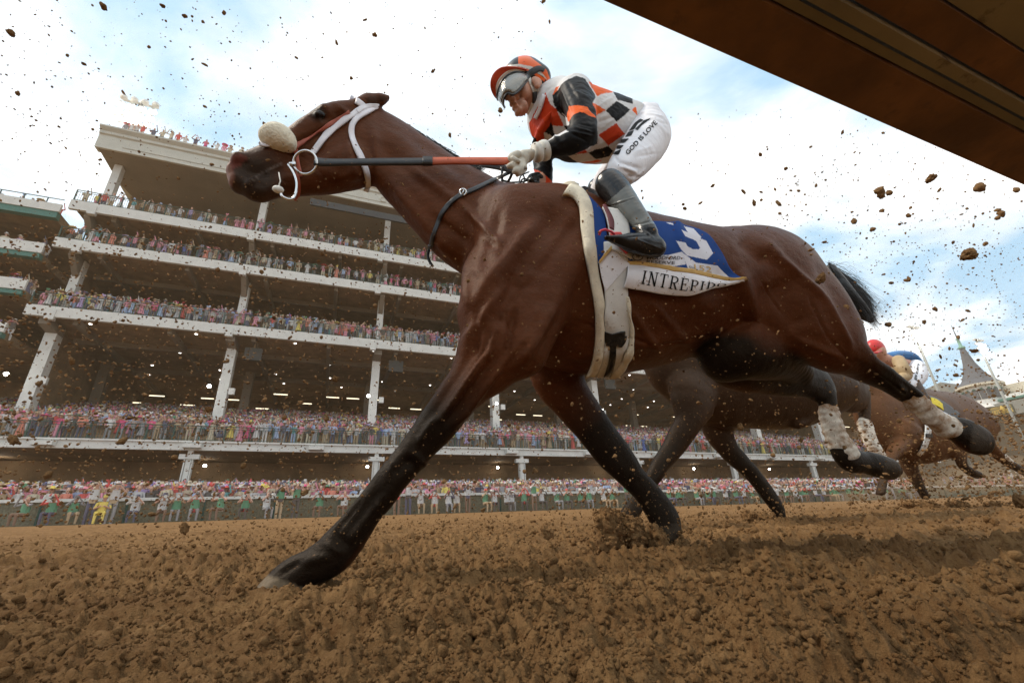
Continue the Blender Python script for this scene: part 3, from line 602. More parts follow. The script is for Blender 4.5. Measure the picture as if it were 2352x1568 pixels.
skin.append(cchain(J, .21972, [(1050, 470, 120, 1.12), (1100, 700, 100, 1.07), (1120, 900, 80, 1.055), (980, 970, 75, 1.08), (800, 1030, 50, 1.12), (680, 1070, 40, 1.15)], .03))
skin.append(cchain(J, .21972, [(880, 560, 100, 1.38), (740, 900, 80, 1.42), (720, 1250, 70, 1.42), (690, 1400, 60, 1.40)], .03))
skin.append(cchain(J, .21972, [(1800, 850, 150, 1.17), (1650, 1100, 120, 1.10), (1520, 1270, 55, 1.05), (1440, 1420, 60, 1.0), (1600, 1620, 55, .955), (1740, 1840, 40, .93), (1800, 1960, 40, .92)], .03))
skin.append(cchain(J, .21972, [(1720, 880, 100, 1.34), (1550, 1120, 80, 1.43), (1330, 1400, 60, 1.48), (1400, 1560, 60, 1.54), (1600, 1850, 50, 1.56)], .03))
sV, sF = body(skin, .004); sV = smooth_mesh(sV, sF, 1)
jbody = jk(mesh_np('body', sV, sF, m_skin)); bv_skin = bvh_of(sV, sF)
# silks
silk = [cchain(J, .21972, [(1050, 455, 185, 1.12, 1.0), (1085, 600, 158, 1.075), (1108, 760, 150, 1.055), (1130, 890, 138, 1.05)], .025),
    cchain(J, .21972, [(1135, 900, 128, 1.05), (1010, 962, 128, 1.07), (890, 1000, 106, 1.10), (765, 1040, 78, 1.13)], .02),
    cchain(J, .21972, [(880, 560, 150, 1.37), (760, 800, 120, 1.41), (712, 1050, 108, 1.42), (716, 1250, 98, 1.42), (720, 1380, 92, 1.42), (716, 1530, 90, 1.41)], .02),
    chain([(*J(865, 400), *J(790, 610), 1.265, .09), (*J(945, 352), *J(680, 780), 1.265, .13), (*J(1060, 328), *J(660, 960), 1.265, .155), (*J(1200, 360), *J(800, 1110), 1.265, .165), (*J(1340, 405), *J(1000, 1155), 1.26, .165),
           (*J(1480, 458), *J(1180, 1165), 1.26, .155), (*J(1600, 505), *J(1340, 1150), 1.255, .15), (*J(1670, 545), *J(1450, 1080), 1.25, .145)], 4, .02, False),
    jb(700, 830, 85, YJ, .10, .03)]
kV, kF = body(silk, .0038); kV = smooth_mesh(kV, kF, 1); kN = vnormals(kV, kF); kp = project(kV)
wr = np.zeros(len(kV))
def crease(px, lines):
    D = np.zeros(len(px))
    for f, x0, y0, x1, y1, w, a in lines:
        d, t = seg_dist(px, f(x0, y0), f(x1, y1)); D += a*np.exp(-(d/w)**2)*np.clip(t*5+.2, 0, 1)*np.clip((1-t)*5+.2, 0, 1)
    return D
wr += crease(kp, [(J, 1010, 800, 1240, 860, 2.5, -.004), (J, 1000, 850, 1230, 900, 2, -.004), (J, 1010, 870, 1180, 960, 2.5, .004), (J, 1090, 770, 1240, 800, 2.5, .004), (J, 900, 400, 1000, 640, 3, -.004), (J, 960, 330, 1120, 600, 5, .004), (J, 1000, 420, 1240, 520, 4, -.004),
    (J, 1300, 840, 1600, 600, 4, -.004), (J, 1280, 700, 1500, 560, 4, .004), (J, 1240, 620, 1460, 480, 3, -.003), (J, 1290, 760, 1440, 700, 4, .004), (J, 700, 700, 900, 1000, 4, -.005), (J, 640, 800, 750, 1000, 3, -.004), (J, 1280, 1000, 1480, 880, 4, -.003), (J, 1150, 1000, 1350, 1080, 4, .004),
    (J, 830, 480, 900, 620, 4, -.005), (J, 1240, 440, 1260, 900, 4, -.006), (J, 820, 1000, 900, 1060, 3, -.003), (J, 860, 940, 930, 1020, 3, .003), (J, 620, 1150, 800, 1230, 3, .003), (J, 600, 1250, 800, 1200, 3, -.003)])
wr += vnoise(kV, 16, 3, 44)*.0035+np.abs(vnoise(kV*np.array([1, .5, 1.6]), 34, 2, 45))*.003
kV = kV+kN*wr[:, None]
kc = np.tile(np.array(C_GR), (len(kV), 1))
armY = 1.17
arm = in_poly(kp, Jt([(870, 420), (900, 360), (960, 315), (1040, 290), (1160, 330), (1215, 400), (1250, 480), (1225, 560), (1260, 700), (1285, 870), (1280, 980), (1190, 1030), (1000, 1110), (840, 1130), (740, 1140), (730, 1100), (740, 960), (860, 905), (990, 850), (985, 740), (940, 690), (860, 620), (820, 560), (815, 480), (845, 440)]))
torso_far = kV[:, 1] > YJ
def poly(pts, c, f=J, cond=None):
    k = in_poly(kp, [f(*q) for q in pts]) & (~arm | (kV[:, 1] > armY+.12))
    if cond is not None: k &= cond
    kc[k] = c
poly([(1190, 330), (1320, 370), (1450, 430), (1430, 445), (1340, 455), (1280, 485), (1240, 430), (1210, 380)], C_OR)
poly([(1445, 435), (1560, 470), (1650, 510), (1650, 565), (1560, 540), (1485, 525), (1470, 480)], C_BK)
poly([(1480, 535), (1625, 625), (1560, 690), (1480, 752), (1420, 690), (1370, 630)], C_BK)
poly([(1200, 548), (1370, 628), (1250, 695), (1200, 690)], C_OR)
poly([(1680, 588), (1640, 628), (1700, 690)], C_OR)
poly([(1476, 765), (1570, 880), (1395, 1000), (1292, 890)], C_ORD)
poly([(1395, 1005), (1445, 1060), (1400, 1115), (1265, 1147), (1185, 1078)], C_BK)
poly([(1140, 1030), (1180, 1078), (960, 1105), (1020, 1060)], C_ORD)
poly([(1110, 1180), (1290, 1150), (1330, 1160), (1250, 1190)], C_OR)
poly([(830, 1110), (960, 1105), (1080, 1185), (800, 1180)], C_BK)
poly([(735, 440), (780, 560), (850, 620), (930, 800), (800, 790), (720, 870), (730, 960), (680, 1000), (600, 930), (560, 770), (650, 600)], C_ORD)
poly([(795, 755), (845, 920), (730, 860)], C_BK); poly([(600, 900), (640, 930), (650, 1010), (580, 1010)], C_BK)
poly([(810, 470), (845, 460), (840, 600), (930, 690), (960, 730), (860, 640), (820, 560)], C_BK)
poly([(845, 390), (880, 380), (850, 470), (810, 470)], C_OR)
poly([(930, 795), (1010, 790), (1000, 860), (960, 845)], C_BK)
kc[arm & (kV[:, 1] < armY+.12)] = C_BK
kc[in_poly(kp, Jt([(870, 420), (900, 360), (975, 300), (1060, 270), (1150, 300), (1215, 400), (1250, 500), (1100, 560), (900, 560)])) & (kV[:, 1] < 1.40)] = C_BK
band = in_poly(kp, Jt([(985, 590), (1100, 568), (1180, 592), (1245, 690), (1262, 730), (1230, 700), (1150, 655), (1090, 645), (1020, 680), (985, 755), (960, 740), (960, 670)])) & (kV[:, 1] < armY)
kc[band] = C_OR
fa = (kV[:, 1] > 1.30) & in_poly(kp, Jt([(560, 980), (640, 1100), (820, 1110), (830, 1560), (560, 1560)])); kc[fa] = C_BK
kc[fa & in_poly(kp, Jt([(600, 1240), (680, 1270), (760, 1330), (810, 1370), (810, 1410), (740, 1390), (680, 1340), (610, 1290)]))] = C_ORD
silks = jk(mesh_np('silks', kV, kF, m_silk, None, kc))
bv_silk = bvh_of(kV, kF)
# breeches
br = [cchain(J, .21972, [(1780, 765, 190, 1.18, 1.0), (1815, 905, 225, 1.14), (1715, 1060, 215, 1.10), (1600, 1200, 190, 1.06), (1520, 1290, 150, 1.04)], .03),
    cchain(J, .21972, [(1700, 850, 120, 1.33, 1.0), (1600, 1050, 130, 1.40), (1450, 1220, 115, 1.45), (1310, 1400, 84, 1.47), (1300, 1500, 84, 1.48), (1370, 1545, 60, 1.49)], .03),
    jb(1740, 770, 150, 1.24, .12, .04), jb(1640, 820, 140, 1.24, .12, .04), jb(1500, 1120, 95, 1.14, .07, .03)]
pV, pF = body(br, .0042); pV = smooth_mesh(pV, pF, 1); pN = vnormals(pV, pF); pp = project(pV)
pV = pV+pN*(crease(pp, [(J, 1700, 640, 1990, 700, 3, -.004), (J, 1720, 700, 2020, 780, 3, .003), (J, 1850, 700, 2030, 900, 4, -.003), (J, 1500, 1210, 1700, 1290, 3.5, -.006), (J, 1480, 1150, 1720, 1240, 4, .006), (J, 1450, 1100, 1600, 1300, 4, .004), (J, 1620, 1380, 1780, 1240, 3, -.005), (J, 1600, 1320, 1740, 1330, 3, .004),
    (J, 1640, 1080, 1860, 1000, 4, -.003), (J, 1680, 1120, 1900, 1080, 4, .003), (J, 1660, 850, 1480, 1030, 4, -.004), (J, 1720, 600, 1690, 720, 3, .003), (J, 1400, 1150, 1300, 1350, 3, -.003)])+vnoise(pV, 16, 3, 46)*.003)[:, None]
br_o = jk(mesh_np('breeches', pV, pF, m_white)); bv_br = bvh_of(pV, pF)
# boots
def T3(x, y): return (1263.2+.3113*x, 401.9+.3113*y)
near_boot = [cchain(lambda x, y: (x, y), 1, [(1403, 425, 35, 1.00, .9), (1416, 440, 33, .985), (1436, 465, 29, .965), (1458, 492, 25, .945), (1476, 515, 22, .93), (1486, 535, 24, .92)], .02),
    cchain(lambda x, y: (x, y), 1, [(1392, 546, 5, .92, 1.6), (1420, 551, 12, .92, 1.3), (1450, 558, 22, .92, .9), (1480, 562, 26, .92, .8), (1505, 566, 24, .92, .8)], .015)]
m_bt = colmat('boot_leather', .25, .35, dirt=.35, bstr=.2)
def boot(prims, name='boot', grey=True):
    v, f = body(prims, .003); v = smooth_mesh(v, f, 1); n = vnormals(v, f); q = project(v)
    if grey: v = v+n*(crease(q, [((lambda x, y: (x, y)), 1405, 470, 1462, 452, 1.6, -.003), ((lambda x, y: (x, y)), 1398, 475, 1455, 455, 1.6, .002), ((lambda x, y: (x, y)), 1455, 518, 1500, 506, 2, .004), ((lambda x, y: (x, y)), 1450, 545, 1520, 572, 1.5, -.002), ((lambda x, y: (x, y)), 1400, 552, 1500, 590, 1.2, -.002),
        ((lambda x, y: (x, y)), 1440, 545, 1500, 540, 3, .003), ((lambda x, y: (x, y)), 1470, 525, 1500, 545, 2, -.003)])+vnoise(v, 45, 2, 9)*.0012)[:, None]
    c = np.tile(np.array((.011, .011, .012)), (len(v), 1))
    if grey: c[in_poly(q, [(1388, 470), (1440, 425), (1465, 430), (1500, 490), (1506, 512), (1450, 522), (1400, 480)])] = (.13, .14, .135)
    o = jk(mesh_np(name, v, f, m_bt, None, c)); return o, bvh_of(v, f)
bo1, bv_boot = boot(near_boot)
far_boot = [cchain(J, .21972, [(1290, 1450, 110, 1.50, .9), (1360, 1540, 100, 1.52), (1480, 1660, 85, 1.545), (1600, 1800, 75, 1.56)], .02), cchain(J, .21972, [(1480, 1860, 50, 1.56), (1600, 1880, 80, 1.56), (1700, 1900, 80, 1.56)], .02)]
boot(far_boot, 'boot', False)
# helmet with its peak
hel = [kb(1045, 650, 478, YJ+.003, .098, .02), kb(1330, 760, 230, YJ, .085, .05), kb(800, 1120, 560, YJ-.02, .16, .02, True), kb(1230, 1230, 330, YJ, .16, .02, True), kb(1180, 700, 140, YJ-.12, .06, .02, True)]
eV, eF = body(hel, .003); eV = smooth_mesh(eV, eF, 2); ep = project(eV); ec = np.tile(np.array(C_BK), (len(eV), 1))
def ecol(pts, c): ec[in_poly(ep, Kt(pts))] = c
ecol([(900, 100), (1100, 100), (1360, 300), (1500, 420), (1600, 700), (1520, 700), (1400, 500), (1300, 420), (1210, 360), (910, 300)], C_OR)
ecol([(560, 380), (740, 315), (930, 295), (1210, 355), (1350, 420), (1450, 540), (1560, 690), (1540, 600), (1555, 700), (1500, 620), (1400, 540), (1290, 480), (1150, 410), (920, 350), (700, 350)], (.60, .60, .55))
ecol([(740, 350), (920, 355), (1150, 415), (1290, 490), (1470, 600), (1450, 670), (1260, 540), (1100, 440), (900, 400)], C_OR)
helmet = jk(mesh_np('helmet', eV, eF, m_paint, None, ec)); bv_hel = bvh_of(eV, eF)
def ribbon(name, A_, B_, n, th, mat, parent_fn=jk, nv=5, arch=0.0, f=K, vec=None):
    """free sheet between two edges given as (x, y, Y)"""
    a = crom([(*f(x, y), Y) for x, y, Y in A_], 6); b = crom([(*f(x, y), Y) for x, y, Y in B_], 6); a, b = resample(a, n), resample(b, n)
    G = np.zeros((n, nv, 3))
    for j in range(nv):
        v = j/(nv-1); q = a*(1-v)+b*v; G[:, j] = [P(r[0], r[1], r[2]-arch*math.sin(math.pi*v)) for r in q]
    U = np.gradient(G, axis=0); W = np.gradient(G, axis=1); N = np.cross(U, W); N /= np.linalg.norm(N, axis=2, keepdims=True)+1e-12
    if (N.mean((0, 1))@(CAM-G.mean((0, 1)))) < 0: N = -N
    o = sheet(name, G, N, th, mat); return parent_fn(o) if parent_fn else o
m_or = plain('orange_peak', (.55, .06, .02), .35, .1, dirt=.15, dirt_scale=60)
ribbon('peak', [(1090, 405, 1.175), (850, 352, 1.185), (610, 350, 1.20), (480, 400, 1.215), (380, 500, 1.235), (325, 640, 1.255), (325, 780, 1.28), (370, 900, 1.305), (450, 1020, 1.33)],
    [(1060, 440, 1.19), (850, 410, 1.20), (680, 450, 1.215), (560, 545, 1.23), (480, 660, 1.25), (445, 780, 1.27), (445, 870, 1.29), (455, 960, 1.31), (480, 1020, 1.33)], 40, .004, m_or)
ribbon('peak_trim', [(1060, 425, 1.186), (850, 400, 1.196), (680, 440, 1.21), (560, 535, 1.226), (475, 650, 1.246), (438, 780, 1.266), (440, 870, 1.286), (455, 965, 1.31)],
    [(1060, 450, 1.19), (860, 435, 1.20), (700, 475, 1.216), (590, 565, 1.231), (510, 670, 1.251), (475, 790, 1.271), (470, 880, 1.29), (480, 970, 1.313)], 40, .004, m_cuff)
# goggles
m_lens, nt, b = newmat('mirrored_lens'); b.inputs['Base Color'].default_value = (.22, .21, .19, 1); b.inputs['Metallic'].default_value = .9; b.inputs['Roughness'].default_value = .10
q = noise_node(nt, 90, 5, .7); rr = nt.nodes.new('ShaderNodeMapRange'); rr.inputs[3].default_value = .04; rr.inputs[4].default_value = .3; nt.links.new(q.outputs[0], rr.inputs[0]); nt.links.new(rr.outputs[0], b.inputs['Roughness']); bump(nt, b, q.outputs[0], .7, .004)
gog = jk(ribbon('goggles', [(1090, 545, 1.170), (960, 480, 1.172), (830, 470, 1.176), (700, 520, 1.184), (580, 640, 1.20), (510, 800, 1.225), (470, 960, 1.26), (480, 1040, 1.30)],
    [(1090, 640, 1.168), (1000, 740, 1.166), (900, 860, 1.168), (790, 930, 1.172), (690, 900, 1.18), (620, 990, 1.20), (600, 1120, 1.24), (620, 1190, 1.29)], 44, .003, m_lens, None, 9, .018))
mb = MB(); top = crom([P(*K(x, y), Y) for x, y, Y in [(1090, 545, 1.170), (960, 478, 1.170), (830, 466, 1.172), (700, 515, 1.180), (575, 635, 1.195), (500, 800, 1.22), (460, 960, 1.255), (475, 1045, 1.30)]], 5)
bot = crom([P(*K(x, y), Y) for x, y, Y in [(1090, 645, 1.168), (1000, 748, 1.164), (900, 868, 1.165), (790, 940, 1.168), (690, 908, 1.176), (615, 1000, 1.195), (590, 1130, 1.235), (620, 1200, 1.285)]], 5)
mb.tube(top, .0045, 8); mb.tube(bot, .005, 8); mb.tube([top[0], bot[0]], .006, 8); fr = mb.build('frame', m_black, gog, True); fr.matrix_parent_inverse = Matrix.Identity(4)
def fix_child(o, parent):               # a sub-part built in world coordinates
    o.parent = parent; o.matrix_parent_inverse = parent.matrix_parent_inverse.copy() if False else Matrix.Identity(4); return o
strap_j = lambda *a, **k: jk(strap(*a, **k))
heads = [bv_hel, bv_skin]
strap_j('goggle_strap', heads, [K(1060, 590), K(1150, 500), K(1260, 430), K(1360, 400), K(1440, 440)], [13, 15, 14, 10], m_black, off=.004, th=.002, n=20)
strap_j('chin_strap', heads, [K(1125, 580), K(1165, 700), K(1205, 820), K(1240, 900)], 8, m_cuff, off=.003, th=.002, n=16)
strap_j('chin_strap', heads, [K(1200, 830), K(1300, 850), K(1400, 860), K(1515, 870)], 8.5, m_cuff, off=.003, th=.002, n=16)
strap_j('chin_strap', heads, [K(1238, 890), K(1240, 1000), K(1240, 1110)], 10, m_black, off=.004, th=.004, n=10)
strap_j('chin_strap', heads, [K(1210, 1110), K(1170, 1230), K(1110, 1370)], 8, m_cuff, off=.002, th=.002, n=12)
strap_j('collar', [bv_skin, bv_silk], [K(1470, 960), K(1420, 1120), K(1360, 1300), K(1290, 1440)], [7, 8, 9, 8], m_white, off=.008, th=.004, n=16)
# gloves
def hand(name, prims, mat):
    v, f = body(prims, .0022, .01); v = smooth_mesh(v, f, 1); return jk(mesh_np(name, v, f, mat))
hand('glove', [lb(560, 300, 120, 1.135, .032, .02, to=(420, 330, 135, 1.14)), lb(420, 400, 110, 1.14, .03, .02), lb(440, 480, 70, 1.145, .025, .015),
    cchain(LC, .12207, [(330, 270, 76, 1.12), (240, 300, 68, 1.115), (205, 340, 62, 1.115), (240, 385, 52, 1.115)], .006), cchain(LC, .12207, [(250, 350, 50, 1.105), (310, 385, 46, 1.10), (360, 408, 34, 1.10)], .004),
    cchain(LC, .12207, [(400, 430, 84, 1.13), (300, 470, 72, 1.12), (215, 480, 62, 1.115), (170, 495, 50, 1.12)], .006), cchain(LC, .12207, [(430, 500, 80, 1.13), (370, 540, 70, 1.12), (300, 580, 62, 1.115), (270, 600, 48, 1.12)], .006),
    cchain(LC, .12207, [(450, 540, 66, 1.14), (400, 590, 56, 1.13), (345, 635, 48, 1.125), (322, 665, 32, 1.13)], .006)], m_glove)
hand('glove', [lb(740, 760, 90, 1.40, .03, .02, to=(640, 720, 95, 1.40)), cchain(LC, .12207, [(680, 660, 50, 1.37), (590, 680, 48, 1.365), (545, 720, 42, 1.37)], .006), cchain(LC, .12207, [(700, 730, 50, 1.365), (610, 740, 46, 1.36), (560, 770, 40, 1.37)], .006),
    cchain(LC, .12207, [(700, 790, 46, 1.37), (640, 800, 42, 1.365), (590, 800, 36, 1.37)], .006), cchain(LC, .12207, [(760, 690, 42, 1.38), (720, 640, 36, 1.375), (660, 640, 30, 1.375)], .006)], m_boot)
for x0, y0, x1, y1, rr_ in ((700, 235, 690, 232, 132), (830, 200, 815, 196, 138)):
    a, b_ = np.array(P(*LC(x0+52, y0-12), 1.132)), np.array(P(*LC(x0-52, y0+12), 1.137)); r_ = mscale(*LC(x0, y0), 1.13, rr_*.12207)
    mb = MB(); mb.tube([a, a*.66+b_*.34, a*.34+b_*.66, b_], [r_*.97, r_*1.02, r_*1.02, r_*.97], 28); jk(mb.build('cuff', m_cuff, None, True))
# writing on the breeches and collar
def text_mesh(s, bold=0.0, shear=0.0, serif=False):
    cu = bpy.data.curves.new('t', 'FONT'); cu.body = s; cu.offset = bold; cu.shear = shear; cu.resolution_u = 3; cu.size = 1; o = bpy.data.objects.new('t', cu); SC.collection.objects.link(o)
    bpy.context.view_layer.update(); dg = bpy.context.evaluated_depsgraph_get(); me = bpy.data.meshes.new_from_object(o.evaluated_get(dg)); V = np.array([v.co[:2] for v in me.vertices]); F = [list(p.vertices) for p in me.polygons]
    bpy.data.objects.remove(o); bpy.data.curves.remove(cu); bpy.data.meshes.remove(me); lo, hi = V.min(0), V.max(0); return (V-lo)/(hi-lo), F
def lay(V, F, quad, bvhs, off, name, mat, parent_fn, Yd=None):
    """unit-square outline laid into a pixel quad (TL, TR, BR, BL) on a surface"""
    TL, TR, BR, BL = [np.array(q, float) for q in quad]; W = []; ok = []
    for x, y in V:
        q = (TL*(1-x)+TR*x)*y+(BL*(1-x)+BR*x)*(1-y); h = hit(bvhs, q[0], q[1], off, Yd); ok.append(h is not None); W.append(h[0] if h else (0, 0, 0))
    F2 = [f for f in F if all(ok[i] for i in f)]
    if not F2: return None
    me = bpy.data.meshes.new(name); me.from_pydata([tuple(w) for w in W], [], F2); me.materials.append(mat); me.update(); o = link(name, me); return parent_fn(o) if parent_fn else o
m_ink = plain('black_print', (.012, .012, .013), .6, spec=.1)
V_, F_ = text_mesh('GOD IS LOVE', .02)
lay(V_, F_, [J(1566, 1072), J(1872, 738), J(1908, 770), J(1600, 1104)], [bv_br], .0022, 'lettering', m_ink, jk)
def shape(pts): return (np.array(pts, float), None)
def decal(name, pts, f, bvhs, off, mat, parent_fn, n=3, Yd=None):
    """filled pixel polygon on a surface (convex-ish), as a fan grid"""
    p = np.array([f(*q) for q in pts]); c = p.mean(0); ring = resample(np.vstack([p, p[:1]]), max(12, len(p)*4))[:-1]; V = []; F = []; m = len(ring)
    for k in range(1, n+1):
        for q in ring: V.append(c+(q-c)*k/n)
    V.append(c); ci = len(V)-1
    for i in range(m):
        F.append([ci, i, (i+1) % m])
        for k in range(n-1): F.append([k*m+i, (k+1)*m+i, (k+1)*m+(i+1) % m, k*m+(i+1) % m])
    W = []; ok = []
    for q in V: h = hit(bvhs, q[0], q[1], off, Yd); ok.append(h is not None); W.append(h[0] if h else (0, 0, 0))
    F = [x for x in F if all(ok[i] for i in x)]; me = bpy.data.meshes.new(name); me.from_pydata([tuple(w) for w in W], [], F); me.materials.append(mat); me.update(); o = link(name, me); return parent_fn(o) if parent_fn else o
mk = None
for pts in ([(1610, 850), (1668, 832), (1706, 770), (1764, 738), (1728, 722), (1672, 765)], [(1768, 738), (1838, 716), (1812, 740), (1745, 790), (1700, 846), (1672, 832)], [(1604, 862), (1664, 842), (1634, 900), (1570, 915)], [(1532, 935), (1612, 930), (1566, 975), (1502, 975)], [(1490, 1000), (1556, 1000), (1520, 1040), (1476, 1034)],
            [(1436, 1080), (1530, 1042), (1512, 1085), (1500, 1100), (1450, 1092)]):
    decal('printed_bar', pts, J, [bv_br], .0018, m_ink, jk)

# ================================================================= tack of the hero horse
def SX(x, y): return (1406.8+.13427*x, 488.1+.13427*y)
def Sl(l): return [SX(*p) for p in l]
def Tl(l): return [T3(*p) for p in l]
def Al(l): return [A(*p[:2])+tuple(p[2:]) for p in l]
hb_ = [hero_bvh]
m_fleece = plain('cream_fleece', (.76, .69, .54), .95, .12, 30, dirt=.22, dirt_scale=14, bumps=.9, bscale=170, bdist=.004, dirtc=(.33, .17, .06))
m_wstrap = plain('white_leather', (.74, .72, .76), .5, .06, 30, dirt=.18, dirt_scale=30, bumps=.2, bscale=60, bdist=.002)
m_rubber = plain('orange_rein_rubber', (.46, .095, .04), .6, .12, 30, dirt=.12, dirt_scale=50, bumps=.3, bscale=400, bdist=.0006)
m_steel = plain('steel', (.62, .62, .62), .22, .05, 30, metallic=1.0)
m_brown = plain('orange_brown_leather', (.33, .065, .03), .5, .15, 40, dirt=.2, dirt_scale=50)
m_gold = plain('gold_trim', (.60, .38, .11), .55, .08, 40, dirt=.1)
m_red = plain('red_strap', (.55, .02, .02), .5, .1)
m_wht2 = plain('white_pad', (.70, .70, .67), .6, .05, 40, dirt=.1)
m_cloth = colmat('saddlecloth_fabric', .7, .1, 700, .3, .0006, dirt=.05, wr=4)
BLUE, WHT = (.018, .062, .24), (.74, .74, .80)
# --- saddlecloth
scl = empty('saddlecloth', P(*SX(1000, 600), 1.0).tolist(), 'royal blue saddlecloth with a white 3 and the INTREPIDO name band, on the foreground horse', 'saddlecloth')
G, N = drape(hb_, Sl([(235, 200), (740, 178), (1000, 205), (1210, 245), (1390, 290), (1520, 340), (1650, 430), (1780, 600), (1880, 760), (1980, 950), (2090, 1070), (2215, 1130)]),
    Sl([(238, 868), (500, 885), (750, 925), (1000, 968), (1270, 1012), (1500, 1065), (1700, 1102), (1900, 1140), (2060, 1150), (2210, 1150)]), 250, 96, .006, .003,
    lambda u, v: .006*math.sin(u*17+v*3)*(1-v)*v*2+.010*u*v+.022*max(0, u-.8)*v+.010*math.exp(-((u-.36-.14*v)/.035)**2)*(1-.5*v), Yd=1.0)
fl = project(G.reshape(-1, 3)); cc = np.tile(np.array(BLUE), (len(fl), 1))
def cp(pts, c): cc[in_poly(fl, Sl(pts))] = c
cp([(1210, 235), (1385, 285), (1515, 430), (1495, 450), (1600, 490), (1715, 700), (1610, 812), (1270, 742), (1170, 640), (1085, 490), (1240, 518), (1280, 585), (1370, 632), (1470, 636), (1492, 608), (1430, 500), (1370, 465), (1240, 412), (1178, 305), (1290, 352)], WHT)
cp([(900, 170), (1030, 190), (1040, 222), (950, 200)], WHT)
cp([(265, 690), (330, 805), (480, 870), (750, 920), (1000, 930), (1252, 890), (1170, 680), (950, 732), (700, 740), (450, 700)], WHT)
cp([(1165, 670), (1420, 860), (1790, 912), (1850, 980), (2025, 1142), (1500, 1062), (1290, 970)], WHT)
cs = sheet('cloth', G, N, .002, m_cloth, scl, None, cc.reshape(-1, 3))
def patch_bvh(G):
    nu, nv = G.shape[:2]; idx = np.arange(nu*nv).reshape(nu, nv); F = np.stack([idx[:-1, :-1], idx[1:, :-1], idx[1:, 1:], idx[:-1, 1:]], -1).reshape(-1, 4); return bvh_of(G.reshape(-1, 3), F)
bv_cloth = patch_bvh(G+N*.002)
# front piece with its turned-up white corner
G2, N2 = drape(hb_, Tl([(236, 150), (290, 262), (318, 480), (335, 600), (350, 668)]), Tl([(262, 150), (385, 285), (412, 440), (440, 510), (460, 545)]), 60, 24, .006, .003, Yd=1.1)
sheet('cloth', G2, N2, .002, m_cloth, scl, None, np.tile(np.array(BLUE), (60*24, 1)))
G3, N3 = drape(hb_, Tl([(345, 652), (355, 680), (372, 760), (400, 862)]), Tl([(452, 530), (470, 560), (520, 620), (576, 668)]), 40, 24, .014, .003, Yd=1.0)
sheet('turned_corner', G3, N3, .002, m_white, scl)
G4, N4 = drape(hb_, Tl([(343, 645), (400, 585), (450, 532)]), Tl([(352, 668), (405, 610), (462, 552)]), 30, 6, .018, .003, Yd=1.0); sheet('gold_trim', G4, N4, .002, m_gold, scl)
G4, N4 = drape(hb_, Sl([(238, 858), (500, 875), (750, 915), (1000, 958), (1270, 1002), (1500, 1055), (1700, 1092), (1900, 1130), (2060, 1146), (2215, 1142)]),
    Sl([(240, 918), (500, 938), (750, 978), (1000, 1022), (1270, 1070), (1500, 1118), (1700, 1155), (1900, 1180), (2060, 1172), (2205, 1162)]), 120, 6, .012, .003, lambda u, v: .012*u+.022*max(0, u-.8), Yd=1.0); sheet('gold_trim', G4, N4, .003, m_gold, scl)
G5, N5 = drape(hb_, Sl([(236, 912), (500, 930), (750, 970), (1000, 1014), (1270, 1062), (1500, 1110), (1700, 1148), (1900, 1176), (2060, 1170), (2205, 1160)]),
    Sl([(150, 1290), (400, 1335), (650, 1378), (900, 1402), (1200, 1410), (1450, 1368), (1650, 1310), (1850, 1262), (2050, 1215), (2200, 1170)]), 140, 24, .012, .003, lambda u, v: .010*u+.02*max(0, u-.8)*(1-v)+.018*math.sin(v*2.6)*(1-u)**.5, Yd=1.0)
sheet('name_band', G5, N5, .002, m_white, scl); bv_band = patch_bvh(G5+N5*.002)
# INTREPIDO in slab-serif strokes on the band
GL = {'I': [((.5, 0), (.5, 1), .2), ((.12, .03), (.88, .03), .07), ((.12, .97), (.88, .97), .07)],
 'N': [((.2, 0), (.2, 1), .12), ((.8, 0), (.8, 1), .12), ((.2, 1), (.8, 0), .2), ((.02, .03), (.38, .03), .07), ((.02, .97), (.3, .97), .07), ((.62, .97), (.98, .97), .07)],
 'T': [((.5, 0), (.5, 1), .2), ((.05, .96), (.95, .96), .08), ((.28, .03), (.72, .03), .07), ((.07, .78), (.07, .96), .07), ((.93, .78), (.93, .96), .07)],
 'R': [((.25, 0), (.25, 1), .2), ((.05, .03), (.48, .03), .07), ((.05, .96), (.6, .96), .08), ((.6, .96), (.84, .86), .12), ((.84, .86), (.84, .62), .18), ((.84, .62), (.6, .5), .12), ((.3, .5), (.6, .5), .08), ((.5, .5), (.8, .05), .2), ((.72, .03), (.98, .03), .07)],
 'E': [((.25, 0), (.25, 1), .2), ((.05, .03), (.92, .03), .08), ((.05, .96), (.88, .96), .08), ((.3, .51), (.66, .51), .08), ((.9, .03), (.92, .26), .07), ((.87, .96), (.87, .76), .07), ((.66, .4), (.66, .62), .06)],
 'P': [((.25, 0), (.25, 1), .2), ((.05, .03), (.5, .03), .07), ((.05, .96), (.6, .96), .08), ((.6, .96), (.86, .86), .12), ((.86, .86), (.86, .6), .18), ((.86, .6), (.6, .46), .12), ((.3, .46), (.6, .46), .08)],
 'D': [((.25, 0), (.25, 1), .2), ((.05, .03), (.5, .03), .08), ((.05, .96), (.5, .96), .08), ((.5, .96), (.8, .8), .14), ((.8, .8), (.9, .5), .2), ((.9, .5), (.8, .2), .2), ((.8, .2), (.5, .03), .14)],
 'O': [((.5, .97), (.82, .82), .12), ((.82, .82), (.92, .5), .19), ((.92, .5), (.82, .18), .19), ((.82, .18), (.5, .03), .12), ((.5, .03), (.18, .18), .12), ((.18, .18), (.08, .5), .19), ((.08, .5), (.18, .82), .19), ((.18, .82), (.5, .97), .12)]}
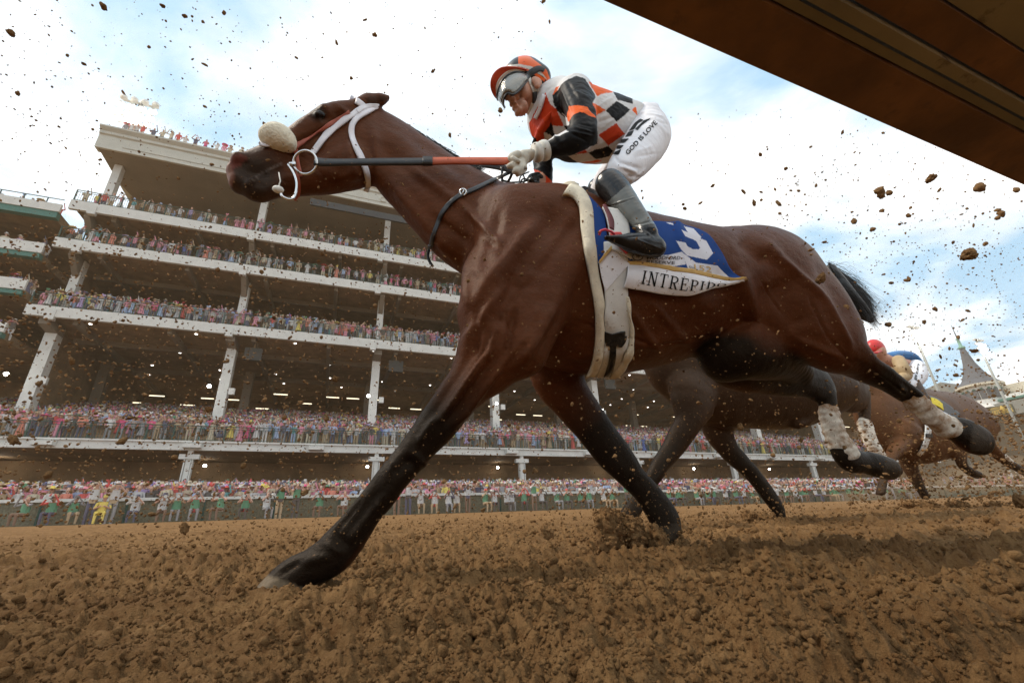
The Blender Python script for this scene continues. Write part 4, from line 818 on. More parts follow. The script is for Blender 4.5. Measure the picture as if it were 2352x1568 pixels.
def stroke_text(word, widths, gap=.12):
    V = []; F = []; x0 = 0
    for ch, w in zip(word, widths):
        for (ax, ay), (bx, by), t in GL[ch]:
            a = np.array([x0+ax*w, ay]); b = np.array([x0+bx*w, by]); d = b-a; L = np.linalg.norm(d); d /= L; n_ = np.array([-d[1], d[0]])*t*.36; m = max(1, int(L/.12)); s = len(V)
            for k in range(m+1): q = a+(b-a)*k/m; V += [q+n_, q-n_]
            F += [[s+2*k, s+2*k+1, s+2*k+3, s+2*k+2] for k in range(m)]
        x0 += w+gap
    return np.array(V), F, x0-gap
V_, F_, W_ = stroke_text('INTREPIDO', [.42, .85, .72, .8, .74, .7, .42, .8, .8])
top = smoothpts(Sl([(520, 995), (640, 1010), (850, 1045), (1050, 1088), (1250, 1128), (1450, 1165), (1640, 1190), (1780, 1208), (1960, 1218)]), 60)
bot = smoothpts(Sl([(470, 1215), (640, 1250), (860, 1285), (1060, 1315), (1240, 1335), (1420, 1335), (1600, 1310), (1740, 1278), (1930, 1246)]), 60)
Wd = []; okk = []
for x, y in V_:
    u = x/W_*59; i = int(min(58, u)); f = u-i; q = (top[i]*(1-f)+top[i+1]*f)*y+(bot[i]*(1-f)+bot[i+1]*f)*(1-y); h = hit(bv_band, q[0], q[1], .0016); okk.append(h is not None); Wd.append(h[0] if h else np.zeros(3))
me = bpy.data.meshes.new('lettering'); me.from_pydata([tuple(w) for w in Wd], [], [f for f in F_ if all(okk[i] for i in f)]); me.materials.append(m_ink); link('lettering', me, scl)
sc_fn = lambda o: link_to(o, scl)
def link_to(o, p): o.parent = p; o.matrix_parent_inverse = Matrix.Translation(p.location).inverted(); return o
for txt, quad, mat, bo in (('WOODFORD', [(590, 740), (1165, 752), (1150, 808), (560, 815)], m_ink, .01), ('RESERVE', [(580, 818), (1065, 840), (1060, 890), (580, 868)], m_ink, .01),
    ('152', [(1390, 885), (1690, 935), (1690, 1035), (1400, 975)], m_gold, 0), ('KENTUCKY', [(1310, 905), (1500, 1000), (1490, 1030), (1300, 950)], m_ink, 0), ('DERBY', [(1480, 990), (1640, 1040), (1630, 1075), (1470, 1035)], m_ink, 0)):
    v, f = text_mesh(txt, bo); lay(v, f, [SX(*q) for q in quad], [bv_cloth], .0018, 'lettering', mat, sc_fn)
decal('red_rose_mark', [(1665, 1050), (1700, 1055), (1715, 1072), (1690, 1085), (1662, 1072)], SX, [bv_cloth], .0018, m_red, sc_fn)
v, f = text_mesh('W', .03)
lay(v, f, [SX(400, 725), SX(470, 735), SX(465, 790), SX(395, 780)], [bv_cloth], .002, 'lettering', m_ink, sc_fn)
rg = crom(np.array([SX(430+88*math.cos(a), 757+66*math.sin(a)) for a in np.linspace(0, 2*math.pi, 14)]), 3)
mb = MB(); pts = [hit(bv_cloth, *q, .0015, 1.0)[0] for q in rg]; mb.tube(pts, .0012, 5, caps=False); mb.build('ring_emblem', m_ink, scl, True)
# --- saddle with pads, girth and stirrup
sad = empty('racing_saddle', P(1390, 560, 1.0).tolist(), 'small racing saddle with cream fleece pad edge, white girth and red stirrup strap', 'saddle')
def pad(name, La, Lb, mat, off, th, nu=90, nv=10, puff=.008, Yd=1.05):
    G, N = drape(hb_, La, Lb, nu, nv, off, th, lambda u, v: puff*math.sin(math.pi*min(1, max(0, v)))**.6, Yd=Yd); sheet(name, G, N, th, mat, sad); return G, N
pad('fleece_pad', [(1290, 452), (1312, 455), (1329, 480), (1335, 542), (1344, 600), (1353, 645), (1362, 690), (1366, 730), (1365, 790), (1357, 835), (1342, 872)], [(1310, 430), (1335, 440), (1357, 480), (1363, 557), (1369, 610), (1377, 650), (1385, 690), (1387, 745), (1385, 795), (1378, 830), (1366, 860)], m_fleece, .004, .010)
pad('fleece_pad', [(1433, 680), (1440, 720), (1443, 760), (1437, 800), (1420, 832), (1396, 858), (1378, 862)], [(1440, 684), (1450, 730), (1452, 770), (1447, 810), (1436, 838), (1412, 862), (1392, 874)], m_fleece, .006, .010, 60)
pad('girth', [(1384, 560), (1386, 640), (1388, 700), (1388, 760), (1385, 800), (1378, 830), (1368, 858)], [(1440, 560), (1438, 640), (1440, 700), (1443, 750), (1438, 790), (1424, 826), (1400, 860)], m_wht2, .007, .006, 70, 12, .002)
pad('girth_buckle', [(1384, 760), (1386, 775), (1388, 790)], [(1430, 757), (1430, 775), (1428, 792)], m_boot, .016, .004, 16, 10, .003)
pad('girth_elastic', [(1397, 788), (1396, 815), (1390, 840), (1382, 862)], [(1411, 788), (1411, 815), (1405, 842), (1395, 866)], m_boot, .016, .003, 30, 5, .001)
pad('saddle_flap', [(1378, 486), (1388, 510), (1396, 550), (1402, 580)], [(1432, 500), (1440, 530), (1442, 560), (1444, 600)], m_wht2, .016, .006, 30, 12, .004)
m_maroon = plain('maroon_trim', (.12, .015, .02), .6)
pad('maroon_trim', [(1377, 484), (1388, 508), (1394, 535)], [(1384, 484), (1402, 515), (1404, 540)], m_maroon, .022, .004, 20, 5, .002)
pad('stirrup_strap', [(1394, 548), (1404, 566), (1420, 582), (1430, 592)], [(1418, 548), (1428, 562), (1434, 576), (1436, 588)], m_red, .028, .004, 20, 6, .002)
lk = lambda pts: [np.array(P(*p[:2], p[2])) for p in pts]
mb = MB(); mb.tube(lk([(1376, 540, .93), (1380, 530, .92), (1390, 527, .915), (1404, 532, .915), (1412, 538, .915)]), .004, 8); mb.build('stirrup', plain('pink_stirrup', (.65, .05, .09), .4), sad, True)
# pommel: rolled tan pad and saddle tree
for nm, rows, mat in (('pommel_pad', [(1283, 452, 12, 1.22), (1296, 440, 17, 1.20), (1312, 434, 17, 1.17), (1326, 446, 12, 1.13)], m_fleece),
    ('pommel_cover', [(1318, 437, 13, 1.15), (1328, 446, 14, 1.12), (1338, 462, 13, 1.08), (1346, 478, 11, 1.04)], m_gold),
    ('seat', [(1340, 440, 12, 1.26), (1362, 452, 14, 1.24), (1380, 474, 13, 1.22), (1395, 490, 12, 1.20)], m_black)):
    v, f = body([cchain(lambda x, y: (x, y), 1, [(*r, 1.2) for r in rows], .01)], .004); mesh_np(nm, smooth_mesh(v, f, 1), f, mat, sad)
m_stud = plain('clear_stud', (.25, .42, .40), .15)
mb = MB()
for i in range(6): mb.torus(P(1392+9*i, 487.5+3.2*i, 1.12), .0055, .0016, CR, CU, 14, 6); mb.ball(P(1392+9*i, 487.5+3.2*i, 1.12), (.0035, .0035, .0035), 8, 6)
for i in range(5): mb.torus(P(1399+9*i, 497+3*i, 1.11), .0045, .0014, CR, CU, 14, 6)
mb.build('breathing_mesh', m_stud, sad, True)
# --- bridle
bri = empty('bridle', P(*A(800, 640), 1.28).tolist(), 'white-wrapped racing bridle with cream shadow roll, ring bit and black and orange reins', 'bridle')
wrapw = lambda w: [w, w*1.15, w*.95, w*1.12, w, w*1.18, w*.94, w*1.1, w]
strap('cheekpiece', hb_, Al([(1290, 260), (1150, 350), (1020, 450), (950, 530), (880, 625)]), wrapw(14), m_wstrap, bri, .004, .005, 50)
strap('throat_strap', hb_, Al([(1385, 255), (1300, 300), (1240, 340), (1195, 400), (1190, 480), (1215, 570), (1260, 660), (1300, 770), (1318, 850), (1300, 920)]), wrapw(12), m_wstrap, bri, .004, .005, 70)
strap('browband', hb_, Al([(1175, 192, 1.33), (1210, 205, 1.31), (1260, 235, 0), (1300, 270, 0)]), 13, m_wstrap, bri, .004, .004, 24, Yd=1.30)
strap('headpiece', hb_, Al([(1230, 300), (1290, 262), (1340, 250), (1390, 252)]), wrapw(13), m_wstrap, bri, .006, .005, 24)
strap('noseband_cheekpiece', hb_, Al([(1165, 300), (1060, 360), (950, 430), (850, 500), (740, 575)]), [9, 11, 10, 10, 11], m_brown, bri, .005, .004, 50)
strap('noseband', hb_, Al([(730, 560), (745, 600), (765, 680), (785, 760), (790, 800)]), [12, 10, 9, 8], m_brown, bri, .005, .004, 30)
sr = [cchain0([(*A(545, 480), 92*.293, YH-.065, 1.1), (*A(600, 490), 124*.293, YH-.065, 1.1), (*A(655, 515), 104*.293, YH-.07, 1.1), (*A(695, 545), 66*.293, YH-.075, 1.1)], .02)]
v, f = body(sr, .004); n_ = vnormals(v, f); v = v+n_*(np.abs(vnoise(v*np.array([1, 1, 1.0]), 260, 2, 5))*.0035)[:, None]; mesh_np('shadow_roll', v, f, m_fleece, bri)
strap('shadow_roll_tie', hb_, Al([(470, 560), (510, 555), (555, 565)]), [8, 13, 6], m_wstrap, bri, .006, .004, 12, Yd=1.3)
rc = np.array(P(*A(825, 685), 1.272)); mb = MB(); mb.torus(rc, .0385, .0042, CR, CU, 40, 10); mb.tube(lk([(*A(700, 700), 1.265), (*A(745, 692), 1.268), (*A(740, 710), 1.268)]), .006, 8); mb.build('bit_ring', m_steel, bri, True)
mb = MB(); pts = [P(*A(x, y), 1.27) for x, y in [(690, 700), (730, 760), (755, 830), (755, 900), (735, 960), (700, 975), (650, 955), (635, 930)]]; mb.tube(crom(pts, 5), .0042, 8); mb.build('bit_cheek', m_steel, bri, True)
strap('chin_strap', hb_, Al([(735, 700), (762, 770), (775, 860), (770, 930), (740, 990)]), [6, 7, 7, 9], m_brown, bri, .004, .004, 24, Yd=1.28)
mb = MB(); mb.ball(P(*A(612, 897), 1.275), (.017, .012, .012), 14, 10); mb.tube(lk([(*A(612, 890), 1.28), (*A(630, 830), 1.285), (*A(618, 765), 1.29)]), .0022, 6); mb.build('bit_guard', m_cuff, bri, True)
def band(name, rows, wid, th, mat, parent, n=40):
    """free hanging flat band along (x, y, Y), wid px tall"""
    p = resample(crom(rows, 6), n); G = np.zeros((n, 3, 3)); t = np.gradient(p[:, :2], axis=0); t /= np.linalg.norm(t, axis=1, keepdims=True); nn = np.stack([t[:, 1], -t[:, 0]], 1)
    w = np.interp(np.linspace(0, 1, n), np.linspace(0, 1, len(wid)), wid) if np.ndim(wid) else np.full(n, wid)
    for j, v in enumerate((.5, 0, -.5)): q = p[:, :2]+nn*(w*v)[:, None]; G[:, j] = [P(q[i, 0], q[i, 1], p[i, 2]) for i in range(n)]
    U = np.gradient(G, axis=0); W = np.gradient(G, axis=1); N = np.cross(U, W); N /= np.linalg.norm(N, axis=2, keepdims=True)+1e-12
    if (N.mean((0, 1))@(CAM-G.mean((0, 1)))) < 0: N = -N
    return sheet(name, G, N, th, mat, parent)
band('rein', [(*A(895, 680), 1.262), (*A(1000, 690), 1.258), (*A(1300, 686), 1.235), (*A(1600, 684), 1.21), (*A(1830, 681), 1.19)], [17, 14, 14.5, 15, 15], .005, m_black, bri)
band('rein_grip', [(*A(1790, 681), 1.193), (*A(2000, 678), 1.17), (*A(2352, 680), 1.14), (1168, 371, 1.13), (1200, 374, 1.128)], [15.5, 14, 14.5, 15.5, 14], .006, m_rubber, bri)
band('rein_wrap', [(*A(1745, 681), 1.1935), (*A(1822, 681), 1.1885)], [17.5, 17.5], .009, m_black, bri, 8)
band('rein', [(*A(830, 690), 1.46), (900, 372, 1.46), (1100, 378, 1.44), (1200, 398, 1.41)], [12, 12, 12, 12], .005, m_black, bri)
mb = MB(); mb.tube(crom(lk([(1178, 385, 1.13), (1196, 392, 1.15), (1205, 415, 1.17), (1192, 430, 1.2), (1196, 405, 1.25), (1215, 395, 1.3)]), 5), .003, 6); mb.torus(P(*LC(460, 800), 1.33), .016, .0035, CR, CU, 24, 8); mb.build('rein_buckle', m_black, bri, True)
# --- neck strap
nst = empty('neck_strap', P(1040, 470, 1.2).tolist(), 'black neck strap with a steel keeper ring across the foreground horse shoulder', 'strap')
strap('strap', hb_, [(1205, 388, 1.12), (1175, 396, 1.13), (1130, 418, 0), (1090, 437, 0), (1050, 455, 0), (1018, 488, 0), (1000, 528, 0), (992, 565, 0)], [7, 7, 8, 9, 10, 9, 8], m_black, nst, .004, .004, 60, Yd=1.14)
strap('strap_end', hb_, [(992, 560), (982, 585), (984, 600), (994, 615)], [8, 6, 4], m_black, nst, .006, .004, 20, Yd=1.2)
h = hit(hero_bvh, 1064, 446, .009); mb = MB(); mb.torus(h[0], .011, .004, CR, CU, 24, 8); mb.tube([h[0]-CU*.012-CR*.004, h[0]+CU*.012+CR*.004], .0035, 8); mb.build('keeper_ring', m_steel, nst, True)
strap('loop', hb_, [(860, 465, 1.27), (880, 477, 1.27), (915, 490, 0)], [14, 12, 9], m_black, nst, .003, .004, 12, Yd=1.27) if False else None
# --- leg bandages, mane and tail belong to the horse
def bandage(rows, parent, k=.012, res=.005):
    v, f = body([chain(rows, 4, k)], res); n_ = vnormals(v, f); v = smooth_mesh(v, f, 1); ax = np.array(P(rows[-1][0], rows[-1][1], rows[-1][4]))-np.array(P(rows[0][0], rows[0][1], rows[0][4])); ax /= np.linalg.norm(ax)
    s = v@ax; v = v+n_*(.0015*np.sin(s*210+2*vnoise(v, 8, 2, 2))+.001*np.sin(s*97))[:, None]; return mesh_np('leg_bandage', v, f, m_bandage, parent)
m_bandage = plain('muddy_bandage', (.76, .70, .60), .8, .1, 30, dirt=.85, dirt_scale=12, bumps=.3, bscale=120, bdist=.002, dirtc=(.30, .15, .055))
bandage([(2113, 899, 2087, 941, .952, .038), (2129, 914, 2106, 955, .95, .036), (2158, 940, 2133, 979, .945, .036), (2191, 959, 2161, 1001, .94, .041)], horse)
bandage([(1928, 942, 1880, 950, 1.285, .036), (1938, 974, 1888, 988, 1.285, .036), (1953, 1006, 1900, 1024, 1.285, .040), (1968, 1024, 1914, 1050, 1.285, .045)], horse)
m_hair = plain('black_hair', (.010, .009, .009), .45, .3, 80)
def hairs(name, roots, tips, n, r, parent, spread, sag=0.0, seed=3, frac=1.0):
    R = np.random.default_rng(seed); mb = MB()
    for i in range(n):
        u = R.random(); a = np.array(roots[0])*(1-u)+np.array(roots[1])*u+R.normal(0, 1, 3)*(2, 2, .012); k = R.random(); b = np.array(tips[0])*(1-k)+np.array(tips[1])*k+R.normal(0, 1, 3)*(spread, spread, .03)
        m = (a+b)/2+R.normal(0, 1, 3)*(spread*.45, spread*.45, .01)+np.array([0, sag, 0]); pts = crom([a, m, b], 5); mb.tube([P(*q) for q in pts], [r*(1-j/(len(pts)-.9)) for j in range(len(pts))], 3, caps=False)
    return mb.build(name, m_hair, parent, True)
tl = empty('tail'); tl.location = (0, 0, 0); bpy.data.objects.remove(tl)
tc_ = body([cchain(lambda x, y: (x, y), 1, [(1908, 618, 12, 1.08), (1930, 655, 17, 1.07), (1955, 690, 18, 1.07), (1980, 716, 15, 1.07), (2000, 735, 7, 1.07)], .02)], .006)
tail = mesh_np('tail', smooth_mesh(tc_[0], tc_[1], 1), tc_[1], m_hair, horse)
hairs('tail_hair', ((1905, 605, 1.08), (1940, 675, 1.07)), ((2000, 690, 1.08), (2018, 755, 1.07)), 900, .0013, tail, 6, -6)
hairs('tail_hair', ((1900, 600, 1.08), (1960, 680, 1.07)), ((1960, 640, 1.08), (2045, 745, 1.07)), 260, .0007, tail, 14, -8, 9)
hairs('mane', ((1062, 378, 1.31), (1104, 404, 1.30)), ((1090, 367, 1.31), (1118, 386, 1.30)), 170, .0012, horse, 3, -2, 4)
hairs('mane', ((900, 268, 1.37), (1070, 372, 1.36)), ((910, 280, 1.40), (1080, 384, 1.40)), 500, .0014, horse, 2, 0, 5)
hairs('mane', ((1165, 425, 1.33), (1185, 430, 1.33)), ((1190, 432, 1.30), (1205, 437, 1.30)), 90, .001, horse, 3, 2, 6)
# eye
mb = MB(); e = hit(hero_bvh, *A(950, 290), -.0125, 1.28); mb.ball(e[0], (.017, .014, .015), 18, 14); mb.build('eye', plain('dark_eye', (.008, .005, .004), .2, .2, spec=.3), horse, True)
# whip in the far glove
wh = empty('riding_whip', P(*LC(1000, 850), 1.40).tolist(), 'black riding whip held level over the withers in the far gloved fist', 'whip')
mb = MB(); pts = lk([(*LC(1460, 842), 1.38), (*LC(1380, 850), 1.38), (*LC(1200, 880), 1.385), (*LC(1000, 890), 1.39), (*LC(850, 850), 1.395), (*LC(740, 770), 1.40), (*LC(640, 720), 1.40)]); mb.tube(pts, [.006, .0065, .010, .0105, .0085, .007, .006], 10); mb.build('handle', m_black, wh, True)
mb = MB(); mb.tube(lk([(*LC(1465, 842), 1.38), (*LC(1428, 845), 1.38)]), .0078, 12); mb.build('end_cap', m_boot, wh, True)
mb = MB(); mb.tube(lk([(*LC(640, 720), 1.40), (*LC(420, 790), 1.42), (*LC(200, 800), 1.42), (*LC(40, 760), 1.42)]), [.005, .004, .004, .005], 8); mb.tube(lk([(*LC(40, 820), 1.42), (*LC(42, 700), 1.42), (*LC(38, 560), 1.42), (*LC(38, 530), 1.42)]), [.006, .006, .006, .010], 8); mb.tube(lk([(*LC(120, 830), 1.40), (*LC(190, 720), 1.38), (*LC(230, 620), 1.30)]), .006, 8); mb.build('shaft', m_black, wh, True)
# ================================================================= the two horses behind, and the jockey
def horse_mesh(name, prims, res, base, black, legs, label, relief_lines=(), mid=99):
    v, f = body(prims, res); v = smooth_mesh(v, f, 2); n = vnormals(v, f); px = project(v)
    if relief_lines: v = relief(v, n, px, relief_lines, mid)
    v = v+n*(vnoise(v, 6, 3, 3)*.006)[:, None]; c = horse_colour(v, px, base, black, legs)
    o = mesh_np(name, v, f, m_coat, None, c); tag(o, label, 'horse', 'galloping racehorses'); return o, bvh_of(v, f)
Y2 = 2.72
h2 = [chain([(1575, 740, 1560, 925, Y2, .24), (1625, 745, 1640, 972, Y2, .32), (1700, 755, 1710, 974, Y2-.03, .34), (1780, 775, 1790, 975, Y2-.06, .34), (1845, 805, 1850, 962, Y2-.08, .32), (1890, 835, 1895, 950, Y2-.1, .27)], 4, .06),
    chain([(1290, 590, 1300, 650, Y2+.05, .08), (1340, 590, 1345, 690, Y2+.05, .12), (1400, 620, 1385, 720, Y2+.05, .13), (1460, 665, 1430, 780, Y2+.04, .15), (1530, 710, 1490, 850, Y2+.02, .20)], 4, .06),
    chain([(1360, 600, 1350, 700, Y2+.05, .13), (1320, 620, 1330, 690, Y2+.05, .11), (1270, 650, 1285, 710, Y2+.05, .08)], 4, .03),
    chain([(1540, 860, 1640, 960, Y2-.15, .13), (1556, 940, 1612, 985, Y2-.15, .10), (1536, 990, 1586, 1018, Y2-.12, .08), (1513, 1032, 1564, 1045, Y2-.1, .07), (1492, 1064, 1542, 1068, Y2-.1, .062), (1482, 1086, 1526, 1094, Y2-.1, .055), (1464, 1118, 1502, 1124, Y2-.1, .045), (1446, 1148, 1482, 1160, Y2-.1, .045), (1430, 1166, 1470, 1184, Y2-.1, .052), (1412, 1190, 1452, 1204, Y2-.1, .055)], 4, .04),
    chain([(1600, 900, 1690, 960, Y2+.15, .13), (1612, 985, 1684, 980, Y2+.15, .10), (1642, 1030, 1698, 1026, Y2+.15, .08), (1668, 1058, 1722, 1052, Y2+.15, .065), (1698, 1082, 1744, 1078, Y2+.15, .06), (1726, 1112, 1766, 1108, Y2+.15, .048), (1752, 1146, 1788, 1140, Y2+.15, .046), (1770, 1172, 1802, 1164, Y2+.15, .052), (1778, 1196, 1806, 1186, Y2+.15, .055)], 4, .04),
    chain([(1930, 800, 1850, 880, Y2+.1, .16), (1970, 845, 1900, 915, Y2+.12, .12), (1992, 880, 1950, 905, Y2+.15, .08), (1999, 925, 1968, 938, Y2+.15, .06), (2000, 975, 1976, 983, Y2+.15, .042), (2011, 1010, 1990, 1019, Y2+.15, .042), (2030, 1044, 2012, 1054, Y2+.15, .045), (2050, 1056, 2030, 1072, Y2+.15, .055), (2066, 1070, 2050, 1090, Y2+.15, .055)], 4, .04),
    chain([(1880, 840, 1800, 900, Y2-.15, .15), (1900, 900, 1850, 930, Y2-.17, .10), (1880, 950, 1840, 950, Y2-.17, .07), (1860, 975, 1830, 965, Y2-.17, .06), (1840, 985, 1822, 965, Y2-.17, .05)], 4, .04)]
horse2, bv2 = horse_mesh('horse', h2, .016, (.046, .024, .0135), (.014, .009, .006), [((1600, 900), (1480, 1080), 60, 60, 1), ((1490, 1060), (1420, 1200), 60, 60, 0), ((1640, 990), (1740, 1090), 60, 60, 1), ((1730, 1080), (1800, 1200), 60, 60, 0)],
    'near-black horse galloping just behind the foreground bay, mostly hidden by it')
bandage([(2004, 971, 1971, 985, Y2+.15, .056), (2015, 1007, 1986, 1022, Y2+.15, .056), (2034, 1041, 2007, 1058, Y2+.15, .058)], horse2, .02, .008)
sc2 = empty('saddlecloth', P(1810, 800, Y2-.3).tolist(), 'white saddlecloth with a red patch showing between the bay horse and its hind leg', 'saddlecloth')
G, N = drape([bv2], [(1700, 760), (1750, 768), (1800, 782), (1840, 808)], [(1690, 830), (1750, 840), (1800, 842), (1832, 838)], 40, 20, .02, .006, Yd=Y2-.3); sheet('cloth', G, N, .006, m_white, sc2)
G, N = drape([bv2], [(1780, 788), (1800, 796), (1816, 806)], [(1784, 812), (1800, 818), (1812, 822)], 14, 8, .032, .006, Yd=Y2-.3); sheet('red_patch', G, N, .004, m_red, sc2)
Y3 = 3.75
h3 = [chain([(2035, 905, 2030, 1035, Y3, .26), (2080, 902, 2080, 1048, Y3, .34), (2120, 904, 2120, 1046, Y3, .36), (2160, 910, 2162, 1034, Y3, .36), (2200, 920, 2203, 1022, Y3, .35), (2234, 944, 2232, 1015, Y3, .30), (2250, 965, 2248, 1008, Y3, .26)], 4, .07),
    chain([(1905, 812, 1900, 850, Y3+.1, .10), (1925, 815, 1915, 880, Y3+.1, .14), (1955, 835, 1945, 905, Y3+.08, .16), (1995, 870, 1980, 950, Y3+.05, .20), (2025, 895, 2010, 985, Y3, .24)], 4, .06),
    chain([(1915, 812, 1905, 865, Y3+.1, .12), (1890, 828, 1885, 868, Y3+.1, .10), (1868, 850, 1866, 880, Y3+.1, .09)], 4, .03),
    chain([(2050, 970, 2115, 1025, Y3-.2, .16), (2052, 1005, 2098, 1024, Y3-.2, .12), (2038, 1032, 2072, 1044, Y3-.2, .09), (2028, 1058, 2054, 1064, Y3-.2, .07), (2022, 1084, 2042, 1088, Y3-.2, .055), (2018, 1110, 2036, 1113, Y3-.2, .055), (2012, 1130, 2034, 1136, Y3-.2, .065)], 4, .05),
    chain([(2045, 1000, 2110, 1020, Y3+.2, .16), (2060, 1050, 2104, 1044, Y3+.2, .11), (2074, 1080, 2108, 1072, Y3+.2, .085), (2090, 1104, 2118, 1096, Y3+.2, .065), (2104, 1126, 2126, 1118, Y3+.2, .055), (2114, 1144, 2136, 1136, Y3+.2, .065)], 4, .05),
    chain([(2230, 960, 2180, 1015, Y3-.2, .17), (2222, 1010, 2184, 1020, Y3-.2, .12), (2218, 1040, 2194, 1045, Y3-.2, .085), (2220, 1064, 2200, 1070, Y3-.2, .065), (2236, 1076, 2220, 1088, Y3-.2, .06), (2252, 1084, 2238, 1096, Y3-.2, .06)], 4, .05),
    chain([(2265, 970, 2225, 1020, Y3-.05, .18), (2280, 1012, 2252, 1036, Y3, .12), (2300, 1036, 2282, 1052, Y3, .08), (2318, 1052, 2304, 1066, Y3, .06), (2336, 1064, 2326, 1078, Y3, .06), (2356, 1076, 2346, 1090, Y3, .065)], 4, .05)]
horse3, bv3 = horse_mesh('horse', h3, .02, (.115, .050, .022), (.035, .020, .012), [((2070, 1020), (2030, 1130), 40, 50, 1), ((2080, 1050), (2130, 1140), 40, 50, 1), ((2210, 1030), (2240, 1090), 40, 40, 1), ((2290, 1040), (2350, 1085), 40, 40, 1)],
    'lighter bay horse galloping third, at the right edge under the blue-jacketed jockey')
bandage([(2306, 1040, 2288, 1056, Y3, .085), (2320, 1052, 2305, 1068, Y3, .078)], horse3, .02, .012)
sc3 = empty('saddlecloth', P(2150, 940, Y3-.3).tolist(), 'black and yellow saddlecloth on the lighter bay horse at the right edge', 'saddlecloth')
def band3(name, A_, B_, off, mat, par): G, N = drape([bv3], A_, B_, 30, 10, off, .008, Yd=Y3-.3); return sheet(name, G, N, .008, mat, par)
m_yel = plain('yellow_patch', (.80, .62, .02), .6)
band3('cloth', [(2122, 908), (2145, 915), (2170, 928), (2200, 950)], [(2118, 945), (2140, 952), (2170, 962), (2196, 974)], .02, m_black, sc3)
band3('yellow_patch', [(2132, 916), (2145, 920), (2158, 930)], [(2134, 930), (2148, 936), (2160, 944)], .034, m_yel, sc3)
band3('white_edge', [(2150, 945), (2165, 950), (2182, 960)], [(2150, 955), (2165, 960), (2186, 970)], .036, m_white, sc3)
gi3 = empty('girth', P(2120, 1000, Y3-.3).tolist(), 'white girth strap with a black buckle under the lighter bay horse', 'girth')
band3('strap', [(2118, 960), (2118, 990), (2112, 1020), (2100, 1040)], [(2134, 960), (2132, 992), (2124, 1022), (2108, 1044)], .03, m_wht2, gi3)
band3('buckle', [(2117, 996), (2118, 1004)], [(2133, 996), (2133, 1004)], .04, m_black, gi3)
# jockey of the third horse
def id2(x, y): return (x, y)
j3 = empty('person', P(2070, 850, Y3).tolist(), 'jockey in blue jacket with tan sleeves and red cap, riding the third horse at right', 'person', 'jockeys riding in the race')
def part3(name, prims, mat, res=.012, col=None):
    v, f = body(prims, res); return mesh_np(name, smooth_mesh(v, f, 1), f, mat, j3, col)
c3 = lambda rows, k=.03: cchain(id2, 1, rows, k)
part3('body', [blob(2014, 808, 17, Y3, -1), c3([(2025, 822, 12, Y3), (2050, 830, 13, Y3, 1.4), (2095, 840, 12, Y3, 1.3)]), c3([(2100, 850, 9, Y3-.15), (2098, 878, 7, Y3-.25), (2115, 900, 6, Y3-.3), (2132, 935, 5, Y3-.35)])], m_skin)
m_blue = plain('blue_jacket', (.03, .17, .42), .5, dirt=.25, dirt_scale=12); m_tan = plain('tan_sleeve', (.42, .30, .16), .6, dirt=.3, dirt_scale=12); m_redcap = plain('red_cap', (.60, .03, .03), .35, dirt=.3, dirt_scale=20); m_dkb = plain('dark_boot', (.06, .035, .022), .5, dirt=.3)
part3('jacket', [c3([(2034, 822, 11, Y3, 1.5), (2058, 817, 13, Y3, 1.5), (2086, 821, 14, Y3, 1.4), (2104, 836, 12, Y3, 1.3)])], m_blue)
part3('sleeve', [c3([(2064, 828, 12, Y3-.25), (2073, 846, 13, Y3-.3), (2081, 862, 11, Y3-.3), (2066, 870, 10, Y3-.28), (2048, 874, 8, Y3-.22)])], m_tan)
part3('sleeve', [c3([(2050, 828, 13, Y3+.25), (2048, 850, 12, Y3+.3), (2040, 868, 9, Y3+.28)])], m_tan)
part3('breeches', [c3([(2104, 842, 15, Y3-.1), (2108, 858, 17, Y3-.18), (2100, 874, 15, Y3-.25), (2088, 884, 11, Y3-.28)]), c3([(2102, 842, 14, Y3+.1), (2104, 858, 14, Y3+.2), (2094, 878, 11, Y3+.3)])], m_white)
part3('boot', [c3([(2098, 880, 12, Y3-.28), (2112, 900, 11, Y3-.32), (2124, 920, 9, Y3-.35), (2132, 934, 8, Y3-.36)]), c3([(2132, 938, 8, Y3-.36), (2118, 940, 5, Y3-.36)])], m_dkb)
part3('boot', [c3([(2096, 880, 10, Y3+.3), (2112, 905, 9, Y3+.36), (2126, 930, 8, Y3+.38)])], m_dkb)
part3('helmet', [blob(2010, 799, 19, Y3, -.8), blob(2016, 806, 15, Y3, -.9), blob(2000, 820, 15, Y3, .22, .01, True)], m_redcap, .009)
mb = MB(); mb.tube([P(x, y, Yv) for x, y, Yv in [(1992, 800, Y3+.1), (1988, 805, Y3), (1996, 812, Y3-.1), (2012, 810, Y3-.14), (2024, 806, Y3-.1)]], .016, 8); mb.build('peak', m_redcap, j3, True)
mb = MB(); mb.ball(P(2006, 814, Y3-.1), (.05, .035, .04), 12, 8); mb.build('goggles', m_lens, j3, True)
mb = MB(); mb.ball(P(2040, 878, Y3-.2), (.05, .04, .05), 10, 8); 
for i in range(4): mb.tube([P(2038, 874+3*i, Y3-.22), P(2032, 875+3*i, Y3-.24), P(2032, 880+2.5*i, Y3-.22)], .012, 6)
mb.build('glove', m_glove, j3, True)
v, f = text_mesh("JEFF RUBY'S", .03)
bvb3 = None
for o in bpy.data.objects:
    if o.name.startswith('breeches') and o.parent == j3:
        vv = np.array([tuple(x.co) for x in o.data.vertices]); ff = [tuple(p.vertices) for p in o.data.polygons]; bvb3 = BVHTree.FromPolygons([tuple(x) for x in vv], ff)
lay(v, f, [(2099, 872), (2108, 834), (2113, 838), (2107, 876)], [bvb3], .004, 'lettering', m_ink, lambda o: link_to(o, j3))
band('rein', [(2038, 876, Y3-.2), (1990, 868, Y3-.15), (1930, 862, Y3)], 4, .01, m_brown, None) if False else None
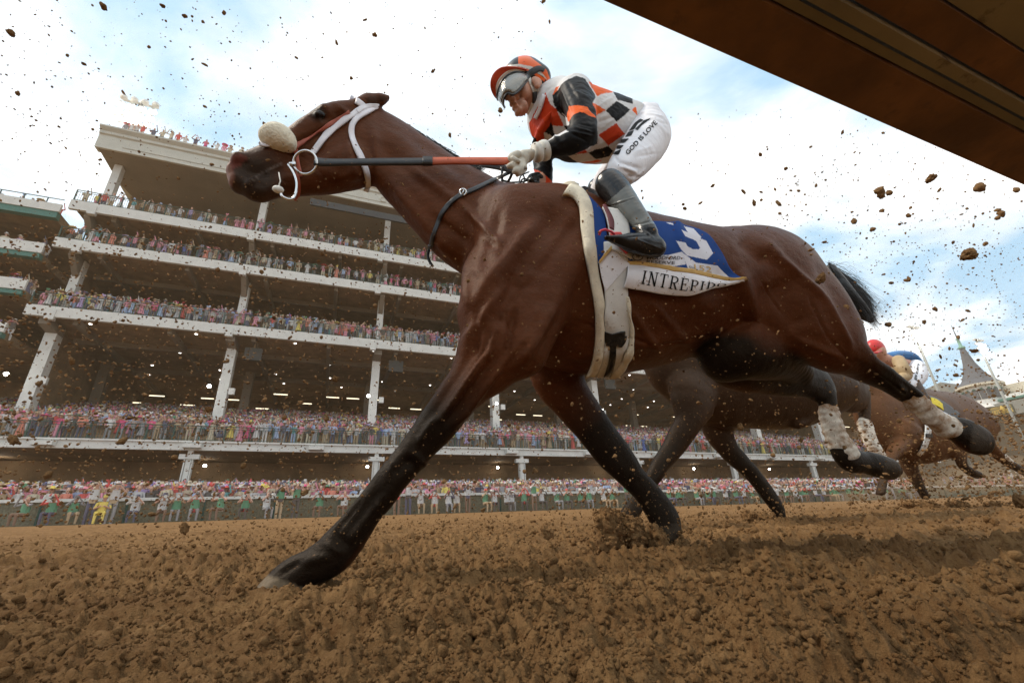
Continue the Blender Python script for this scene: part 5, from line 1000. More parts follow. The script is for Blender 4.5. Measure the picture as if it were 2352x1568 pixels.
# ================================================================= the inner rail above the camera
rl = empty('safety_rail', (1.0, .3, 1.1), 'mud-stained racetrack inner rail passing overhead, seen from below', 'rail')
m_rail = plain('rail_mud', (.17, .075, .021), .8, .35, 5, dirt=.45, dirt_scale=12, bumps=.5, bscale=60, bdist=.004, dirtc=(.13, .06, .02))
m_cov = plain('rail_cover', (.21, .17, .09), .75, .25, 3, dirt=.25, dirt_scale=6, bumps=.3, bscale=40, bdist=.003, dirtc=(.10, .06, .02))
zr = 2.2*.432+.17
MB().box((-6, .322, zr), (40, .432, zr+.09)).build('rail_beam', m_rail, rl)
MB().box((-6, .300, zr+.012), (40, .318, zr+.09)).build('rail_lip', m_cov, rl)
MB().box((-6, .268, zr+.004), (40, .292, zr+.085)).build('rail_lip', m_cov, rl)
MB().box((-6, .20, zr+.02), (40, .262, zr+.085)).build('rail_panel', m_rail, rl)
MB().box((-6, .02, zr+.03), (40, .196, zr+.10)).build('rail_panel', m_cov, rl)
for x in (-3.2, -.8+4.4, 7.0, 10.4, 13.8):
    mb = MB(); mb.tube([(x, -.55, -.1), (x, -.55, .7), (x, -.48, 1.0), (x, -.3, zr+.05), (x, .04, zr+.06)], .035, 10); mb.build('rail_post', m_wht2, rl, True)
# ================================================================= kicked-up dirt
m_clod, nt, b = newmat('clod_dirt'); n1 = noise_node(nt, 40, 5, .6); c = ramp_between(nt, n1.outputs[0], (.12, .062, .026), (.27, .155, .068), .35, .65); nt.links.new(c, b.inputs['Base Color']); b.inputs['Roughness'].default_value = .95; b.inputs['Specular IOR Level'].default_value = .1
q = noise_node(nt, 220, 4, .7); bump(nt, b, q.outputs[0], .8, .004)
def ico(sub):
    t = (1+5**.5)/2; V = [(-1, t, 0), (1, t, 0), (-1, -t, 0), (1, -t, 0), (0, -1, t), (0, 1, t), (0, -1, -t), (0, 1, -t), (t, 0, -1), (t, 0, 1), (-t, 0, -1), (-t, 0, 1)]
    F = [(0, 11, 5), (0, 5, 1), (0, 1, 7), (0, 7, 10), (0, 10, 11), (1, 5, 9), (5, 11, 4), (11, 10, 2), (10, 7, 6), (7, 1, 8), (3, 9, 4), (3, 4, 2), (3, 2, 6), (3, 6, 8), (3, 8, 9), (4, 9, 5), (2, 4, 11), (6, 2, 10), (8, 6, 7), (9, 8, 1)]
    V = [np.array(v)/np.linalg.norm(v) for v in V]
    for _ in range(sub):
        mid = {}; F2 = []
        def m(a, b):
            k = (min(a, b), max(a, b))
            if k not in mid: p = V[a]+V[b]; V.append(p/np.linalg.norm(p)); mid[k] = len(V)-1
            return mid[k]
        for a, b, c in F: x, y, z = m(a, b), m(b, c), m(c, a); F2 += [(a, x, z), (b, y, x), (c, z, y), (x, y, z)]
        F = F2
    return np.array(V), np.array(F)
def clod(sub, seed, rough=.35):
    V, F = ico(sub); r = np.random.default_rng(seed); s = r.uniform(.35, 1.15, 3); V = V*(1+rough*vnoise(V, 1.3, 3, seed)+rough*.5*vnoise(V, 3.4, 2, seed+5)+rough*.45*vnoise(V, 7, 2, seed+9)*(sub > 2))[:, None]*s; return V/np.abs(V).max(), F
def rotm(r, n):
    q = r.normal(size=(n, 4)); q /= np.linalg.norm(q, axis=1, keepdims=True); w, x, y, z = q.T
    return np.stack([1-2*(y*y+z*z), 2*(x*y-z*w), 2*(x*z+y*w), 2*(x*y+z*w), 1-2*(x*x+z*z), 2*(y*z-x*w), 2*(x*z-y*w), 2*(y*z+x*w), 1-2*(x*x+y*y)], 1).reshape(n, 3, 3)
def scatter(name, protos, pos, size, seed, mat, parent=None, smooth=False):
    r = np.random.default_rng(seed); n = len(pos); R = rotm(r, n); k = r.integers(0, len(protos), n); Vs = []; Fs = []; o = 0
    for j, (V, F) in enumerate(protos):
        m = np.where(k == j)[0]
        if not len(m): continue
        W = np.einsum('nij,vj->nvi', R[m], V)*size[m][:, None, None]+pos[m][:, None, :]
        Vs.append(W.reshape(-1, 3)); Fs.append((F[None]+(np.arange(len(m))*len(V))[:, None, None]+o).reshape(-1, F.shape[1])); o += len(m)*len(V)
    return mesh_np(name, np.concatenate(Vs), np.concatenate(Fs), mat, parent, None, smooth)
c3_ = [clod(3, 100+i, .5) for i in range(4)]; c2_ = [clod(2, 200+i, .5) for i in range(6)]; c1_ = [clod(1, 300+i, .45) for i in range(6)]; c0_ = [clod(0, 400+i, .4) for i in range(6)]
def ground_pt(n, r, rmin, rmax, amin=-58, amax=88, p=1.0):
    d = rmin*(rmax/rmin)**(r.random(n)**p); a = np.radians(r.uniform(amin, amax, n)); X = d*np.sin(a); Y = d*np.cos(a); Z = track_height(X, Y); return np.stack([X, Y, Z], 1), d
R_ = np.random.default_rng(5)
p_, d_ = ground_pt(52000, R_, .28, 8.0, p=.8); sz = np.clip(R_.lognormal(-5.55, .5, len(p_)), .0012, .016)*np.clip(d_/1.2, .55, 2.6)*.62; pt = vnoise(p_[:, :2], 1.6, 3, 77) > -.25-.5*(R_.random(len(p_)) < .3); p_, sz = p_[pt], sz[pt]
p2_, d2_ = ground_pt(26000, R_, .24, 1.7, amax=92); s2_ = np.clip(R_.lognormal(-6.05, .55, len(p2_)), .0009, .008)*np.clip(d2_/.8, .5, 1.6); p3_, d3_ = ground_pt(16000, R_, .24, 1.3, amin=5, amax=92); s3_ = np.clip(R_.lognormal(-5.6, .45, len(p3_)), .0015, .011)*np.clip(d3_/.9, .45, 1.3); p_ = np.concatenate([p_, p2_, p3_]); sz = np.concatenate([sz, s2_, s3_])
loose = scatter('loose_dirt', c1_, p_+np.array([0, 0, .25])*sz[:, None], sz, 11, m_track, None, True)
tag(loose, 'crumbs and clods of brown dirt lying loose on the track', 'dirt', None, 'stuff')
# mound of dirt thrown up by the planted far fore hoof
def mound(px0, py0, px1, py1, Yc, n, s0, s1, label, seed, depth=.16, blobs=None):
    r = np.random.default_rng(seed); t = empty('dirt_mound', P((px0+px1)/2, py1, Yc).tolist(), label, 'dirt mound')
    V, F = body([blob(*bb, k=.03) for bb in blobs], .006); n_ = vnormals(V, F); V = V+n_*(vnoise(V, 22, 4, seed, .65)*.045+vnoise(V, 70, 3, seed+1, .6)*.018)[:, None]; mesh_np('packed_dirt', V, F, m_clod, t)
    k = r.integers(0, len(V), n); pos = V[k]+n_[k]*r.normal(.004, .012, n)[:, None]; sz = r.uniform(s0, s1, n)*r.random(n)**1.5+s0*.5; o = scatter('crumbs', c1_, pos, sz, seed, m_clod, t, True); o['kind'] = 'stuff'; return t
mound(1370, 1180, 1560, 1260, 1.50, 2600, .002, .013, 'dark crumbling mound of dirt thrown up behind the far fore hoof of the foreground bay', 21, .15,
    [(1402, 1215, 36, 1.50, .05), (1390, 1190, 20, 1.50, .04), (1440, 1228, 40, 1.50, .07), (1492, 1240, 36, 1.50, .08), (1545, 1250, 28, 1.50, .08), (1600, 1264, 18, 1.50, .06), (1385, 1250, 26, 1.50, .05), (1420, 1195, 16, 1.50, .04)])
mound(1700, 1165, 1790, 1200, 2.86, 800, .003, .015, 'small pale mound of dirt kicked up by the fore hoof of the near-black horse', 22, .2,
    [(1722, 1188, 17, 2.86, .06), (1755, 1194, 20, 2.86, .08), (1790, 1202, 13, 2.86, .07), (1706, 1200, 10, 2.86, .05)])
mound(2070, 1120, 2352, 1180, 4.0, 1200, .004, .02, 'low cloud of dirt clods churned up under the third horse at the right edge', 23, .2,
    [(2090, 1158, 9, 3.9, .12), (2130, 1160, 10, 3.85, .14), (2200, 1160, 11, 3.8, .14), (2290, 1164, 14, 3.7, .14), (2345, 1172, 20, 3.5, .14)])
# flying clods: the 300 largest are things of their own
R_ = np.random.default_rng(31)
big = [(26, 77, 10, .9), (237, 15, 9, .9), (373, 14, 9, .9), (515, 30, 5, 1.0), (839, 46, 6, 1.0), (471, 149, 8, .9), (1150, 254, 8, .9), (1248, 4, 5, 1), (1262, 50, 4, 1), (155, 128, 5, 1), (424, 1213, 17, .8), (280, 1012, 14, .8), (1215, 1340, 18, .7), (1255, 1220, 22, .95), (1187, 1240, 14, .9),
    (1090, 1236, 10, 1), (1262, 880, 10, 1), (770, 870, 16, .7), (520, 830, 14, 1), (2138, 410, 12, .9), (2250, 432, 9, .9), (2020, 437, 9, .9), (2024, 446, 10, 1), (1708, 440, 8, 1.1), (1732, 466, 8, 1), (1788, 467, 9, 1), (1962, 508, 8, 1), (2226, 586, 13, .8), (1912, 631, 6, 1), (2088, 640, 7, 1), (1976, 740, 9, 1), (2040, 745, 9, .9), (2148, 710, 6, 1),
    (1805, 388, 5, 1), (1826, 405, 5, 1), (1935, 305, 5, 1), (2300, 490, 6, 1), (1885, 640, 15, .85), (1570, 600, 8, 1), (1110, 1170, 9, 1), (2340, 1150, 20, .8), (1700, 980, 10, 1), (300, 960, 12, .9), (500, 620, 8, 1), (90, 880, 12, .9), (165, 830, 14, .9), (1000, 1255, 10, 1), (1320, 1190, 9, 1.1), (1330, 1290, 12, 1), (1150, 1270, 12, .9), (700, 1130, 13, .9), (560, 1068, 10, 1), (400, 1050, 12, 1), (1020, 1105, 9, 1), (1230, 1080, 10, 1.1),
    (1840, 1010, 8, 1), (2030, 630, 5, 1), (1640, 1240, 10, 1), (1690, 1240, 9, 1), (1890, 1230, 9, 1), (480, 940, 8, 1.1), (640, 800, 9, 1), (220, 740, 10, 1), (350, 1180, 13, .8), (110, 1090, 11, .9), (30, 1010, 15, .8)]
def zone(n, x0, x1, y0, y1): return np.stack([R_.uniform(x0, x1, n), R_.uniform(y0, y1, n)], 1)
more = [(x, y, R_.uniform(3.2, 6.5), R_.uniform(.8, 1.6)) for x, y in np.concatenate([zone(120, 0, 1100, 480, 1200), zone(26, 0, 1100, 20, 450), zone(24, 1560, 2352, 300, 900), zone(40, 1080, 2200, 860, 1260), zone(40, 600, 2300, 350, 1000), zone(20, 600, 1500, 1150, 1330)])]
allb = (big+more)[:300]
LM = [("the bay horse's nose", 530, 400), ("the cream shadow roll", 635, 310), ("the horse's ear", 880, 230), ("the jockey's helmet", 1190, 190), ("the jockey's back", 1400, 210), ("the gloved hand", 1210, 370), ("the number cloth", 1560, 600), ("the bay rump", 1800, 560), ("the bay tail", 1990, 700),
    ("the bay belly", 1500, 830), ("the girth buckle", 1405, 775), ("the bay shoulder", 1160, 620), ("the near fore knee", 930, 1070), ("the pale front hoof", 620, 1350), ("the far fore knee", 1420, 1060), ("the large dirt mound", 1460, 1220), ("the hind hoof", 2240, 1005), ("the bent hind leg", 1930, 1020),
    ("the slate spire", 2220, 860), ("the blue-jacketed jockey", 2070, 830), ("the roof corner", 220, 310), ("the roof floodlight mast", 310, 250), ("the top balcony's left end", 160, 460), ("the middle balcony's left end", 125, 555), ("the lowest balcony's left end", 60, 705), ("the first white column", 80, 850), ("the second white column", 510, 880), ("the third white column", 855, 900),
    ("the terrace beam", 300, 1015), ("the yellow-suited person", 265, 1160), ("the overhead rail edge", 1900, 240), ("the photo's top left corner", 0, 0), ("the photo's top edge", 700, 0), ("the photo's lower left corner", 0, 1400), ("the near-black horse's hoof", 1790, 1180), ("the third horse's hooves", 2130, 1130), ("the neck strap", 1010, 520), ("the bit ring", 700, 375)]
seen = {}
def place_word(x, y):
    n, lx, ly = min(LM, key=lambda q: (q[1]-x)**2+(q[2]-y)**2); dx, dy = x-lx, y-ly; d = math.hypot(dx, dy)
    if d < 25: return 'over '+n
    w = ('right of ' if dx > 0 else 'left of ') if abs(dx) > abs(dy) else ('below ' if dy > 0 else 'above ')
    return ('just ' if d < 70 else 'well ' if d > 160 else '')+w+n
for i, (x, y, r, Yv) in enumerate(allb):
    V, F = (clod(3, 500+i, .6) if r > 9 else clod(2, 500+i, .55)); s = mscale(x, y, Yv, 2*r)/2*(.72 if y < 900 else 1.0); M_ = rotm(R_, 1)[0]
    me_o = mesh_np('dirt_clod', (V@M_.T)*s, F, m_clod); me_o.location = P(x, y, Yv).tolist()
    size = 'large jagged' if r > 12 else 'dark ragged' if r > 7.5 else 'small' if r > 5.6 else 'very small' if r > 4.3 else 'tiny'
    lab = f'{size} brown dirt clod flying {place_word(x, y)}'
    for alt in ('', 'rounded ', 'flat ', 'angular '):
        l2 = lab.replace('brown', alt+'brown')
        if l2 not in seen: break
    seen[l2] = 1; tag(me_o, l2, 'dirt clod', 'clods of dirt flying through the air')
def cloud(n, x0, x1, y0, y1, smin, smax, Ya, Yb, p=2.2):
    x = R_.uniform(x0, x1, n); y = R_.uniform(y0, y1, n); Yv = R_.uniform(Ya, Yb, n); r = smin+(smax-smin)*R_.random(n)**p; pos = P(x, y, Yv); dist = np.linalg.norm(pos-CAM, axis=1); return pos, r*dist/FPX
parts_ = [cloud(420, 1250, 1640, 1130, 1250, 1.0, 4.5, 1.4, 1.6), cloud(260, 1660, 1850, 1120, 1200, .8, 3.0, 2.6, 3.0), cloud(8200, -60, 1150, 520, 1210, .5, 3.2, .8, 5.5), cloud(900, -60, 1150, 250, 620, .5, 2.6, .8, 4), cloud(700, -60, 1250, 0, 330, .5, 2.2, .7, 3.5), cloud(4600, 1000, 2400, 840, 1210, .5, 2.6, 1.0, 5), cloud(1500, 1540, 2400, 560, 900, .4, 1.9, .9, 5), cloud(380, 1540, 2400, 250, 620, .5, 1.9, .8, 3),
    cloud(3000, 500, 2300, 330, 1250, .5, 2.4, .55, .95), cloud(330, 560, 2300, 430, 1260, 2.0, 5.5, .6, .98, 1.6), cloud(1200, 300, 2400, 1140, 1290, .6, 3.2, .8, 4), cloud(3200, 1950, 2400, 950, 1190, .5, 3.2, 1.8, 5), cloud(700, 1560, 2400, 300, 760, .4, 1.4, .9, 4)]
pos = np.concatenate([a for a, b_ in parts_]); siz = np.concatenate([b_ for a, b_ in parts_])
keep = (pos[:, 2] > track_height(pos[:, 0], pos[:, 1])+.01); pos, siz = pos[keep], siz[keep]
fl_ = scatter('flying_crumbs', c0_+c1_[:2], pos, siz, 41, m_clod); tag(fl_, 'spray of fine dirt crumbs filling the air around the horses', 'dirt', None, 'stuff')
# ================================================================= fence, grandstand, crowd
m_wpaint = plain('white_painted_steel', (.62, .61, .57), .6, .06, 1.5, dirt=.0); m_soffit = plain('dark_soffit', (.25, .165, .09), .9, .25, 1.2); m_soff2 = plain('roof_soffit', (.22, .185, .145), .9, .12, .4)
m_fascia = plain('beige_fascia', (.50, .49, .43), .7, .05, 1); m_green = plain('green_steel', (.025, .07, .055), .6); m_gfas = plain('green_fascia', (.06, .17, .14), .6); m_fmesh = plain('fence_mesh', (.15, .14, .095), .9, .3, 12, dirt=.4, dirt_scale=3)
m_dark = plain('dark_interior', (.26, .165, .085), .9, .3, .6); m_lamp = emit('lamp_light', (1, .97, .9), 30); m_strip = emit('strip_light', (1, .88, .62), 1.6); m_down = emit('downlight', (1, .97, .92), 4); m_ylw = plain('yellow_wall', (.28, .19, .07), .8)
m_mesh_grey = plain('dark_screen', (.045, .042, .036), .7)
zz = lambda k, Y: k*Y+.17
fn = empty('outer_fence', (0, 28, 1), 'long white-topped mesh fence between the track and the crowd', 'fence')
MB().box((-26, 28.02, .75), (170, 28.06, zz(.0655, 28))).build('fence_panel', m_fmesh, fn)
MB().box((-26, 27.93, zz(.0655, 28)), (170, 28.12, zz(.0705, 28))).build('top_rail', m_wpaint, fn)
for i in range(60): MB().box((-25+i*3.2, 27.97, .7), (-24.92+i*3.2, 28.02, zz(.066, 28))).build('fence_post', m_green, fn)
apron = MB().box((-60, 28.3, .5), (180, 38.4, 1.0)).add([(-60, 28.3, 1.01), (180, 28.3, 1.01), (180, 38.4, 2.2), (-60, 38.4, 2.2)], [(0, 1, 2, 3)]).build('apron', m_soffit); tag(apron, 'paved viewing apron behind the fence', 'pavement', None, 'structure')
# grandstand
XL, XR = -.555*42, 71.0
gs = empty('grandstand', (0, 42, 1), 'huge white grandstand with three packed balconies and a deep overhanging roof', 'grandstand')
TY = 38.5
tz0, tz1 = zz(.1535, TY), zz(.1705, TY)
MB().box((-60, TY, tz0), (82, TY+.25, tz1-.12)).build('terrace_beam', m_wpaint, gs)
MB().box((-60, TY-.12, tz1-.12), (82, TY+.5, tz1)).build('terrace_edge', m_wpaint, gs)
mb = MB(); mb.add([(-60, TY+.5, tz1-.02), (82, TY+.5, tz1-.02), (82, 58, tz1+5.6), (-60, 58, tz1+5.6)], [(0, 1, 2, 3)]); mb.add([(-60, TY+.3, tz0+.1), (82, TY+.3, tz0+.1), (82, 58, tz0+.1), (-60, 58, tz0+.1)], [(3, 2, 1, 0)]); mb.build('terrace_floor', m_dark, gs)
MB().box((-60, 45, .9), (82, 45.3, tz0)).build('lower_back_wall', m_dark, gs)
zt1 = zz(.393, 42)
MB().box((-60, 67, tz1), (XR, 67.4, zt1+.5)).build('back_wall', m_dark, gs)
for i in range(9):
    x = -24+i*12.4
    MB().box((x, 66.6, zt1-3.2), (x+5.5, 66.9, zt1-1.3)).build('concession_front', m_ylw, gs)
mb = MB(); r = np.random.default_rng(8)
for i in range(46):
    x = -26+i*2.7+r.uniform(-.4, .4); y = r.choice([58, 61, 64]); z = zt1-.9-.2*(y-58)/3; mb.box((x, y, z), (x+1.5, y+.12, z+.10))
o = mb.build('strip_lights', m_strip, gs); o['kind'] = 'stuff'
tiers = [(.393, .414, .455), (.541, .5625, .586), (.633, .655, .684)]
for i, (a, b_, c_) in enumerate(tiers):
    z0, z1 = zz(a, 42), zz(b_, 42); top = zz([.541, .633, .80][i], 42)
    XE = 84.0 if i == 0 else XR
    MB().box((XL, 42, z0), (XE, 42.28, z1)).build('balcony_front', m_wpaint, gs)
    depth = (67, 53, 50)[i]
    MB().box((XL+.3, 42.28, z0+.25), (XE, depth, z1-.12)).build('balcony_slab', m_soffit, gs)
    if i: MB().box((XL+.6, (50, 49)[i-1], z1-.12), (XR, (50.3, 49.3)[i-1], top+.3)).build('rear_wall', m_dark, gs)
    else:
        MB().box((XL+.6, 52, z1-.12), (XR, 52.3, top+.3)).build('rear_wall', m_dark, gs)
    for k in range(8):
        x = -9.56+(k-1)*12.14
        if x > XR: continue
        MB().box((x-.28, 41.9, z0-.25), (x+.28, 42.3, z0+.62)).build('joint_plate', m_wpaint, gs)
rz0 = zz(.80, 42)
for i, z in enumerate((zt1, zz(.541, 42), zz(.633, 42))):
    for k in range(15):
        x = XL+3+k*6.3
        if x < XR: MB().box((x-.16, 42.6, z-.28), (x+.16, (66, 51, 49)[i], z+.26)).build('ceiling_girder', m_soff2, gs)
    for yb in ((47.5, 55) if i == 0 else (47.0,)): MB().box((XL+1, yb-.12, z-.2), (XR, yb+.12, z+.255)).build('ceiling_beam', m_soff2, gs)
for k in range(9):
    xc = -22+k*12.62
    if xc < XR: MB().box((xc-.4, 53.4, tz1+2), (xc+.4, 54.2, zt1+.2)).build('rear_column', m_soff2, gs)
for k in range(6):
    xc = -7.6+k*12.6; MB().box((xc-.7, 43.0, zt1-1.9), (xc+.7, 43.3, zt1-.75)).build('screen', m_mesh_grey, gs); MB().box((xc-.05, 43.1, zt1-.8), (xc+.05, 43.2, zt1+.2)).build('screen_hanger', m_soffit, gs)
MB().box((XL+.35, 46.5, tz1), (XL+.6, 67, zz(.541, 42))).build('end_wall', m_soffit, gs)
MB().box((-60, 58.1, tz1), (XL+.35, 58.4, zt1)).build('end_wall', m_dark, gs)
MB().box((XR-.1, 44, tz1-.5), (XR+.2, 67, rz0)).build('end_wall', m_soffit, gs)
MB().box((84, 48, zt1+.25), (108, 67, zt1+.9)).build('balcony_slab', m_soffit, gs)
MB().box((XR+.2, 64, 1), (128, 64.3, zt1+.3)).build('end_wall', m_dark, gs)
MB().prism([(41.7, rz0+2.05), (41.55, rz0+2.2), (41.55, rz0+2.35), (42.8, rz0+2.35), (42.8, rz0+.05), (42.0, rz0), (42.0, rz0+1.5), (41.85, rz0+1.62), (41.85, rz0+1.9)], 'x', XL, XR).build('roof_fascia', m_fascia, gs)
MB().box((XL+2, 41.95, rz0+.45), (XR, 42.0, rz0+1.15)).build('fascia_panel', m_fascia, gs)
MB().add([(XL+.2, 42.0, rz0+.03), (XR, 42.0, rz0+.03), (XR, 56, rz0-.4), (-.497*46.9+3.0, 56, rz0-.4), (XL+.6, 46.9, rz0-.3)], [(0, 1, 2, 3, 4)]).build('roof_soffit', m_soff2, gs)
MB().box((-.118*41.8, 41.7, zz(.757, 41.8)), (.20*41.8, 41.9, zz(.776, 41.8))).build('dark_beam', m_black, gs)
mb = MB(); mb.torus((.055*41.9, 41.9, rz0+.8), .32, .05, (1, 0, 0), (0, 0, 1), 20, 6); mb.build('fascia_emblem', m_fascia, gs, True)
MB().box((XL+.2, 42.8, rz0+.05), (XR, 56, rz0+2.2)).build('roof', m_fascia, gs)
for k in range(9):
    x = -9.56+(k-1)*12.14; xc = (-.505+.2885*k)*43.75 if True else x
    if xc > 84: continue
    w = .34
    mb = MB().box((xc-w, 43.75, zz(.171, 38.5)+.5), (xc+w, 44.7, zz(.36, 43.75))).box((xc-w-.04, 43.70, zz(.171, 38.5)+.5), (xc+w+.04, 43.76, zz(.36, 43.75))); mb.build('column', m_wpaint, gs)
    MB().prism([(43.75, zz(.36, 43.75)), (44.7, zz(.36, 43.75)), (44.7, zz(.393, 42)), (42.4, zz(.393, 42)), (42.4, zz(.393, 42)-.5)], 'x', xc-.35, xc+.35).build('column_bracket', m_soff2, gs)
    if xc > XR: continue
    for a, b_ in ((zz(.414, 42), zz(.541, 42)), (zz(.5625, 42), zz(.633, 42)), (zz(.655, 42), rz0-.1)):
        MB().box((xc-.28, 43.9, a), (xc+.33, 44.6, b_)).build('column', m_wpaint, gs)
        if b_ < rz0-1: MB().prism([(43.9, b_-1.6), (44.6, b_-1.6), (44.6, b_), (42.4, b_), (42.4, b_-.35)], 'x', xc-.22, xc+.22).build('column_bracket', m_soff2, gs)
    MB().box((xc+.5, 43.4, zz(.262, 43.75)), (xc+.95, 43.7, zz(.262, 43.75)+.55)).build('junction_box', m_wpaint, gs)
for k in range(7):
    xl = (-.2465+.335*k)*38.6; mb = MB().box((xl-.16, 38.6, 1.2), (xl+.16, 38.9, tz0)).box((xl-.28, 38.55, 1.2), (xl-.2, 38.95, tz0-.6)).box((xl+.2, 38.55, 1.2), (xl+.28, 38.95, tz0-.6)).box((xl-.62, 38.5, tz0-.62), (xl+.62, 38.95, tz0-.28)); mb.build('column', m_wpaint, gs)
for k in range(11):
    x = -17.6+k*8.2
    MB().prism([(TY-.55, tz0+.12), (TY-.55, tz0+.38), (TY-.02, tz0+.5), (TY-.02, tz0+.1)], 'x', x-.55, x+.55).build('beam_light_box', m_wpaint, gs)
for k in range(7):      # bright floodlights under terrace and balcony
    for kk, Yv, rad in ((.1255, 43.6, .12), (.278, 41.9, .14)):
        x = (-.2185+.2895*(k-1))*43.7-(.55 if kk > .2 else 0); z = zz(kk, Yv)
        mb = MB(); mb.ball((x, Yv, z), (rad, .12, rad), 14, 8); f = mb.build('floodlight', m_lamp, gs, True)
r = np.random.default_rng(4); mb = MB()
for y, n, off in ((43.4, 12, 0), (48.8, 14, .8), (53.5, 16, .3), (57, 14, .1)):
    for i in range(n):
        x = -20+(i+off)*92/n+r.uniform(-.3, .3); mb.lathe([(.11, -.02), (.11, .03)], (x, y, zt1+.20), 10)
o = mb.build('ceiling_downlights', m_down, gs); o['kind'] = 'stuff'
def railing(name, x0, x1, Y, z0, z1, label, pick=.16, step=1.6):
    mb = MB(); mb.box((x0, Y-.03, z1-.05), (x1, Y+.03, z1)).box((x0, Y-.02, z0+.08), (x1, Y+.02, z0+.11)).box((x0, Y-.02, z1-.22), (x1, Y+.02, z1-.19)); n = int((x1-x0)/step)
    for i in range(n+1): x = x0+(x1-x0)*i/n; mb.box((x-.035, Y-.035, z0), (x+.035, Y+.035, z1+.002))
    n = int((x1-x0)/pick)
    for i in range(n): x = x0+(x1-x0)*(i+.5)/n; mb.box((x-.009, Y-.009, z0+.085), (x+.009, Y+.009, z1-.2))
    return tag(mb.build(name, m_green), label, 'railing')
railing('terrace_railing', -30, 82, TY+.05, tz1, tz1+1.12, 'dark green picket railing along the lowest crowded terrace')
for (a, b_, c_), nm in zip(tiers, ('lowest', 'middle', 'top')): railing('balcony_railing', XL+.1, XR, 42.1, zz(b_, 42), zz(b_, 42)+1.15, f'dark green picket railing on the {nm} of the three grandstand balconies')
# the wing at the left edge
XW = -.564*42.4
ls = empty('grandstand_wing', (-27, 42.4, 1), 'older grandstand wing with white parapets and green fascias at the left edge', 'grandstand')
for i, (a, b_, g_) in enumerate(((.637, .619, .605), (.543, .521, .511), (.462, .440, .431), (.372, .354, .345))):
    z1, z0, zg_ = zz(a, 42.4), zz(b_, 42.4), zz(g_, 42.4); xr = XW-(0, 0, .1, .2)[i]
    MB().box((-42, 42.3, z0), (xr, 42.5, z1)).build('parapet', m_wpaint, ls); MB().box((-42, 42.38, zg_), (xr-.1, 42.9, z0)).build('green_fascia', m_gfas, ls)
    MB().box((-42, 42.9, zg_+.1), (xr-.3, 56, z0+.3)).build('floor_slab', m_soffit, ls)
MB().box((-42, 56, 2), (XW-.5, 56.3, zz(.60, 42.4))).build('rear_wall', m_dark, ls)
for i, gx in enumerate((-.625, -.70)):
    xc = gx*43.5; MB().box((xc-.3, 43.4, zz(.171, 38.5)), (xc+.3, 44, zz(.345, 42.4))).build('column', m_wpaint, ls)
mb = MB(); zr_ = zz(.637, 42.4)
for x in np.arange(-34, XW, 1.5): mb.box((x-.03, 42.35, zr_), (x+.03, 42.41, zr_+.55))
mb.box((-40, 42.35, zr_+.5), (XW, 42.41, zr_+.55)); mb.build('roof_railing', m_green, ls)
# ---------------------------------------------------------------- floodlight masts, spire, far building
def mast(gx, Y, z0, k1, label, n=4, lit=True):
    x = gx*Y; t = empty('floodlight_mast', (x, Y, z0), label, 'light mast'); z1 = zz(k1, Y); MB().tube([(x, Y, z0), (x, Y, z1)], [.32, .18], 10).build('pole', plain('mast_steel', (.30, .31, .29), .5), t, True)
    for r_ in range(n):
        z = z1-.3-r_*.95; mb = MB(); mb.box((x-1.5, Y-.12, z-.06), (x+1.5, Y+.12, z+.06))
        for q in range(4): mb.lathe([(.30, .28), (.34, -.02)], (x-1.35+q*.9, Y-.35, z-.1), 8).box((x-1.35+q*.9-.05, Y-.36, z-.05), (x-1.35+q*.9+.05, Y-.11, z+.05))
        mb.build('crossarm', m_wht2, t)
        for q in range(4):
            if lit and r_ >= 1: ml = MB(); ml.ball((x-1.35+q*.9, Y-.5, z-.15), (.34, .16, .26), 8, 6); ml.build('lamp', m_lamp, t, True)
mast(-.505, 44.5, rz0+1, .955, 'floodlight mast rising above the grandstand roof at upper left')
mast(2.312, 46, 1, .738, 'lit floodlight mast left of the spire'); mast(2.818, 46, 1, .735, 'lit floodlight mast right of the spire')
sp = empty('spire', (152, 58, 20), 'grey slate spire on a white arcaded drum, above the far grandstand', 'spire')
def pt_at(px, py, X):
    v = rays(px, py); v = v/v[0]*X; return CAM+v
m_slate = plain('slate', (.10, .105, .12), .8, .1, .5); m_cop = plain('copper_green', (.20, .38, .30), .7); m_cream = plain('cream_render', (.60, .55, .44), .8, .06, .6); m_gwall = plain('grey_wall', (.22, .22, .20), .8, .08, .5)
XS = 150.0; b0 = pt_at(2236, 889, XS); t0 = pt_at(2203, 812, XS); tip = pt_at(2176, 767, XS); d0 = pt_at(2255, 933, XS)
cx_, cy_ = XS+3, b0[1]; hz = lambda p: p[2]*(XS+3)/XS
HB, HT, HTip, HD = hz(b0), hz(t0)+1, hz(tip)+2, hz(d0)
rb = 3.9
MB().lathe([(rb*1.16, HB), (rb*.80, HB+(HT-HB)*.14), (rb*.56, HB+(HT-HB)*.32), (rb*.34, HB+(HT-HB)*.58), (.55, HT)], (cx_, cy_, 0), 8).build('cone', m_slate, sp)
MB().lathe([(.75, HT), (.75, HT+.5), (.35, HT+.8), (.3, HT+2.6), (.5, HT+2.8), (.12, HT+3.2)], (cx_, cy_, 0), 10).build('finial_base', m_cop, sp, True)
MB().tube([(cx_, cy_, HT+3), (cx_, cy_, HTip)], [.16, .05], 6).build('finial', m_slate, sp, True)
MB().lathe([(rb*1.2, HB-.5), (rb*1.2, HB), (rb*1.1, HB+.05)], (cx_, cy_, 0), 24).build('eaves', m_cream, sp)
MB().lathe([(rb*.98, HD-1), (rb*.9, HD), (rb*.9, HB-.5)], (cx_, cy_, 0), 24).build('drum', m_wht2, sp)
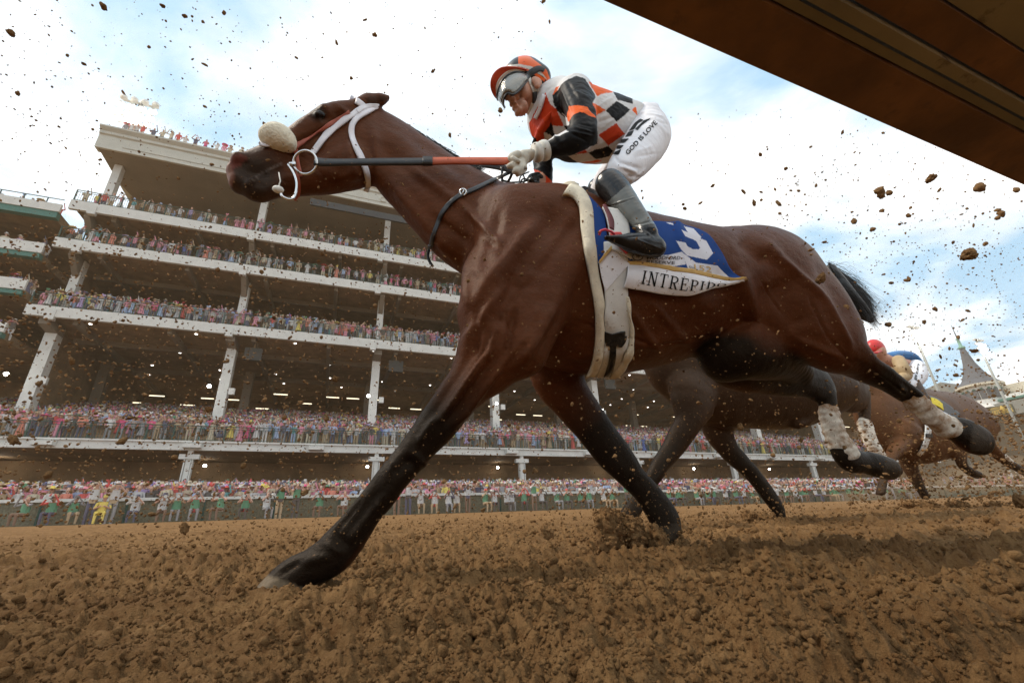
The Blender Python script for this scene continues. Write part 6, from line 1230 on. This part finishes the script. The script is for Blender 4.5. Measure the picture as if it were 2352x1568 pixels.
for k in range(16):
    a = 2*math.pi*k/16; n_ = np.array([math.cos(a), math.sin(a), 0]); s_ = np.array([-math.sin(a), math.cos(a), 0]); c0 = np.array([cx_, cy_, 0])+n_*rb*.93; h0, h1 = HD+1.2, HD+(HB-HD)*.62; w_ = .62
    poly_ = [c0-s_*w_+[0, 0, h0], c0+s_*w_+[0, 0, h0]]+[c0+s_*w_*math.cos(t)+[0, 0, h1+w_*math.sin(t)] for t in np.linspace(0, math.pi, 8)]
    mb = MB(); mb.add([*poly_, *[p-n_*.3 for p in poly_]], [tuple(range(10)), tuple(range(19, 9, -1))]+[(i, (i+1) % 10, 10+(i+1) % 10, 10+i) for i in range(10)]); mb.build('arched_window', m_slate, sp)
    MB().ball(np.array([cx_, cy_, HB-1.4])+n_*rb*.91, (.3, .3, .3), 8, 6).build('roundel', m_gfas, sp, True)
fb = empty('clubhouse', (150, 50, 1), 'far cream and grey clubhouse with a dated sign board, at the right edge', 'building')
zx = lambda k: k*XS+.17
MB().box((XS+8, -40, zx(.160)), (XS+9, cy_+2, zx(.187))).build('upper_parapet', m_cream, fb); MB().box((XS+1, -40, zx(.158)), (XS+8, cy_-4, zx(.164))).build('upper_balcony', m_wht2, fb); MB().box((XS+.5, -40, zx(.1545)), (XS+8, cy_-3, zx(.158))).build('green_band', m_gfas, fb)
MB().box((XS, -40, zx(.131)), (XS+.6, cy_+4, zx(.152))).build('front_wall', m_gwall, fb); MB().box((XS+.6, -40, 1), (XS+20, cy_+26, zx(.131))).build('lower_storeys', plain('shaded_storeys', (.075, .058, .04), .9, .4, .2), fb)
MB().box((XS+1, cy_+4, 1), (XS+20, cy_+40, zx(.140))).build('rear_block', m_gwall, fb)
g1 = pt_at(2121, 890, XS); g2 = pt_at(2150, 876, XS); g3 = pt_at(2190, 912, XS)
MB().prism([(g1[1], g1[2]), (g2[1], g2[2]), (g3[1], g3[2]), (g3[1], 4), (g1[1]+12, 4), (g1[1]+12, g1[2]-1.5)], 'x', XS+2, XS+20).build('gable_roof', m_gwall, fb)
ys0, ys1 = pt_at(2272, 940, XS)[1], pt_at(2330, 940, XS)[1]; MB().box((XS-.25, ys1, zx(.1335)), (XS, ys0, zx(.1475))).build('sign_board', plain('sign_board', (.10, .09, .045), .6), fb)
m_sg = plain('sign_gold', (.50, .33, .06), .5)
for txt, ya, yb, ka, kb_ in (('1875', .90, .58, .135, .142), ('2026', .36, .04, .135, .142), ('CHURCHILL', .94, .54, .1432, .1462), ('DOWNS', .36, .06, .1432, .1462)):
    v, f = text_mesh(txt, .03); q = [(XS-.28, ys1+(ys0-ys1)*(ya+(yb-ya)*x), zx(ka)+(zx(kb_)-zx(ka))*y) for x, y in v]; me = bpy.data.meshes.new('lettering'); me.from_pydata(q, [], f); me.materials.append(m_sg); link('lettering', me, fb)
MB().lathe([(.1, -1), (.5, -.3), (.5, .3), (.1, 1)], (XS-.4, (ys0+ys1)/2-.3, zx(.1405)), 8).build('sign_emblem', m_sg, fb)
# ================================================================= people
m_people, nt, b = newmat('clothes_and_skin'); va = nt.nodes.new('ShaderNodeVertexColor'); va.layer_name = 'Col'; nt.links.new(va.outputs[0], b.inputs['Base Color']); b.inputs['Roughness'].default_value = .8; b.inputs['Specular IOR Level'].default_value = .2
COL = {'white': (.72, .70, .68), 'cream': (.62, .54, .40), 'pale blue': (.32, .45, .68), 'navy': (.025, .04, .11), 'black': (.02, .02, .022), 'grey': (.24, .25, .27), 'pink': (.70, .24, .34), 'hot pink': (.72, .05, .22), 'red': (.60, .035, .03), 'coral': (.70, .20, .13),
    'lilac': (.42, .30, .58), 'yellow': (.75, .60, .10), 'green': (.04, .24, .11), 'mint': (.35, .60, .45), 'teal': (.05, .30, .32), 'tan': (.42, .30, .17), 'brown': (.16, .08, .04), 'royal blue': (.05, .12, .50), 'light grey': (.45, .46, .48), 'orange': (.75, .25, .04)}
TOPS = ['white', 'white', 'white', 'white', 'cream', 'cream', 'pale blue', 'pale blue', 'pale blue', 'navy', 'navy', 'black', 'black', 'grey', 'grey', 'pink', 'pink', 'pink', 'light grey', 'light grey', 'light grey', 'tan', 'tan', 'pink', 'coral', 'hot pink', 'red', 'red', 'coral', 'lilac', 'yellow', 'white', 'cream', 'teal', 'royal blue', 'brown']
SKIN = [(.50, .27, .19), (.42, .22, .14), (.55, .32, .24), (.22, .10, .06), (.48, .25, .17)]; HAIR = [(.03, .02, .015), (.12, .06, .03), (.30, .18, .07), (.02, .015, .012), (.35, .33, .30)]
def tube_np(p, q, r0, r1, seg=6, mid=None):
    pts = [np.array(p, float), np.array(q, float)]; rr = [r0, r1]
    if mid is not None: pts.insert(1, np.array(mid[0], float)); rr.insert(1, mid[1])
    V = []; t = pts[-1]-pts[0]; t /= np.linalg.norm(t)+1e-9; a = np.array([0, 1.0, 0]) if abs(t[1]) < .8 else np.array([1.0, 0, 0]); u = np.cross(a, t); u /= np.linalg.norm(u); w = np.cross(t, u)
    for c, r in zip(pts, rr):
        ru, rw = (r if np.ndim(r) else (r, r))
        for k in range(seg): an = 2*math.pi*k/seg; V.append(c+ru*math.cos(an)*u+rw*math.sin(an)*w)
    n = len(pts); F = [(i*seg+k, i*seg+(k+1) % seg, (i+1)*seg+(k+1) % seg, (i+1)*seg+k) for i in range(n-1) for k in range(seg)]
    c0 = len(V); V.append(pts[0]); V.append(pts[-1]); F += [(c0, (k+1) % seg, k, k) for k in range(seg)]+[(c0+1, (n-1)*seg+k, (n-1)*seg+(k+1) % seg, (n-1)*seg+(k+1) % seg) for k in range(seg)]
    return V, F
class PM:
    def __init__(s): s.V = []; s.F = []; s.C = []
    def t(s, p, q, r0, r1, c, seg=6, mid=None):
        V, F = tube_np(p, q, r0, r1, seg, mid); o = len(s.V); s.V += V; s.F += [tuple(i+o for i in f) for f in F]; s.C += [c]*len(V)
    def get(s): return np.array(s.V, float), np.array([f for f in s.F], np.int64), np.array(s.C, float)
def person(r, fem, top, bot, hat, hatc, pose, sit=False, lod=0, vest=None, cam_=False):
    """local coordinates: feet at the origin, facing -y"""
    m = PM(); sk = SKIN[r.integers(len(SKIN))]; ha = HAIR[r.integers(len(HAIR))]; h = (1.62 if fem else 1.74)*r.uniform(.95, 1.05); k = h/1.74; T = COL[top]; B = COL[bot]; sg = 6 if lod == 0 else 5
    hip, sho, hd = .93*k, 1.44*k, 1.60*k; lean = r.uniform(-.05, .12); zo = 0
    if sit: zo = -.45*k
    X = lambda x, y, z: (x*k, y*k-lean*max(0, z/k-.9)*k, z+zo)
    w = .17 if fem else .21
    if lod < 2:
        if sit:
            for s in (-1, 1): m.t(X(s*.10, 0, hip), X(s*.14, -.42, hip+.02), .085, .065, B, sg); m.t(X(s*.14, -.42, hip+.02), X(s*.14, -.38, .45*k+.03), .062, .045, B, sg)
        elif fem and r.random() < .75:
            m.t(X(0, 0, .42*k if r.random() < .6 else .12), X(0, 0, hip+.08), (.27, .22), (.13, .10), T if r.random() < .7 else B, 8)
            for s in (-1, 1): m.t(X(s*.08, 0, 0), X(s*.08, 0, .5*k), .04, .055, sk, 5)
        else:
            for s in (-1, 1): m.t(X(s*.11, r.uniform(-.05, .05), 0), X(s*.09, 0, hip), .06, .095, B, sg, (X(s*.11, -.01, .5*k), .07))
    m.t(X(0, 0, hip-.08), X(0, 0, sho), (.14, .10) if fem else (.16, .12), (w, .10), T, 8, (X(0, 0, 1.2*k), (.135 if fem else .175, .11)))
    if vest: m.t(X(0, 0, hip+.08), X(0, 0, sho-.02), (.185, .14), (w*.86, .125), vest, 8, (X(0, 0, 1.2*k), (.19, .135)))
    m.t(X(0, 0, sho), X(0, -.01, hd), .055, .05, sk, 5)
    m.t(X(0, -.01, hd-.10), X(0, .0, hd+.135), .06, .05, sk, 7, (X(0, -.01, hd+.02), (.082, .098)))
    if lod < 2: m.t(X(0, .025, hd-.12 if fem else hd-.02), X(0, .01, hd+.15), .08, .045, ha, 6, (X(0, .02, hd+.06), (.090, .10)))
    else: m.t(X(0, .02, hd+.0), X(0, .01, hd+.15), .085, .045, ha, 5)
    sl = T if r.random() < .8 else sk
    if pose == 'up':
        for s in (-1, 1): e = X(s*(w+.12), -.22, sho-.12); m.t(X(s*w, 0, sho-.04), e, .058, .045, sl, 5); m.t(e, X(s*.06, -.30, hd+.02+.15*(r.random() < .3)), .042, .032, sk if r.random() < .5 else sl, 5)
        m.t(X(-.07, -.33, hd+.05), X(.07, -.33, hd+.05), .03, .03, (.02, .02, .02), 4)
    elif pose == 'phone':
        e = X(w+.1, -.2, sho-.05); m.t(X(w, 0, sho-.04), e, .058, .045, sl, 5); m.t(e, X(.16, -.34, hd+.22), .042, .032, sl, 5); m.t(X(.13, -.36, hd+.26), X(.2, -.36, hd+.26), .05, .05, (.03, .03, .04), 4)
        e = X(-w-.05, -.02, 1.15*k); m.t(X(-w, 0, sho-.04), e, .058, .045, sl, 5); m.t(e, X(-.10, -.22, 1.1*k), .042, .034, sk, 5)
    elif pose == 'clap':
        for s in (-1, 1): e = X(s*(w+.08), -.05, 1.14*k); m.t(X(s*w, 0, sho-.04), e, .058, .046, sl, 5); m.t(e, X(s*.04, -.28, 1.25*k), .042, .034, sk, 5)
    else:
        for s in (-1, 1): e = X(s*(w+.06), .02, 1.14*k); m.t(X(s*w, 0, sho-.04), e, .058, .046, sl, 5); m.t(e, X(s*(w+.03), -.06, .86*k), .042, .034, sk, 5)
    hc = COL[hatc]
    if hat == 'wide': m.t(X(0, 0, hd+.07), X(0, .0, hd+.09), (.30, .28), (.30, .28), hc, 10); m.t(X(0, 0, hd+.09), X(0, 0, hd+.20), .11, .09, hc, 8); m.t(X(.1, -.05, hd+.12), X(.16, 0, hd+.24), .06, .03, COL[top], 5)
    elif hat == 'fedora': m.t(X(0, 0, hd+.07), X(0, 0, hd+.085), (.17, .19), (.17, .19), hc, 10); m.t(X(0, 0, hd+.085), X(0, 0, hd+.20), .105, .085, hc, 8)
    elif hat == 'cap': m.t(X(0, 0, hd+.05), X(0, 0, hd+.16), .10, .06, hc, 8); m.t(X(0, -.08, hd+.07), X(0, -.19, hd+.06), .07, .05, hc, 5)
    elif hat == 'fascinator':
        for q in range(4): m.t(X(.05, -.03, hd+.13), X(.05+r.uniform(-.16, .16), -.03+r.uniform(-.1, .1), hd+.2+r.uniform(0, .14)), .04, .05, hc, 5)
    if cam_: m.t(X(0, -.36, hd+.0), X(0, -.50, hd-.0), .07, .055, (.03, .03, .03), 7); m.t(X(0, -.50, hd), X(0, -.75, hd-.02), .055, .075, (.62, .62, .60), 8)
    V, F, C = m.get(); return V, F, C*.84+np.array([.155, .125, .11])*.8*(C.mean(1, keepdims=True) < .5)*.5+.05*np.array([1, .85, .75])  # clothes and skin paled towards tan, dust haze painted into the colours
def place(g, x, y, z, a=0.0):
    V, F, C = g; c, s = math.cos(a), math.sin(a); return np.stack([V[:, 0]*c-V[:, 1]*s+x, V[:, 0]*s+V[:, 1]*c+y, V[:, 2]+z], 1), F, C
def rnd(r):
    fem = r.random() < .52; top = TOPS[r.integers(len(TOPS))]; bot = (['white', 'cream', 'black', 'pale blue', 'navy', 'pink'] if fem else ['navy', 'black', 'grey', 'tan', 'cream', 'white', 'light grey'])[r.integers(6)]
    hat = r.choice(['wide', 'fascinator', 'none', 'wide', 'none'] if fem else ['fedora', 'none', 'cap', 'fedora', 'none', 'none']); hatc = str(r.choice(['white', 'cream', 'pink', 'hot pink', 'red', 'pale blue', 'yellow', 'lilac', 'green'] if fem else ['cream', 'white', 'navy', 'tan', 'light grey']))
    pose = r.choice(['up', 'phone', 'clap', 'down', 'down', 'clap']); return fem, top, bot, str(hat), hatc, str(pose)
HN = {'wide': '{} wide-brimmed hat', 'fascinator': '{} fascinator', 'fedora': '{} fedora', 'cap': '{} cap', 'none': None}; PN = {'up': 'holding binoculars', 'phone': 'raising a phone', 'clap': 'hands together', 'down': 'arms down'}
used = set()
def bay(x, Yc=43.75):
    k = (x/Yc+.505)/.2885; names = ['first', 'second', 'third', 'fourth', 'fifth', 'sixth']
    i = int(math.floor(k)); return 'at its left end' if i < 0 else f'past the {names[min(i, 5)]} column'
def describe(r, d, spot):
    fem, top, bot, hat, hatc, pose = d; h = HN[hat].format(hatc) if hat != 'none' else ('bareheaded')
    g = f'woman in {top} and {bot}' if fem else f'man in {top}, {bot} trousers'
    return f'{g}, {h}, {spot}'
def single(r, x, y, z, spot, group, lod=0, tries=14):
    for _ in range(tries):
        d = rnd(r); lab = describe(r, d, spot)
        if lab not in used and len(lab.split()) <= 16: break
    used.add(lab); lab = ' '.join(lab.split()); w = lab.split()
    V, F, C = place(person(r, *d, lod=lod), 0, 0, 0, r.uniform(-.35, .35))
    o = mesh_np('person', V, [F[F[:, 2] != F[:, 3]], F[F[:, 2] == F[:, 3]][:, :3]], m_people, None, C, False); o.location = (x, y, z); tag(o, lab, 'person', group); return o
acc = [[], [], [], 0]
def stuff(g):
    V, F, C = g; acc[0].append(V); acc[1].append(F+acc[3]); acc[2].append(C); acc[3] += len(V)
r = np.random.default_rng(77)
apz = lambda y: 1.01+(y-28.3)*.118
n_single = 0
# photographers and stewards along the inside of the fence
VEST = {'green': (.03, .24, .12), 'white': (.62, .62, .62)}
xs = np.cumsum(r.uniform(.5, 1.25, 84))-13.4; ords = 0
for i, x in enumerate(xs):
    gx = x/27.5
    if gx > 1.95: break
    y = 27.2+r.uniform(-.25, .25); sit = r.random() < .78; v = 'white' if .05 < gx < .32 and r.random() < .7 else ('green' if r.random() < .72 else 'white')
    top = str(r.choice(['black', 'grey', 'white', 'navy', 'tan', 'red', 'brown'])); bot = str(r.choice(['tan', 'black', 'navy', 'grey', 'brown'])); hat = str(r.choice(['none', 'cap', 'cap', 'fedora'])); hc = str(r.choice(['black', 'white', 'red', 'navy', 'tan'])); pose = 'up'
    fem = False; a = -.6 if gx < .6 else -.2
    hh = f'{hc} {hat}' if hat != 'none' else 'bareheaded'; sp_ = 'left of the foreleg' if gx < -.05 else 'between the forelegs' if gx < .75 else 'behind dark horse' if gx < 1.3 else 'by third horse'
    for _ in range(12):
        lab = f"{'seated' if sit else 'standing'} photographer, {v} vest, {top} sleeves, {bot} trousers, {hh}, {sp_}"
        if lab not in used: break
        top = str(r.choice(['black', 'grey', 'white', 'navy', 'tan', 'red', 'brown', 'pink', 'cream'])); bot = str(r.choice(['tan', 'black', 'navy', 'grey', 'brown']))
    V, F, C = place(person(r, fem, top, bot, hat, hc, pose, sit, 0, VEST[v], r.random() < .6), 0, 0, 0, r.uniform(-.5, .5))
    o = mesh_np('person', V, [F[F[:, 2] != F[:, 3]], F[F[:, 2] == F[:, 3]][:, :3]], m_people, None, C, False); o.location = (x, y, float(track_height(np.array([x]), np.array([y]))[0]))
    tag(o, lab, 'person', 'photographers and stewards below the fence'); n_single += 1; used.add(lab)
# yellow-suited figure by the fence
g = person(np.random.default_rng(3), False, 'yellow', 'yellow', 'cap', 'yellow', 'clap', True, 0); V, F, C = place(g, 0, 0, 0, .2); o = mesh_np('person', V, [F[F[:, 2] != F[:, 3]], F[F[:, 2] == F[:, 3]][:, :3]], m_people, None, C, False); o.location = (-.353*27, 27, .95); tag(o, 'person all in bright yellow standing at the fence left of the foreleg', 'person', 'photographers and stewards below the fence')
# apron crowd
rows = np.arange(28.75, 37.6, .62)
for ri, y in enumerate(rows):
    x = -.57*y-1
    while x < 1.95*y:
        yy = y+r.uniform(-.15, .15); z = apz(yy)
        if ri == 0 and n_single < 165 and -.5 < x/yy < 1.75:
            zone_ = 'at the fence, ' + ('left of foreleg' if x/yy < -.05 else 'between the forelegs' if x/yy < .75 else 'right of forelegs'); single(r, x, yy, z, zone_, 'spectators standing behind the fence'); n_single += 1
        else: stuff(place(person(r, *rnd(r), lod=0 if ri < 2 else 2), x, yy, z, r.uniform(-.4, .4)))
        x += r.uniform(.42, .74)
# terrace crowd
tfl = lambda y: tz1-.02+max(0, (y-TY-.5))*5.6/(58-TY-.5)
for ri, y in enumerate(np.arange(TY+.55, 57, .85)):
    x = -.57*y-1
    while x < min(81, 2.1*y):
        yy = y+r.uniform(-.2, .2); z = tfl(yy)
        if ri == 0 and n_single < 215 and -.5 < x/yy < 1.5: single(r, x, yy, z, 'terrace front row, '+bay(x), 'spectators at the terrace railing'); n_single += 1
        elif r.random() < .93: stuff(place(person(r, *rnd(r), lod=0 if ri < 1 else (1 if ri < 2 else 2)), x, yy, z, r.uniform(-.4, .4)))
        x += r.uniform(.42, .8)
# balconies
for ti, ((a, b_, c_), nm, rr_) in enumerate(zip(tiers, ('lowest', 'middle', 'top'), (3, 1, 1))):
    z0 = zz(b_, 42)-.1
    for ri in range(rr_+(ti == 0)*0+1 if ti == 0 else 2):
        x = XL+.5
        while x < XR-.5:
            y = 42.55+ri*.8+r.uniform(-.1, .15); z = z0+ri*.42*(ti == 0)
            if ri == 0 and n_single < 298 and x < 3.5: single(r, x, y, z, f'{nm} balcony, '+bay(x), f'spectators on the {nm} balcony'); n_single += 1
            elif ti == 0 or ri == 0 or r.random() < .35: stuff(place(person(r, *rnd(r), lod=1), x, y, z, r.uniform(-.4, .4)))
            x += r.uniform(.42, .85)*(1.15 if ti == 2 else 1)
x = XL+1.5
while x < 10: stuff(place(person(r, *rnd(r), lod=1), x, 42.3, rz0+2.15, r.uniform(-.4, .4))); x += r.uniform(.35, 1.1)
for k, n in ((.637, 16), (.543, 30), (.462, 34), (.372, 20)):
    for i in range(n): stuff(place(person(r, *rnd(r), lod=1), r.uniform(-30, XW-.5), 43.1+r.uniform(0, 1.2), zz(k, 42.4)-(.9 if k > .6 else .95), r.uniform(-.4, .4)))
# far crowds under the clubhouse
for i in range(260): stuff(place(person(r, *rnd(r), lod=2), r.uniform(84, 146), r.uniform(29, 44), 1.6+r.uniform(0, 1.6), r.uniform(-1, 1)))
V, F, C = np.concatenate(acc[0]), np.concatenate(acc[1]), np.concatenate(acc[2])
cr = mesh_np('crowd', V, [F[F[:, 2] != F[:, 3]], F[F[:, 2] == F[:, 3]][:, :3]], m_people, None, C, False); tag(cr, 'dense derby crowd in pastel suits, dresses and hats filling the stands', 'crowd', None, 'stuff')
print('people', n_single, 'crowd faces', len(F))
# ================================================================= dusty air
hz_ = MB().box((-70, -45, -4.2), (205, 100, 58)).build('haze', [])
m, nt, b = newmat('dusty_air'); nt.nodes.remove(b); pv = nt.nodes.new('ShaderNodeVolumePrincipled'); pv.inputs['Color'].default_value = (.90, .68, .44, 1); pv.inputs['Density'].default_value = .0011; pv.inputs['Anisotropy'].default_value = .2
nt.links.new(pv.outputs[0], nt.nodes['Material Output'].inputs['Volume']); hz_.data.materials.append(m); tag(hz_, 'dusty haze hanging over the track', 'haze', None, 'stuff')
SC.cycles.volume_bounces = 0

dm_, nt, b = newmat('dust'); nt.nodes.remove(b); pv = nt.nodes.new('ShaderNodeVolumePrincipled'); pv.inputs['Color'].default_value = (.80, .55, .33, 1); pv.inputs['Density'].default_value = .42
nt.links.new(pv.outputs[0], nt.nodes['Material Output'].inputs['Volume'])
mb = MB()
for x, y, Yv, rx, ry, rz in ((2120, 1118, 4.3, .75, .4, .16), (2240, 1100, 4.4, .9, .45, .24), (2345, 1085, 4.2, .8, .4, .30), (1990, 1140, 4.6, .6, .4, .10)): mb.ball(P(x, y, Yv), (rx, ry, rz), 24, 14)
ds = mb.build('dust_cloud', dm_, None, True); tag(ds, 'brown dust hanging round the third horse at lower right', 'dust', None, 'stuff')
